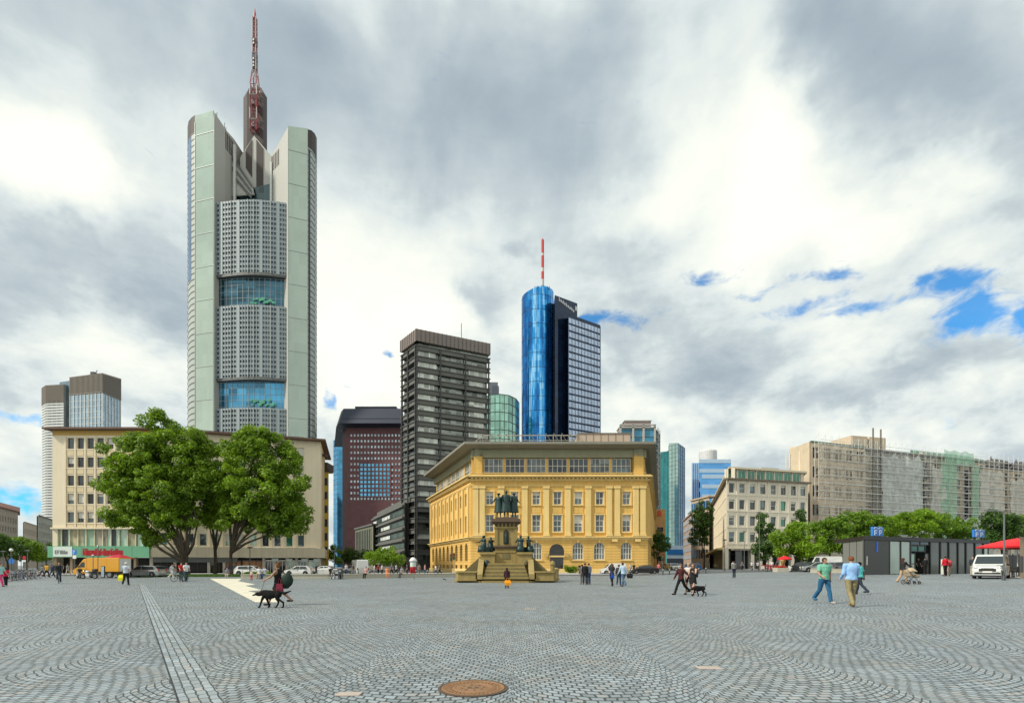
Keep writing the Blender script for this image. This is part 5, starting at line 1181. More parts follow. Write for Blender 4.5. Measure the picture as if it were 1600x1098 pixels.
# four houses in the row: (px from, px to, roof row at each end, wall, storeys, bays)
US = lambda p: fS.U(p)
rowh = [(1266, 1352, m_rend2, 6, 5, 'tan rendered house with gable wall at the left end of the scaffolded row', 0), (1352, 1454, m_rend3, 6, 6, 'grey gutted house in the middle of the scaffolded row behind white sheeting', 1), (1454, 1540, m_rend, 6, 5, 'house with green copper roof in the scaffolded row', 2), (1540, 1700, m_rend2, 6, 8, 'house with dark domed roof at the right end of the scaffolded row', 3)]
for (x0, x1, mt, nfl, nb, lab, idx) in rowh:
    u0, u1 = (0 if idx == 0 else US(x0)), min(fS.L, US(x1)); hh = H-(0, .8, .6, 2.2)[idx]; fh = (hh-4)/nfl
    a = fS.p(u0, 0); e = empty('terraced_house', (a[0], a[1], .5), lab, 'house under scaffolding', None)
    ops = []; bw = (u1-u0)/nb
    for r in range(nfl):
        for k in range(nb):
            uc = u0+(k+.5)*bw; z0 = 4+r*fh+.9
            if idx in (0, 3): ops += [(uc-1.25, uc-.1, z0, z0+fh*.58), (uc+.1, uc+1.25, z0, z0+fh*.58)] if bw > 3 else [(uc-.6, uc+.6, z0, z0+fh*.55)]
            else: ops += [(uc-.8, uc+.8, z0, z0+fh*.6)]
    mb = MB(); wall(mb, fS, u0, u1, .5, hh, ops, .3); mb.build('wall', mt, e)
    for o in ops: win(e, fS, *o, m_frB, g_dark, depth=.3, nv=1, nh=2, bar=.07)
    bk = [fS.p(u1, 0, -9), fS.p(u0, 0, -9)] if idx else [fS.p(u1, 0, -9), tuple(S0+Vector((1.5, 0)))]; mb = MB(); mb.prism([fS.p(u0+(.3 if idx == 0 else 0), 0, -.5), fS.p(u1, 0, -.5), *bk], 0, hh-.2); mb.build('core', m_int if idx else m_rend2, e)
    mb = MB()
    if idx == 2: mb.prism([fS.p(u0, 0, .4), fS.p(u1, 0, .4), fS.p(u1, 0, -6), fS.p(u0, 0, -6)], hh-.3, [hh+.6, hh+.6, hh+3.4, hh+3.4]); mb.build('roof', m_greenp, e)
    elif idx == 3:
        for c_ in (US(1565)+2, US(1610)): q = fS.p(c_, hh, -4); mb.lathe([(6, 0), (5.6, 1.3), (4.2, 2.8), (2, 3.8), (.3, 4.2), (.1, 5.2)], q, 20)
        mb.prism([fS.p(u0, 0, .3), fS.p(u1, 0, .3), fS.p(u1, 0, -12), fS.p(u0, 0, -12)], hh, hh+.5); mb.build('roof', m_roofd, e)
    else: mb.prism([fS.p(u0, 0, .3), fS.p(u1, 0, .3), *bk], hh-.2, hh+.3); mb.build('roof', m_greenp if idx == 0 else m_gravel, e)
    if idx == 0:
        mb = MB(); mb.prism([S0, S1+Vector((0, .3)), Vector((S1.x+6, S1.y+10)), ext(S0, 6)], 0, [AZ(702, 158), H+.2, H+.2, AZ(690, 158)]); mb.build('gable_wall', M('gable_render', (.56, .48, .36), .9, streak=.15), e)
        mb = MB(); fbox(mb, fG, fG.L*.52, fG.L*.58, 10, H-1.2, .3, 0); mb.build('flue', m_rend, e)
        mb = MB(); q = W2(1231, 157)
        mb.tube((q.x-.5, q.y, AZ(732, 157)), (q.x-.5, q.y, AZ(706, 157)), .12, n=5); mb.tube((q.x+.6, q.y, AZ(732, 157)), (q.x+.6, q.y, AZ(709, 157)), .12, n=5)
        for k in range(5): mb.tube((q.x-.8, q.y, AZ(730-k*4, 157)), (q.x+1.0, q.y, AZ(730-k*4, 157)), .1, n=4)
        mb.build('roof_ladder', m_steel, e)
e_sh = e
for a_, b__ in ((1353, 1361.5), (1437, 1444), (1505, 1512)):
    mb = MB(); fbox(mb, fS, US(a_), US(b__), 8, H-4, .25, .05); mb.build('dark_shaft_panel', m_int, e_sh)  # solid dark panel on the wall; shade of an open shaft as colour
# tower blocks peeping over the roof: pale stone house top
P0_ = W2(1330, 190); P1_ = W2(1384, 194); e = empty('building', (P0_.x, P0_.y, .5), 'pale stone roof storeys with slotted openings peeping over the scaffolded row', 'building'); ff = Fr(P0_, P1_)
mb = MB(); h5 = AZ(680, 190); 
for a, b in ((0, ff.L*.47), (ff.L*.52, ff.L)):
    mb.prism([ff.p(a, 0), ff.p(b, 0), ff.p(b, 0, -9), ff.p(a, 0, -9)], 0, h5)
mb.build('wall', M('peach_stone', (.58, .47, .34), .8), e)
each('window', m_rend3, e, ff, [(ff.L*(.04+.44*g_)+i*.95+(.6 if g_ else 0), ff.L*(.04+.44*g_)+i*.95+.4+(.6 if g_ else 0), h5-4.6, h5-1.4, .1, -.1) for g_ in (0, 1) for i in range(5)])
# scaffolding: standards, ledgers, decks, guard rails; netting hung in bays
e = empty('scaffolding', (S1.x, S1.y, .5), 'tall steel scaffolding with decks and torn netting along the terraced houses', 'scaffolding')
D0, D1 = 1.0, 2.2; lv = [2.6+i*2.2 for i in range(17)]; lv = [q for q in lv if q < H-.8]; us = lin(.5, fS.L-1, int(fS.L/2.6))
for u in us[:95]:
    mb = MB(); tp = H+1.9+.6*math.sin(u)
    for d in (D0, D1): a = fS.p(u, .5, d); mb.tube(a, (a[0], a[1], tp if d == D1 else H+.4), .055, n=5)
    mb.tube(fS.p(u, H+.2, D0), fS.p(u, H+1.6, D1), .04, n=4)
    mb.build('standard', m_steel, e)
for q in lv:
    mb = MB(); fbox(mb, fS, .5, fS.L-1, q-.04, q+.03, D1-.05, D0); mb.build('deck', m_deck, e)
    mb = MB()
    for dz_ in (.0, 1.0): mb.tube(fS.p(.5, q+dz_, D1+.55), fS.p(fS.L-1, q+dz_, D1+.55), .045 if dz_ else .10, n=5)
    mb.build('guard_rail', m_steel, e)
mb = MB()
for i in range(0, len(us)-1, 3): 
    for j in range(0, len(lv)-1, 2): mb.tube(fS.p(us[i], lv[j], D1), fS.p(us[i+1], lv[j+1], D1), .035, n=4)
mb.build('brace', m_steel, e)
for px, py in ((1350.5, 672), (1362.5, 674)): u = US(px); q = fS.p(u, .5, 2.6); mb = MB(); mb.tube(q, (q[0], q[1], fS.Z(px, py)), .22, n=8); mb.build('hoist_mast', M('hoist_brown', (.16, .14, .12), .6), e)
def net(u0, u1, z0, z1, mat, label, top=0.0, seed=1, fold=.3):
    r = random.Random(seed); nu = max(8, int((u1-u0)/.45)); nz_ = max(8, int((z1-z0)/.6)); v = []; fc = []
    for j in range(nz_+1):
        for i in range(nu+1):
            u = u0+(u1-u0)*i/nu; tz = j/nz_
            sag = top*abs(math.sin(PI*(u-u0)/5.2))*tz**3
            zq = z0+(z1-z0)*tz-sag+(mnoise.noise(Vector((u*.6, seed, 0)))*1.1 if j == 0 else 0)
            uu = u+(mnoise.noise(Vector((zq*.35, seed*3.1, 1)))*.7 if i in (0, nu) else 0)
            d = D1+.12+fold*(mnoise.noise(Vector((u*.55, zq*.28, seed)))+.5*mnoise.noise(Vector((u*1.7, zq*.5, seed+9))))*(.35+.65*abs(math.sin(PI*zq/2.2)))
            v.append(fS.p(uu, zq, d))
    for j in range(nz_):
        for i in range(nu): a = j*(nu+1)+i; fc.append((a, a+1, a+nu+2, a+nu+1))
    mb = MB(); mb.add(v, fc); o = mb.build('netting', mat, e, smooth=True); o['label'] = label
net(.2, US(1318), 3, H-.6, n_be, 'beige netting over the left house', seed=1); net(US(1318), US(1351), 3, H-2.2, n_be, 'beige netting next to the open hoist shaft', .8, seed=2)
net(US(1366), US(1430), 2.5, H-1.2, n_gr, 'grey white sheeting with a sagging top', 2.0, seed=3, fold=.5)
net(US(1444), US(1466), 3, H-3.5, n_pl, 'pale torn strip of netting', 1.5, seed=4, fold=.6); net(US(1458), US(1482), 3, H-2, n_gn, 'green netting strip', 1.2, seed=5, fold=.5); net(US(1462), US(1508), H-3.0, H+1.6, n_gn, 'green netting over the roof edge', .6, seed=6)
net(US(1506), US(1516), 12, H-2, n_gn, 'narrow green netting strip', .8, seed=7); net(US(1484), US(1530), 3, 17, n_pl, 'low pale netting', 1.0, seed=8, fold=.4); net(US(1518), US(1556), 3, H-3.5, n_pl, 'pale netting left of the dome', 1.0, seed=9); net(US(1566), US(1640), 3, H-5, n_pl, 'pale netting at the right edge', 1.4, seed=10, fold=.5)
for px, py in ((1416, 696), (1470, 690)): pass
mb = MB()
for k in range(26):
    u = R2(US(1356), US(1350)) if k < 6 else R2(US(1432), US(1444)); q = random.choice(lv); fbox(mb, fS, u-.5, u+R2(.2, .7), q+.04, q+R2(.3, 1.2), D1-.2, D0)
mb.build('stacked_material', M('builder_sacks', (.42, .38, .30), .9, var=.5, scale=1.2), e)
# ================================================================== figures: one continuous surface grown over tapered limbs, clothing drawn off it
def cap(mb, a, b, r0, r1, n=10, sq=1.0):
    a = Vector(a); b = Vector(b); d = b-a; L_ = max(d.length, 1e-5); dn = d/L_; P = []; R = []
    for k in range(4): t = PI/2*(k/4); P.append(a-dn*r0*math.cos(t)); R.append(max(.002, r0*math.sin(t)))
    P += [a, (a+b)/2, b]; R += [r0, (r0+r1)/2, r1]
    for k in range(1, 5): t = PI/2*k/4; P.append(b+dn*r1*math.sin(t)); R.append(max(.002, r1*math.cos(t)))
    mb.path(P, R, n)
def loft(mb, rings_, n=14):     # rings: (cx, cy, cz, rx, ry)
    i0 = len(mb.v)
    for cx, cy, cz, rx, ry in rings_:
        for k in range(n): t = 2*PI*k/n; mb.v.append((cx+rx*math.cos(t), cy+ry*math.sin(t), cz))
    for a in range(len(rings_)-1):
        for k in range(n): j = (k+1) % n; mb.f.append((i0+a*n+k, i0+a*n+j, i0+(a+1)*n+j, i0+(a+1)*n+k)); mb.m.append(0)
    mb.f.append(tuple(i0+n-1-k for k in range(n))); mb.m.append(0); e_ = i0+(len(rings_)-1)*n; mb.f.append(tuple(e_+k for k in range(n))); mb.m.append(0)
def remesh(mb, voxel, smooth=4):
    o = mb.build('tmp', m_frD); m = o.modifiers.new('r', 'REMESH'); m.mode = 'VOXEL'; m.voxel_size = voxel; m.use_smooth_shade = True
    if smooth: s_ = o.modifiers.new('s', 'SMOOTH'); s_.factor = .5; s_.iterations = smooth
    dg = bpy.context.evaluated_depsgraph_get(); ev = o.evaluated_get(dg); me = bpy.data.meshes.new_from_object(ev); old = o.data; bpy.data.objects.remove(o); bpy.data.meshes.remove(old); return me
def arr(me):
    n = len(me.vertices); co = np.empty(n*3); me.vertices.foreach_get('co', co); no = np.empty(n*3); me.vertex_normals.foreach_get('vector', no); return co.reshape(-1, 3), no.reshape(-1, 3)
def segd(P, a, b, r):
    a = np.array(a); b = np.array(b); d = b-a; t = np.clip(((P-a)@d)/max(1e-9, d@d), 0, 1); return np.linalg.norm(P-(a+t[:, None]*d), axis=1)-r, t
def shell(me, co, no, sel_v, th, name, mat, parent, wob=0.0):
    fs_ = [tuple(p.vertices) for p in me.polygons if all(sel_v[v] for v in p.vertices)]
    if not fs_: return None
    used = sorted({v for f_ in fs_ for v in f_}); mp = {v: i for i, v in enumerate(used)}; u = np.array(used)
    t_ = th if np.isscalar(th) else th[u][:, None]
    V = co[u]+no[u]*t_
    if wob: w_ = np.array([mnoise.noise(Vector(p)*9) for p in V]); V = V+no[u]*(w_[:, None]*wob)
    m2 = bpy.data.meshes.new(name); m2.from_pydata(V.tolist(), [], [tuple(mp[v] for v in f_) for f_ in fs_]); m2.materials.append(mat); m2.polygons.foreach_set('use_smooth', [True]*len(m2.polygons)); m2.update()
    o = bpy.data.objects.new(name, m2); C.objects.link(o); o.parent = parent; return o
SK = {'fair': (.50, .30, .22), 'tan': (.36, .20, .13), 'dark': (.12, .065, .045)}
def cm(col, rough=.85): return M('cloth_%02d_%02d_%02d' % tuple(int(c*99) for c in col), col, rough, var=.2, scale=4, fine=.15, coords='O', spec=.12, bump=.35, bscale=11)
def rotx(v, a): c, s = math.cos(a), math.sin(a); return Vector((v.x, v.y*c-v.z*s, v.y*s+v.z*c))
def figure(name, label, cat, px, Y, H=1.74, yaw=0, skin='fair', shirt=(.3, .3, .3), trousers=(.05, .06, .09), hair=(.06, .04, .03), shoes=(.03, .03, .03), pose='walk', legs='trousers', sleeves='short', hairlen=0, armL=None, armR=None, near=False, build=1.0, group=None, lean=.0, skirt=None, coat=None, bronze=None, z=None, phase=1, x=None, hat=None, bald=False, swing=.38, head_yaw=0, seat=.45):
    s = H/1.75; D = math.radians; vox = (.0125 if near else .026)*(1 if not bronze else 1.2)
    if pose == 'walk': hipL, kL, hipR, kR = swing*phase, .12 if phase > 0 else .45, -swing*phase, .45 if phase > 0 else .12
    elif pose == 'sit': hipL, kL, hipR, kR = 1.45, 1.5, 1.35, 1.35
    elif pose == 'ride': hipL, kL, hipR, kR = 1.25, 1.35, .55, .75
    else: hipL, kL, hipR, kR = .03, .03, -.04, .04
    up = Vector((0, 0, 0)); J = {}
    pel = Vector((0, 0, .93)); J['pel'] = pel
    for sd_, hp, kn in ((-1, hipL, kL), (1, hipR, kR)):
        h_ = pel+Vector((sd_*.092*build, 0, -.03)); th = rotx(Vector((0, 0, -1)), -hp)*.43; kk = h_+th; sh = rotx(Vector((0, 0, -1)), -(hp-kn))*.42; an = kk+sh+Vector((sd_*.012, 0, 0)); toe = an+Vector((sd_*.03, -.17, -.055))
        J['h%d' % sd_], J['k%d' % sd_], J['a%d' % sd_], J['t%d' % sd_] = h_, kk, an, toe
    ln = rotx(Vector((0, 0, 1)), lean)
    def tor(zr, dx=0, dy=0): return pel+ln*(zr-.93)+Vector((dx, dy, 0))
    for sd_, ar in ((-1, armL), (1, armR)):
        if ar is None: ar = (-.35*phase*sd_*-1 if pose == 'walk' else .05, .13, .35)
        sw, ab_, el = ar; S_ = tor(1.42, sd_*.185*build); d1 = rotx(Vector((sd_*math.sin(ab_), 0, -math.cos(ab_))), -sw); E_ = S_+d1*.285; d2 = rotx(Vector((sd_*math.sin(ab_*.3), 0, -math.cos(ab_*.3))), -(sw+el)); Wp = E_+d2*.25
        J['s%d' % sd_], J['e%d' % sd_], J['w%d' % sd_], J['d%d' % sd_] = S_, E_, Wp, d2
    b = build; mb = MB()
    loft(mb, [(*tor(.86), .10*b, .08*b), (*tor(.90), .155*b, .115*b), (*tor(.98), .160*b, .118*b), (*tor(1.08), .138*b, .105*b), (*tor(1.20), .150*b, .112*b), (*tor(1.32), .178*b, .118*b), (*tor(1.40), .178*b, .105*b), (*tor(1.455), .11*b, .08*b), (*tor(1.49), .058, .058)])
    for sd_ in (-1, 1):
        cap(mb, J['h%d' % sd_], J['k%d' % sd_], .092*b, .058*b); cap(mb, J['k%d' % sd_], J['a%d' % sd_], .060*b, .040); a_ = J['a%d' % sd_]; t_ = J['t%d' % sd_]
        cap(mb, J['k%d' % sd_]*.7+a_*.3+Vector((0, .015, 0)), J['k%d' % sd_]*.55+a_*.45+Vector((0, .015, 0)), .056, .05)
        cap(mb, a_+Vector((0, .035, -.045)), t_, .040, .033); cap(mb, a_+Vector((0, .03, -.04)), t_+Vector((0, .02, 0)), .042, .038)
        S_, E_, Wp, d2 = [J[k_+'%d' % sd_] for k_ in 'sewd']
        cap(mb, S_, E_, .056*b, .042*b); cap(mb, E_, Wp, .042*b, .028); cap(mb, tor(1.43, sd_*.08), S_, .06, .055*b)
        sidev = Vector((0, -1, 0)) if abs(d2.y) < .8 else Vector((0, 0, 1)); inw = Vector((-sd_, 0, 0)); sidev = (sidev-d2*sidev.dot(d2)).normalized()
        pm = Wp+d2*.085
        for k_ in range(4):      # palm as four rays, then four unequal curled fingers and a thumb from the side of the palm
            o_ = sidev*(.030-.020*k_); cap(mb, Wp+d2*.01+o_*.6, pm+o_, .016, .014, 8)
            fl_ = (.068, .078, .072, .056)[k_]; k1 = pm+o_+d2*fl_*.5+inw*.008; k2 = k1+(d2*.6+inw*.8).normalized()*fl_*.55
            cap(mb, pm+o_, k1, .0105, .0095, 7); cap(mb, k1, k2, .0095, .008, 7)
        t1 = Wp+d2*.035+sidev*.028; t2 = t1+(sidev*.7+d2*.7+inw*.2).normalized()*.04; cap(mb, t1, t2, .013, .011, 7); cap(mb, t2, t2+(d2+inw*.25).normalized()*.03, .011, .0095, 7)
    hc = tor(1.625, 0, -.012); hd = Vector((math.sin(head_yaw), -math.cos(head_yaw), 0)); hs = Vector((-hd.y, hd.x, 0))
    cap(mb, tor(1.44), tor(1.56, 0, -.01), .056, .052)
    mb.ell(hc+Vector((0, 0, .025)), (.076, .094, .098), 16, 12); cap(mb, hc+hd*.02+Vector((0, 0, -.02)), hc+hd*.050+Vector((0, 0, -.082)), .060, .032, 12)
    cap(mb, hc+hd*.085+Vector((0, 0, .022)), hc+hd*.106+Vector((0, 0, -.018)), .010, .015, 8)       # nose
    cap(mb, hc+hd*.078-hs*.03+Vector((0, 0, .038)), hc+hd*.078+hs*.03+Vector((0, 0, .038)), .014, .014, 8)   # brow
    cap(mb, hc+hd*.080-hs*.016+Vector((0, 0, -.045)), hc+hd*.080+hs*.016+Vector((0, 0, -.045)), .011, .011, 8)  # lips
    for sd_ in (-1, 1): mb.ell(hc+hs*sd_*.080+Vector((0, 0, .0)), (.013, .022, .032), 8, 6)
    if coat: pass
    zmin = min(v[2] for v in mb.v); gs = -zmin if pose != 'sit' and pose != 'ride' else 0
    if pose == 'sit': gs = (seat+.10)/s-pel.z+.0
    if pose == 'ride': gs = .05
    X_ = AX(px, Y) if x is None else x; z0 = G(X_, Y) if z is None else z
    mb.v = [(vx*s, vy*s, (vz+gs)*s) for vx, vy, vz in mb.v]; J = {k_: Vector((v.x*s, v.y*s, (v.z+gs)*s)) if k_[0] != 'd' else v for k_, v in J.items()}
    hc = Vector((hc.x*s, hc.y*s, (hc.z+gs)*s))
    me = remesh(mb, vox*s, 3 if near else 2); co, no = arr(me)
    segs = {'torso': (J['pel']+Vector((0, 0, 0)), Vector(tor(1.40))*s+Vector((0, 0, gs*s)), .13*s), 'head': (hc-Vector((0, 0, .06*s)), hc+Vector((0, 0, .03*s)), .085*s), 'neck': (Vector(tor(1.47))*s+Vector((0, 0, gs*s)), Vector(tor(1.53))*s+Vector((0, 0, gs*s)), .055*s)}
    for sd_, q in ((-1, 'L'), (1, 'R')):
        g_ = lambda k_: J[k_+'%d' % sd_]
        segs['thigh'+q] = (g_('h'), g_('k'), .075*s); segs['calf'+q] = (g_('k'), g_('a'), .05*s); segs['foot'+q] = (g_('a')+Vector((0, .02, -.045))*s, g_('t'), .04*s)
        segs['upper'+q] = (g_('s'), g_('e'), .05*s); segs['fore'+q] = (g_('e'), g_('w'), .035*s); segs['hand'+q] = (g_('w')+g_('d')*.03*s, g_('w')+g_('d')*.15*s, .03*s)
    nm = list(segs); DD = np.stack([segd(co, *segs[k_])[0] for k_ in nm]); TT = np.stack([segd(co, *segs[k_])[1] for k_ in nm]); best = DD.argmin(0); ids = {k_: i for i, k_ in enumerate(nm)}
    isn = lambda *ks: np.isin(best, [ids[k_+q] if (k_+q) in ids else ids.get(k_, -1) for k_ in ks for q in ('L', 'R', '')])
    tof = lambda k_: TT[ids[k_]]
    skm = bronze or M('skin_'+skin, SK[skin], .55, var=.08, scale=6, coords='O')
    me.materials.clear(); me.materials.append(skm)
    body = bpy.data.objects.new(name, me); C.objects.link(body); tag(body, label, cat, group)
    pelz = J['pel'].z
    if not bronze:
        sh = isn('torso')
        calfok = np.zeros(len(co), bool)
        up_ = isn('upper')
        if sleeves == 'long': up_ = isn('upper', 'fore')
        elif sleeves == 'none': up_ = np.zeros(len(co), bool)
        elif sleeves == 'short':
            up_ = (isn('upper')) & (np.where(best == ids['upperL'], tof('upperL'), np.where(best == ids['upperR'], tof('upperR'), 1)) < .72)
        torso = (sh & (co[:, 2] > pelz-.02*s)) | up_ | (isn('neck') & (co[:, 2] < J['s1'].z+.065*s)) | (isn('thigh') & (co[:, 2] > pelz-.0*s))
        legsel = (isn('torso') & (co[:, 2] < pelz+.05*s)) | isn('thigh')
        if legs == 'trousers': legsel |= isn('calf') | (isn('foot') & (co[:, 2] > .085*s))
        elif legs == 'shorts': legsel = (isn('torso') & (co[:, 2] < pelz+.05*s)) | (isn('thigh') & (np.where(best == ids['thighL'], tof('thighL'), tof('thighR')) < .62))
        elif legs == 'leggings': legsel |= isn('calf')
        th_t = np.full(len(co), .012*s); calf_t = np.maximum(tof('calfL')*(best == ids['calfL']), tof('calfR')*(best == ids['calfR'])); th_t = th_t+calf_t*(.018*s if legs == 'trousers' else 0)
        shell(me, co, no, legsel, th_t, 'trousers' if legs != 'shorts' else 'shorts', cm(trousers), body, .010 if near else 0)
        th_s = np.full(len(co), .020*s); shell(me, co, no, torso, th_s, 'shirt', cm(shirt), body, .014 if near else 0)
        shell(me, co, no, isn('foot'), .009*s, 'shoe', cm(shoes, .5), body)
        if not bald:
            hr = isn('head') & ((co-np.array(hc))@np.array(hd) < .045*s) & (co[:, 2] > hc.z-.035*s) | (isn('head') & (co[:, 2] > hc.z+.065*s))
            if hairlen == 0: hr &= ~((np.abs((co-np.array(hc))@np.array(hs)) > .06*s) & (co[:, 2] < hc.z+.0*s) & ((co-np.array(hc))@np.array(hd) > -.01*s))
            shell(me, co, no, hr, .014*s, 'hair', cm(hair), body, .010)
        if hairlen:
            mh = MB(); loft(mh, [(hc.x-hd.x*.02*s, hc.y-hd.y*.02*s, hc.z+.11*s, .05*s, .05*s), (hc.x-hd.x*.025*s, hc.y-hd.y*.025*s, hc.z+.07*s, .092*s, .095*s), (hc.x-hd.x*.05*s, hc.y-hd.y*.05*s, hc.z-.03*s, .09*s, .075*s), (hc.x-hd.x*.07*s, hc.y-hd.y*.07*s, hc.z-.12*s, .085*s, .055*s), (hc.x-hd.x*.09*s, hc.y-hd.y*.09*s, hc.z-(.12+hairlen)*s, .05*s, .03*s)], 12)
            mh.build('hair', cm(hair), body, smooth=True)
        # eyes
        if near:
            me_ = MB()
            for sd_ in (-1, 1): me_.ell(hc+(hd*.083+hs*sd_*.029+Vector((0, 0, .018)))*s, (.011*s, .008*s, .007*s), 8, 6)
            me_.build('eyes', M('eye_dark', (.03, .025, .02), .3), body)
        if hat: mh = MB(); mh.lathe([(.13*s, .05*s), (.11*s, .055*s), (.1*s, .07*s), (.09*s, .12*s), (.03*s, .15*s), (.005, .152*s)], (hc.x, hc.y, hc.z), 16); mh.build('hat', cm(hat), body, smooth=True)
    if skirt or coat:
        col, z1, fl_ = (skirt or coat); mk_ = MB(); top_ = pelz+(.14*s if skirt else .42*s); prof = [] ; n_ = 7
        wv_ = (.165 if skirt else .18)*s*build
        for i in range(n_+1):
            q = i/n_; zz_ = top_+(z1*s-top_)*q; rr = wv_+(fl_*s)*q**1.3; prof.append((0, -.0, zz_, rr, rr*.76))
        i0 = len(mk_.v); nn2 = 20
        for k_, (a_, b_, zz_, rx, ry) in enumerate(prof):
            for m_ in range(nn2): t_ = 2*PI*m_/nn2; w_ = 1+.06*math.sin(m_*2.5)*k_/n_; mk_.v.append((rx*math.cos(t_)*w_, ry*math.sin(t_)*w_, zz_))
        for k_ in range(n_):
            for m_ in range(nn2): j_ = (m_+1) % nn2; mk_.f.append((k_*nn2+m_, k_*nn2+j_, (k_+1)*nn2+j_, (k_+1)*nn2+m_)); mk_.m.append(0)
        mk_.build('skirt' if skirt else 'coat', bronze or cm(col), body, smooth=True)
    body.location = (X_, Y, z0); body.rotation_euler.z = yaw
    body['_h'] = H; del body['_h']
    J['hc'] = hc
    W_ = lambda p: Vector((X_, Y, z0))+Matrix.Rotation(yaw, 3, 'Z') @ p
    return body, {k_: (W_(v) if k_[0] != 'd' else v) for k_, v in J.items()}, W_
def px2(px, py, H=None):    # depth from the row where the feet stand
    Y = F*EYE/(py-HY)
    for _ in range(6): Y = (EYE-G(AX(px, Y)))*F/(py-HY)
    return Y
# ================================================================== monument
YM = 48.5; k = YM/F; XM = AX(791, YM)
m_ms = M('ochre_monument_stone', (.33, .25, .095), .88, streak=.3, var=.28, scale=1.1, bump=.3, bscale=8, fine=.15); m_msd = M('mossy_stone', (.17, .145, .065), .9, streak=.3, var=.3, scale=1.5, bump=.3, bscale=8); m_cap = M('brown_capstone', (.115, .075, .05), .8, var=.25)
m_brz = M('green_bronze', (.018, .042, .040), .48, metal=.35, var=.5, scale=2.2, fine=.2, coords='W'); m_nic = M('niche_bronze', (.045, .028, .018), .6, metal=.3)
e = empty('monument', (XM, YM, 0), 'ochre stone monument with stepped base and niche under bronze figures', 'monument')
def octa(r, yy=1.0, ch=.42): return [(XM+a*r, YM+b*r*yy) for a, b in ((-1, -ch), (-ch, -1), (ch, -1), (1, -ch), (1, ch), (ch, 1), (-ch, 1), (-1, ch))]
mz = lambda py: AZ(py, YM-2.0)
mb = MB(); mb.prism(octa(4.75, .86), 0, .16); mb.prism(octa(4.45, .84), .16, .33); mb.build('plinth', m_ms, e)
# front flight of steps, wider at the foot
for i in range(9):
    zt_ = .33+.155*(i+1); y0 = YM-4.15+i*.27; w_ = 2.0-.045*i
    mb = MB(); mb.box(XM-w_, XM+w_, y0, YM-1.0, zt_-.155 if i else .33, zt_); mb.build('step', m_msd if i % 2 else m_ms, e)
# cheek walls sloping beside the steps
for sx_ in (-1, 1):
    mb = MB(); xa, xb = XM+sx_*2.02, XM+sx_*2.5; x0, x1 = min(xa, xb), max(xa, xb)
    mb.hexa([(x0, YM-4.1, .3), (x1, YM-4.1, .3), (x1, YM-1.2, .3), (x0, YM-1.2, .3), (x0, YM-4.1, .75), (x1, YM-4.1, .75), (x1, YM-1.2, 2.25), (x0, YM-1.2, 2.25)]); mb.build('cheek_wall', m_ms, e)
    # basins: a trough with a rim
    a, b = (XM+sx_*2.55, XM+sx_*4.55); x0, x1 = min(a, b), max(a, b); B = [(x0, YM-3.9), (x1 if sx_ < 0 else x1-.35, YM-3.9), (x1, YM-2.6), (x1, YM-1.5), (x0, YM-1.5)] if sx_ > 0 else [(x0+.35, YM-3.9), (x1, YM-3.9), (x1, YM-1.5), (x0, YM-1.5), (x0, YM-2.6)]
    c = Vector((sum(p[0] for p in B)/5, sum(p[1] for p in B)/5)); sc_ = lambda q: [tuple(c+(Vector(p)-c)*q) for p in B]
    mb = MB(); bs = empty('basin', off(e), None, None); bs.parent = e; bs.location = (0, 0, 0); OFF[bs.name] = off(e).copy()
    mb.prism(sc_(.93), .16, .86); mb.build('trough', m_ms, bs)
    mb = MB(); r0, r1 = sc_(1.02), sc_(.84); n_ = 5
    v = [(*p, .86) for p in r0]+[(*p, 1.0) for p in r0]+[(*p, 1.0) for p in r1]+[(*p, .87) for p in r1]
    mb.add(v, [(q*n_+i, q*n_+(i+1) % n_, (q+1)*n_+(i+1) % n_, (q+1)*n_+i) for q in range(3) for i in range(n_)]); mb.build('rim', m_ms, bs)
    mb = MB(); mb.poly([(*p, .9) for p in r1]); mb.build('water', glass('basin_water', (.03, .05, .04), metal=.1, var=.2, wob=.3), bs)
    mb = MB(); mb.prism(sc_(1.0), .16, .30); mb.build('foot', m_ms, bs)
# ramping side walls and blocks that carry the seated figures
for sx_ in (-1, 1):
    a, b = XM+sx_*1.05, XM+sx_*2.35; x0, x1 = min(a, b), max(a, b)
    mb = MB(); mb.box(x0, x1, YM-1.6, YM+1.6, .33, 2.52); mb.box(x0-.08, x1+.08, YM-1.72, YM+1.72, 2.52, 2.72); mb.box(x0-.06, x1+.06, YM-1.68, YM+1.68, .33, .9); mb.build('side_block', m_ms, e)
    mb = MB(); xo, xi = XM+sx_*4.1, XM+sx_*2.3
    P = [(xi, .33), (xo, .33), (xo, .75), (xi, 2.4)]; mb.add([(x_, YM-1.35, z_) for x_, z_ in P]+[(x_, YM+1.2, z_) for x_, z_ in P], [(0, 1, 2, 3), (7, 6, 5, 4)]+[(i, (i+1) % 4, 4+(i+1) % 4, 4+i) for i in range(4)]); mb.build('buttress', m_msd, e)
    # volute mask under the figures and gushing lion head
    mb = MB(); mb.ell((XM+sx_*1.75, YM-1.72, 1.7), (.26, .14, .30), 10, 8); mb.ell((XM+sx_*1.75, YM-1.86, 1.58), (.12, .1, .12), 8, 6); mb.build('mask', m_brz if sx_ < 0 else m_msd, e)
# corner posts on the right
mb = MB(); mb.lathe([(.30, .16), (.30, .35), (.22, .4), (.20, 1.5), (.26, 1.55), (.24, 1.75), (.05, 1.95)], (XM+4.25, YM-1.6, 0), 12); mb.build('post', m_ms, e)
mb = MB(); mb.lathe([(.30, .16), (.30, .35), (.24, .4), (.24, 1.0), (.30, 1.05), (.28, 1.2), (.05, 1.3)], (XM+4.65, YM-.9, 0), 12); mb.build('post', m_ms, e)
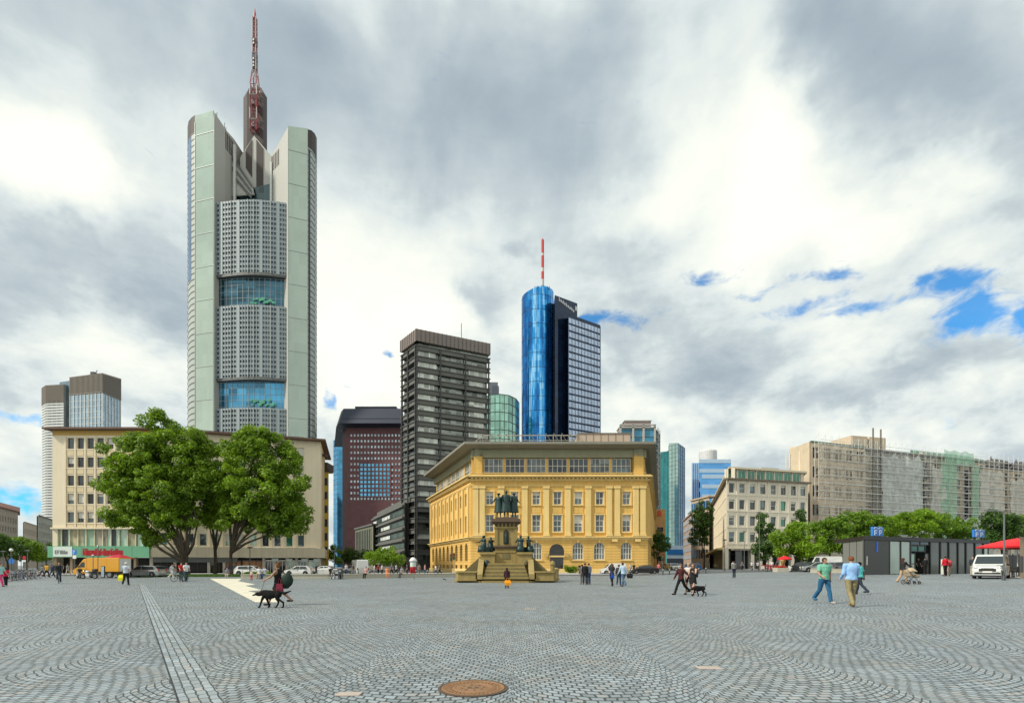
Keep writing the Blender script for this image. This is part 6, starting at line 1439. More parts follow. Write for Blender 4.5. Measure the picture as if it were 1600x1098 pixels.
# pedestal
def sq(mb, hw, z0, z1, m=0, dy=0): mb.box(XM-hw, XM+hw, YM-hw-dy, YM+hw, z0, z1, m)
mb = MB(); sq(mb, 1.12, .33, 2.7); sq(mb, 1.18, 2.7, 2.84); sq(mb, 1.02, 2.84, 3.2); mb.build('pedestal_base', m_ms, e)
mb = MB(); sq(mb, 1.2, 3.2, 3.34); sq(mb, 1.1, 3.05, 3.2); mb.build('ledge', m_cap, e)
mb = MB(); sq(mb, .98, 3.34, 4.95)
for sx_ in (-1, 1):
    mb.box(XM+sx_*.92-.14, XM+sx_*.92+.14, YM-1.06, YM-.78, 3.34, 4.95)
mb.build('shaft', m_ms, e)
mb = MB(); sq(mb, 1.12, 4.95, 5.08); sq(mb, 1.06, 5.08, 5.42); mb.build('frieze', m_ms, e)
mb = MB()
for i in range(6): x_ = XM-.9+i*.36; mb.box(x_-.09, x_+.09, YM-1.13, YM-1.05, 5.12, 5.38)
mb.build('frieze_relief', m_nic, e)
mb = MB(); sq(mb, 1.18, 5.42, 5.52); sq(mb, 1.36, 5.52, 5.66); sq(mb, 1.28, 5.66, 5.82); sq(mb, 1.0, 5.82, 5.98); mb.build('cornice', m_cap, e)
mb = MB()                        # arched niche with a small standing figure
P = [(XM-.25, 3.5), (XM+.25, 3.5)]+[(XM+.25*math.cos(PI*i/10), 4.5+.32*math.sin(PI*i/10)) for i in range(11)]
n_ = len(P); mb.add([(x_, YM-1.03, z_) for x_, z_ in P]+[(x_, YM-.9, z_) for x_, z_ in P], [tuple(range(n_-1, -1, -1))]+[(i, (i+1) % n_, n_+(i+1) % n_, n_+i) for i in range(n_)]); mb.build('niche', m_nic, e)
mb = MB(); mb.lathe([(.14, 3.5), (.17, 3.7), (.12, 4.1), (.15, 4.35), (.06, 4.45), (.075, 4.55), (.02, 4.66)], (XM, YM-1.06, 0), 12, sy=.6); mb.build('niche_figure', m_brz, e, smooth=True)
mb = MB(); mb.box(XM-.35, XM+.35, YM-1.16, YM-1.1, 2.1, 2.55); mb.build('tablet', m_msd, e)
for sx_ in (-1, 1):
    mb = MB(); mb.box(XM+sx_*1.0-.02, XM+sx_*1.0+.02, YM-.4, YM+.4, 3.6, 4.6); mb.build('side_panel', m_nic, e)
# bronze figures on top: three standing men in long coats
bz = 5.98; gB = None
for (dx_, dy_, yaw, lab, aL, aR, H_, ph) in ((-.72, .1, -.5, 'left bronze standing figure on top of the monument, one arm on his companion', (.2, .5, .9), (.7, .9, .6), 2.32, 1), (0, -.25, .05, 'tallest middle bronze figure in a long gown on top of the monument', (.5, .5, 1.2), (.3, .25, .9), 2.5, -1), (.74, .1, .55, 'right bronze standing figure on top of the monument holding a scroll', (.6, .7, .6), (.1, .35, 1.0), 2.34, 1)):
    bd, J, W_ = figure('bronze_statue', lab, 'statue', 0, YM+dy_, H=H_, yaw=yaw, x=XM+dx_, z=bz, pose='stand', bronze=m_brz, armL=aL, armR=aR, near=False, build=1.25, coat=((0, 0, 0), .40, .12))
    mb = MB(); s_ = H_/1.75; hz_ = (J['hc'].z-bz)
    mb.ell((0, .01, hz_+.05*s_), (.098*s_, .105*s_, .09*s_), 12, 8); mb.lathe([(.13*s_, -.02), (.12*s_, .06), (.09*s_, .09), (.02, .10)], (0, .0, hz_+.05*s_), 14) if dx_ else None
    mb.build('hair_and_cap', m_brz, bd, smooth=True)
    mb = MB()     # cloak hanging at the back and shoulders
    loft(mb, [(0, .05, 1.46*s_, .12*s_, .08*s_), (0, .05, 1.40*s_, .26*s_, .14*s_), (0, .08, 1.1*s_, .27*s_, .15*s_), (0, .12, .75*s_, .27*s_, .12*s_), (0, .13, .45*s_, .25*s_, .10*s_)], 18); mb.build('cloak', m_brz, bd, smooth=True)
# seated bronze figures on the side blocks
for (x_, y_, yaw, lab, H_, lean_) in ((-2.05, -1.0, -.9, 'larger seated bronze figure in draped robe on the left block of the monument', 1.95, .12), (-1.45, -.2, .5, 'smaller bronze figure leaning behind the robed one on the left block of the monument', 1.7, .1), (1.35, -1.0, -.2, 'veiled seated bronze figure nearest the shaft on the right block of the monument', 2.0, .12), (2.1, -.6, .7, 'outer seated bronze figure with raised head on the right block of the monument', 1.85, .0)):
    bd, J, W_ = figure('bronze_statue', lab, 'statue', 0, YM+y_, H=H_, yaw=yaw, x=XM+x_, z=2.72, pose='sit', bronze=m_brz, armL=(.6, .4, .9), armR=(.9, .3, .7), build=1.25, lean=lean_, seat=.55)
    s_ = H_/1.75; mb = MB(); mb.box(-.3*s_, .3*s_, -.08, .40*s_, 0, .50); mb.build('seat', m_brz, bd)
    mb = MB(); loft(mb, [(0, -.25*s_, .0, .34*s_, .34*s_), (0, -.22*s_, .25*s_, .32*s_, .34*s_), (0, -.15*s_, .5*s_, .27*s_, .34*s_), (0, -.03, .66*s_, .21*s_, .2*s_), (0, .02, .95*s_, .22*s_, .16*s_), (0, .02, 1.12*s_, .15*s_, .11*s_)], 18); mb.build('robe', m_brz, bd, smooth=True)
    hh = J['hc'].z-2.72; mb = MB(); mb.ell((0, .02*s_, hh+.03*s_), (.105*s_, .115*s_, .125*s_), 12, 8); mb.build('veil', m_brz, bd, smooth=True)
# ================================================================== trees
def leafmat(name, dark, lightc, tr=.35):
    m = bpy.data.materials.new(name); nt, N, L = nodes_of(m); out = N.new('ShaderNodeOutputMaterial'); g = N.new('ShaderNodeNewGeometry'); pos = g.outputs['Position']
    nz = noisen(nt, pos, .32, 3, .6); v = mth(nt, 'ADD', mth(nt, 'MULTIPLY', g.outputs['Random Per Island'], .45), mth(nt, 'MULTIPLY_ADD', nz, 1.5, -.5))
    c = ramp(nt, v, [(.05, dark), (.45, tuple((a+b)/2 for a, b in zip(dark, lightc))), (.9, lightc)])
    d = N.new('ShaderNodeBsdfPrincipled'); d.inputs['Roughness'].default_value = .55; d.inputs['Specular IOR Level'].default_value = .35; L.new(c, d.inputs['Base Color'])
    t = N.new('ShaderNodeBsdfTranslucent'); L.new(mixc(nt, .5, c, (lightc[0]*1.3, lightc[1]*1.3, .02)), t.inputs[0]); mx = N.new('ShaderNodeMixShader'); mx.inputs[0].default_value = tr; L.new(d.outputs[0], mx.inputs[1]); L.new(t.outputs[0], mx.inputs[2]); L.new(mx.outputs[0], out.inputs[0]); return m
lf_plane = leafmat('plane_leaves', (.020, .07, .006), (.27, .43, .025)); lf_dark = leafmat('dark_leaves', (.012, .04, .010), (.09, .18, .03)); lf_lime = leafmat('lime_leaves', (.04, .12, .008), (.30, .47, .03), .45); lf_mid = leafmat('mid_leaves', (.025, .08, .006), (.20, .345, .02))
m_bark = M('bark', (.075, .06, .042), .95, var=.45, scale=2.2, bump=.5, bscale=14, coords='W'); m_barkd = M('dark_bark', (.045, .038, .028), .95, var=.3, scale=3)
RS = np.random.RandomState(5)
def leaves(parent, clumps, per, size, mat, name='crown', squash=.8):
    cs = np.array([c[:3] for c in clumps]); rs = np.array([c[3] for c in clumps]); n = len(clumps)
    cnt = np.maximum(12, (per*(rs/rs.mean())**2)).astype(int); idx = np.repeat(np.arange(n), cnt); m = len(idx)
    d = RS.normal(size=(m, 3)); d /= np.linalg.norm(d, axis=1)[:, None]; rad = rs[idx]*(.45+.6*RS.rand(m)**.7); p = cs[idx]+d*rad[:, None]*np.array([1, 1, squash]); 
    nrm = d*.7+RS.normal(size=(m, 3))*.6+np.array([0, 0, .35]); nrm /= np.linalg.norm(nrm, axis=1)[:, None]
    t = RS.normal(size=(m, 3)); t -= nrm*(t*nrm).sum(1)[:, None]; t /= np.linalg.norm(t, axis=1)[:, None]; b = np.cross(nrm, t); s = size*(.6+.8*RS.rand(m))[:, None]
    droop = np.array([0, 0, -1.0])
    v = np.stack([p-t*s, p-b*s*.55-t*s*.1, p+t*s+droop*s*.25, p+b*s*.55-t*s*.1], 1).reshape(-1, 3)-np.array(off(parent))
    me = bpy.data.meshes.new(name); me.vertices.add(m*4); me.vertices.foreach_set('co', v.ravel()); me.loops.add(m*4); me.loops.foreach_set('vertex_index', np.arange(m*4)); me.polygons.add(m); me.polygons.foreach_set('loop_start', np.arange(m)*4)
    me.materials.append(mat); me.update(calc_edges=True); o = bpy.data.objects.new(name, me); C.objects.link(o); o.parent = parent; return o
def tree(px, Y, ells, label, mat, trunk_r=.3, per=70, size=.3, clump=1.2, dens=1.0, group=None, fork=.35, base_dx=0, nm='tree', forks=(), bark=None):
    X = AX(px, Y); k = Y/F; z0 = G(X, Y); e = empty(nm, (X, Y, z0), label, 'tree', group); cl = []; cen = []
    for (ex, ey, rx, ry) in ells:
        c = Vector((AX(ex, Y), Y, AZ(ey, Y))); a, b_ = rx*k, ry*k; dpt = a*.85; cen.append((c, a, b_)); n = max(5, int(dens*(a*b_*dpt)**(2/3)*4.0/clump**2))
        for _ in range(n):
            d = RS.normal(size=3); d /= np.linalg.norm(d); r = (.45+.65*RS.rand()**.8); cl.append((c.x+d[0]*a*r, c.y+d[1]*dpt*r, c.z+d[2]*b_*r, clump*(.55+.75*RS.rand())))
    leaves(e, cl, per, size, mat)
    # limbs
    mb = MB(); zc = min(c.z-b_*.3 for c, a, b_ in cen); zf = z0+(zc-z0)*(.5 if not fork else fork)+.3; top = Vector((X+base_dx, Y, max(z0+1.2, zf)))
    rj = Vector((RS.uniform(-.12, .12), 0, 0))
    mb.path([(X, Y, z0-.1), (X, Y, z0+.15), Vector((X, Y, z0+.5)), (Vector((X, Y, z0))+top)/2+rj, top], [trunk_r*1.5, trunk_r*1.2, trunk_r, trunk_r*.9, trunk_r*.8], 12)
    mb.build('trunk', bark or m_bark, e, smooth=True); mb = MB()
    for c, a, b_ in cen:
        q = c-Vector((0, 0, b_*.2)); mid = top.lerp(q, .45)+Vector((RS.uniform(-.3, .3), RS.uniform(-.3, .3), RS.uniform(-.1, .5))); r = trunk_r*(.5 if trunk_r < .45 else .27); mb.path([top-Vector((0, 0, .3)), top.lerp(mid, .5)+Vector((0, 0, .15)), mid, q], [r*1.2, r, r*.7, r*.3], 8)
        for _ in range(5):
            t = cl[RS.randint(len(cl))]; t = Vector(t[:3]); 
            if (t-c).length > max(a, b_)*1.3: continue
            s_ = mid.lerp(q, RS.uniform(0, .9)); m2 = s_.lerp(t, .5)+Vector((RS.uniform(-.3, .3), RS.uniform(-.3, .3), .2)); mb.path([s_, m2, t], [r*.35, r*.22, r*.08], 5)
    for path_, r in forks: mb.path([(AX(a, Y+dy), Y+dy, AZ(b_, Y)) for a, b_, dy in path_], [r*(1-.65*i/(len(path_)-1)) for i in range(len(path_))], 8)
    if mb.v: mb.build('branch', bark or m_bark, e, smooth=True)
    return e
tree(291, 78, [(246, 678, 30, 30), (205, 712, 36, 34), (258, 716, 48, 40), (300, 700, 26, 28), (192, 762, 30, 34), (246, 772, 52, 44), (205, 800, 36, 30), (276, 805, 36, 26), (304, 752, 30, 40), (230, 838, 22, 12)], 'largest plane tree with low spreading limbs, left of the three before the office block', lf_plane, .55, per=170, size=.20, clump=1.0, nm='plane_tree', group='plane trees before the office block', fork=.25,
     forks=[([(290, 880, 0), (268, 868, 0), (250, 858, -.5), (228, 838, -1)], .26), ([(291, 872, 0), (280, 845, 0), (268, 820, .3), (258, 790, 0)], .30), ([(293, 865, 0), (302, 850, -.3), (308, 820, 0), (300, 780, 0)], .26), ([(291, 868, 0), (292, 830, .2), (284, 780, .4)], .28)])
tree(336, 84, [(328, 728, 26, 36), (340, 775, 30, 36), (326, 810, 24, 22)], 'slender middle plane tree hemmed in between the two bigger crowns', lf_plane, .32, per=150, size=.20, clump=1.0, nm='plane_tree', group='plane trees before the office block', fork=.5, forks=[([(336, 862, 0), (345, 835, 0), (352, 800, 0)], .18)])
tree(361, 79, [(386, 700, 30, 32), (430, 716, 34, 34), (360, 748, 30, 40), (408, 770, 48, 44), (456, 762, 24, 40), (462, 806, 22, 26), (376, 806, 30, 26), (425, 815, 30, 20), (402, 686, 24, 18)], 'right-hand plane tree whose crown reaches the end of the office block', lf_plane, .36, per=170, size=.20, clump=1.0, nm='plane_tree', group='plane trees before the office block', fork=.45,
     forks=[([(361, 850, 0), (372, 825, 0), (392, 800, .2), (415, 780, 0)], .25), ([(361, 845, 0), (358, 810, 0), (352, 780, 0)], .22)])
T = [(12, 95, [(2, 852, 22, 18), (20, 858, 18, 16)], 'dark green tree at the left edge behind the bicycles', lf_dark, .2), (42, 100, [(38, 855, 20, 16), (58, 860, 18, 14)], 'bushy dark tree between the left edge and the office block', lf_mid, .2), (72, 110, [(72, 858, 12, 18)], 'narrow dark tree touching the left wall of the office block', lf_dark, .15),
     (523, 118, [(522, 862, 9, 10), (528, 868, 10, 9)], 'small bright tree beside the mustard house', lf_mid, .14), (550, 125, [(548, 868, 15, 12)], 'dark tree below the maroon block', lf_dark, .2), (571, 112, [(570, 868, 10, 13)], 'dark tree before the small olive facade', lf_dark, .15), (597, 98, [(590, 869, 17, 10), (606, 866, 14, 9), (614, 874, 13, 8)], 'low bright green tree by the advertising column', lf_lime, .15),
     (1027, 130, [(1027, 852, 10, 24), (1036, 845, 9, 18)], 'dark tree in the street mouth beside the bank', lf_dark, .2), (1100, 135, [(1090, 812, 12, 18), (1100, 800, 14, 18), (1093, 838, 14, 14), (1100, 826, 10, 14)], 'tall dark street tree leaning on the white corner office', lf_dark, .22),
     (1192, 100, [(1190, 812, 8, 16), (1196, 840, 12, 20), (1200, 862, 14, 12), (1186, 860, 8, 14)], 'slim open tree in front of the white corner office', lf_dark, .12), (1243, 84, [(1226, 850, 22, 18), (1262, 852, 26, 20), (1246, 832, 24, 16)], 'rounded lime green tree above the red parasol', lf_lime, .18), (1207, 112, [(1208, 830, 9, 16), (1250, 818, 8, 18)], 'thin dark treetop behind the rounded lime tree', lf_dark, .12),
     (1297, 88, [(1282, 828, 20, 18), (1306, 822, 22, 16), (1295, 848, 26, 16)], 'leafy tree between the lime tree and the pavilion', lf_mid, .16), (1347, 92, [(1332, 816, 22, 16), (1358, 822, 24, 18), (1345, 840, 28, 12)], 'full green tree behind the left end of the pavilion', lf_mid, .18), (1400, 96, [(1392, 822, 18, 16), (1404, 826, 20, 14)], 'pale green tree behind the first blue parking sign', lf_lime, .15),
     (1437, 90, [(1420, 812, 20, 12), (1442, 806, 22, 10), (1440, 828, 28, 14)], 'yellow green tree behind the middle of the pavilion', lf_lime, .16), (1487, 92, [(1480, 824, 24, 16), (1508, 826, 24, 16)], 'mid green tree left of the second parking sign', lf_mid, .16), (1566, 84, [(1555, 818, 24, 18), (1578, 826, 22, 20), (1560, 840, 26, 14)], 'dark rounded tree behind the lamp post on the right', lf_dark, .2), (1597, 95, [(1600, 824, 18, 18)], 'green tree at the right edge above the beige kiosk', lf_mid, .18), (1468, 99, [(1462, 812, 16, 14)], 'short green treetop before the gutted house', lf_mid, .14)]
for px, Y, el, lab, mt, r in T: tree(px, Y, el, lab, mt, r, per=110, size=.19, clump=.9, nm='tree', fork=.5, bark=m_barkd)
# lawn verge and hedge below the plane trees
m_grass = leafmat('grass_blades', (.02, .06, .008), (.10, .20, .02), .2)
mb = MB(); sheet(mb, [(AX(196, 67), 67), (AX(500, 70), 70), (AX(500, 73.5), 73.5), (AX(196, 73.5), 73.5)], .02); tag(mb.build('lawn', M('lawn_soil', (.035, .06, .018), .95, var=.4, scale=1.5)), None, None, kind='structure')
v = []; fcs = []; n = 26000; xs = RS.uniform(AX(200, 68), AX(500, 70), n); ys = RS.uniform(67.3, 73.4, n); hts = RS.uniform(.10, .34, n); an = RS.uniform(0, PI, n); w_ = .035
dx_ = np.cos(an)*w_; dy_ = np.sin(an)*w_; lx = RS.uniform(-.1, .1, n); V = np.stack([np.stack([xs-dx_, ys-dy_, np.full(n, .02)], 1), np.stack([xs+dx_, ys+dy_, np.full(n, .02)], 1), np.stack([xs+lx, ys, hts], 1)], 1).reshape(-1, 3)
me = bpy.data.meshes.new('grass'); me.vertices.add(n*3); me.vertices.foreach_set('co', V.ravel()); me.loops.add(n*3); me.loops.foreach_set('vertex_index', np.arange(n*3)); me.polygons.add(n); me.polygons.foreach_set('loop_start', np.arange(n)*3); me.materials.append(m_grass); me.update(calc_edges=True)
o = bpy.data.objects.new('grass', me); C.objects.link(o); tag(o, 'grass under the plane trees', 'grass', kind='stuff')
for i, (a, b_, lab) in enumerate(((198, 232, 'low clipped hedge behind the silver estate car'), (380, 420, 'low clipped hedge beside the silver car right of the plane trees'))):
    Y = 70.5; e = empty('hedge', (AX((a+b_)/2, Y), Y, 0), lab, 'hedge'); cl = [(RS.uniform(AX(a, Y), AX(b_, Y)), RS.uniform(Y-.4, Y+.4), RS.uniform(.1, .5), .32) for _ in range(46)]; leaves(e, cl, 50, .10, lf_mid, 'foliage')
Y = 93; e = empty('shrub', (AX(893, Y), Y, .12), 'round clipped shrub beside the bank entrance', 'shrub'); leaves(e, [(AX(893, Y)+RS.uniform(-1, 1), Y+RS.uniform(-.5, .5), RS.uniform(.3, 1.3), .5) for _ in range(26)], 60, .12, lf_mid, 'foliage')

# ================================================================== pavilion over the car park stairs
m_ps = M('grey_panel', (.20, .21, .19), .6, var=.08, streak=.1); m_pd = M('anthracite_panel', (.075, .08, .078), .55, var=.1); m_pg = glass('milky_glass', (.46, .56, .50), metal=.1, var=.06, rough=.15); m_bk = M('black_steel', (.018, .02, .02), .4)
g_pv = glass('pavilion_glass', (.12, .13, .115), metal=.25, var=.4, scale=.35); m_blue = M('sign_blue', (.02, .19, .62), .4, var=.04); m_wht = M('sign_white', (.8, .8, .8), .5); m_neon = M('blue_strip', (.03, .15, .75), .4)
K = [W2(1317, 58), W2(1351, 52), W2(1545, 61)]; e = empty('pavilion', (K[1].x, K[1].y, .52), 'low anthracite and glass car park pavilion with blue P signs on its roof', 'pavilion')
f0, f1 = Fr(K[0], K[1]), Fr(K[1], K[2]); zb, zt = .45, AZ(841, 52)
mb = MB(); wall(mb, f0, 0, f0.L, zb, zt, [], .1); mb.build('side_wall', m_ps, e)
mb = MB(); verts(mb, f0, lin(0, f0.L, 3), .04, zb, zt-.1, .03); verts(mb, f0, [f0.L-.1], .2, zb, zt, .06); mb.build('panel_joint', m_bk, e)
U = lambda p: f1.U(p)
mb = MB(); fbox(mb, f1, .0, U(1389), zb, zt-.1, .0, -.2); mb.build('front_panel', m_pd, e)
mb = MB(); fbox(mb, f1, U(1369), U(1371.3), AZ(862, 53), AZ(846, 53), .04, 0); mb.build('blue_strip', m_neon, e)
mb = MB(); fbox(mb, f1, U(1354), U(1354.8), zb+1.1, zb+2.0, .05, 0); mb.build('door_handle', m_steel, e)
each('milky_panel', m_pg, e, f1, [(U(1391), U(1406.5), zb+.15, zt-.2, -.05, -.12), (U(1408.5), U(1422), zb+.15, zt-.2, -.05, -.12), (U(1538), f1.L-.1, zb+.15, zt-.2, -.05, -.12)])
each('post', m_bk, e, f1, [(U(p)-.09, U(p)+.09, zb, zt-.1, .02, -.25) for p in (1390, 1407.5, 1423, 1454, 1470, 1483, 1497.5, 1510, 1524, 1537.3)]+[(f1.L-.12, f1.L, zb, zt-.1, .02, -.25)])
each('glass_panel', g_pv, e, f1, [(U(a)+.1, U(b)-.1, zb+.1, zt-.15, -.08, -.12) for a, b in ((1454, 1470), (1470, 1483), (1483, 1497.5), (1497.5, 1510), (1510, 1524), (1524, 1537.3))])
# glass entrance: transom lights above an open doorway
o = win(e, f1, U(1424), U(1447), zt-1.25, zt-.55, m_bk, g_green, depth=.1, nv=2, bar=.10, name='transom_window'); win(e, f1, U(1424), U(1453), zt-.5, zt-.12, m_bk, g_mid, depth=.1, nv=2, bar=.06, name='transom_window')
win(e, f1, U(1424), U(1431.5), zb+.1, zt-1.4, m_bk, g_pale, depth=.12, nv=1, nh=2, bar=.08, name='door_leaf'); win(e, f1, U(1446), U(1453.5), zb+.1, zt-1.4, m_bk, g_pv, depth=.12, bar=.08, name='door_leaf')
mb = MB(); fbox(mb, f1, U(1424), U(1454), zb, zt-.2, -4.5, -4.6); fbox(mb, f1, 4.5, f1.L-.2, zb, zt-.2, -4.8, -5.0); mb.build('inner_wall', m_int, e)
mb = MB(); P = [f0.p(0, 0), f1.p(0, 0), f1.p(f1.L, 0), f1.p(f1.L, 0, -5.5), f1.p(5, 0, -6.5)]; c = sum((Vector(p[:2]) for p in P), Vector((0, 0)))/5; mb.prism([tuple(p) for p in outset([Vector(p[:2]) for p in P], .10)], zt-.12, zt+.28); mb.build('roof', m_bk, e)
mb = MB(); fbox(mb, f1, 1, f1.L-.5, zb-.4, zb+.03, .0, -3); mb.build('base', m_ps, e)
def stroke(mb, f, pts, w, d0, d1):
    for a, b in zip(pts, pts[1:]):
        a = Vector(a); b = Vector(b); t = (b-a).normalized()*w/2; n_ = Vector((-t.y, t.x)); q = [a-t-n_, b+t-n_, b+t+n_, a-t+n_]; mb.hexa([f.p(p.x, p.y, d1) for p in (q[0], q[1])]+[f.p(p.x, p.y, d0) for p in (q[1], q[0])]+[f.p(p.x, p.y, d1) for p in (q[3], q[2])]+[f.p(p.x, p.y, d0) for p in (q[2], q[3])])
def psign(p0, p1, y0, y1, lab, first='P'):
    a, b = U(p0), U(p1); Yc = f1.a.y+f1.u.y*a; z1, z0 = AZ(y0, Yc), AZ(y1, Yc); q = f1.p((a+b)/2, zt+.28, -.3); e2 = empty('parking_sign', q, lab, 'sign'); w_ = b-a; h_ = z1-z0
    mb = MB(); fbox(mb, f1, a, b, z0, z1, -.2, -.4); bd = mb.build('sign_board', m_blue, e2)
    mb = MB(); verts(mb, f1, [a+w_*.2, b-w_*.2], .08, zt+.27, z0, -.25, 0, -.35); mb.build('post', m_bk, e2)
    mb = MB()
    for k_, ch in ((0, first), (1, 'P')):
        x0 = a+w_*(.17+.44*k_); pw = w_*.20; zl = z0+h_*.12; zh = z0+h_*.60; zm = zl+(zh-zl)*.45; t_ = h_*.10
        stroke(mb, f1, [(x0, zl), (x0, zh)], t_, -.2, -.17)
        if ch == 'P': stroke(mb, f1, [(x0, zh), (x0+pw*.7, zh), (x0+pw, zh-(zh-zm)*.3), (x0+pw, zm+(zh-zm)*.3), (x0+pw*.7, zm), (x0, zm)], t_, -.2, -.168)
        else: stroke(mb, f1, [(x0, zh), (x0+pw, zh)], t_, -.2, -.168); stroke(mb, f1, [(x0, zm), (x0+pw*.8, zm)], t_, -.2, -.169)
        xm = x0+pw*.5; rr = w_*.20; stroke(mb, f1, [(xm+rr*math.cos(q_), zh+h_*.03+rr*.8*math.sin(q_)) for q_ in [PI*.18+PI*.64*i/6 for i in range(7)]], t_*.55, -.2, -.171)
    mb.build('lettering', m_wht, bd)
psign(1367, 1383.5, 822, 836.5, 'blue parking sign with white F P lettering on the left end of the pavilion roof', 'F'); psign(1525.5, 1541.5, 826.5, 838.5, 'blue parking sign with two white P letters on the right end of the pavilion roof')
q = f1.p(U(1461), .5, 1.0); e = empty('ticket_machine', (q[0], q[1], .5), 'white ticket machine with a yellow green panel before the pavilion glass', 'ticket machine'); mb = MB(); a = U(1458.5); b = U(1465); fbox(mb, f1, a, b, .5, AZ(873, 54), 1.2, .7); mb.build('housing', M('machine_white', (.60, .63, .55), .5), e)
mb = MB(); fbox(mb, f1, a+.06, b-.06, 1.0, 1.9, 1.23, 1.2); mb.build('panel', M('machine_yellow', (.42, .50, .10), .5), e); mb = MB(); fbox(mb, f1, a+.1, b-.1, 1.95, 2.15, 1.23, 1.2); fbox(mb, f1, a+.12, a+.3, 1.5, 1.7, 1.25, 1.23); mb.build('display', m_bk, e)
# beige kiosk at the right edge
f = Fr(W2(1593.5, 38), W2(1660, 42)); e = empty('kiosk', f.p(0, .5), 'beige kiosk with overhanging roof cut off by the right edge', 'kiosk'); mb = MB(); wall(mb, f, 0, f.L, .5, AZ(838, 38), [(1.5, 3, 1.4, 2.8)], .1); f2 = Fr(ext(W2(1593.5, 38), 5), W2(1593.5, 38)); wall(mb, f2, 0, f2.L, .5, AZ(838, 38), [], .1); mb.build('wall', M('kiosk_beige', (.48, .36, .24), .8), e)
mb = MB(); A_ = f.p(-.4, 0, .5); B_ = f.p(f.L, 0, .5); mb.prism([A_, B_, ext(Vector(B_[:2]), 5), ext(Vector(A_[:2]), 5)], AZ(839, 38), AZ(832, 38)); mb.build('roof', M('kiosk_roof', (.35, .33, .28), .7), e); mb = MB(); fbox(mb, f, .08, .5, 1.0, 2.2, .05, 0); mb.build('notice_board', m_frD, e); mb = MB(); fbox(mb, f, 1.5, 3, 1.4, 2.8, -.1, -.15); mb.build('window', g_dark, e)
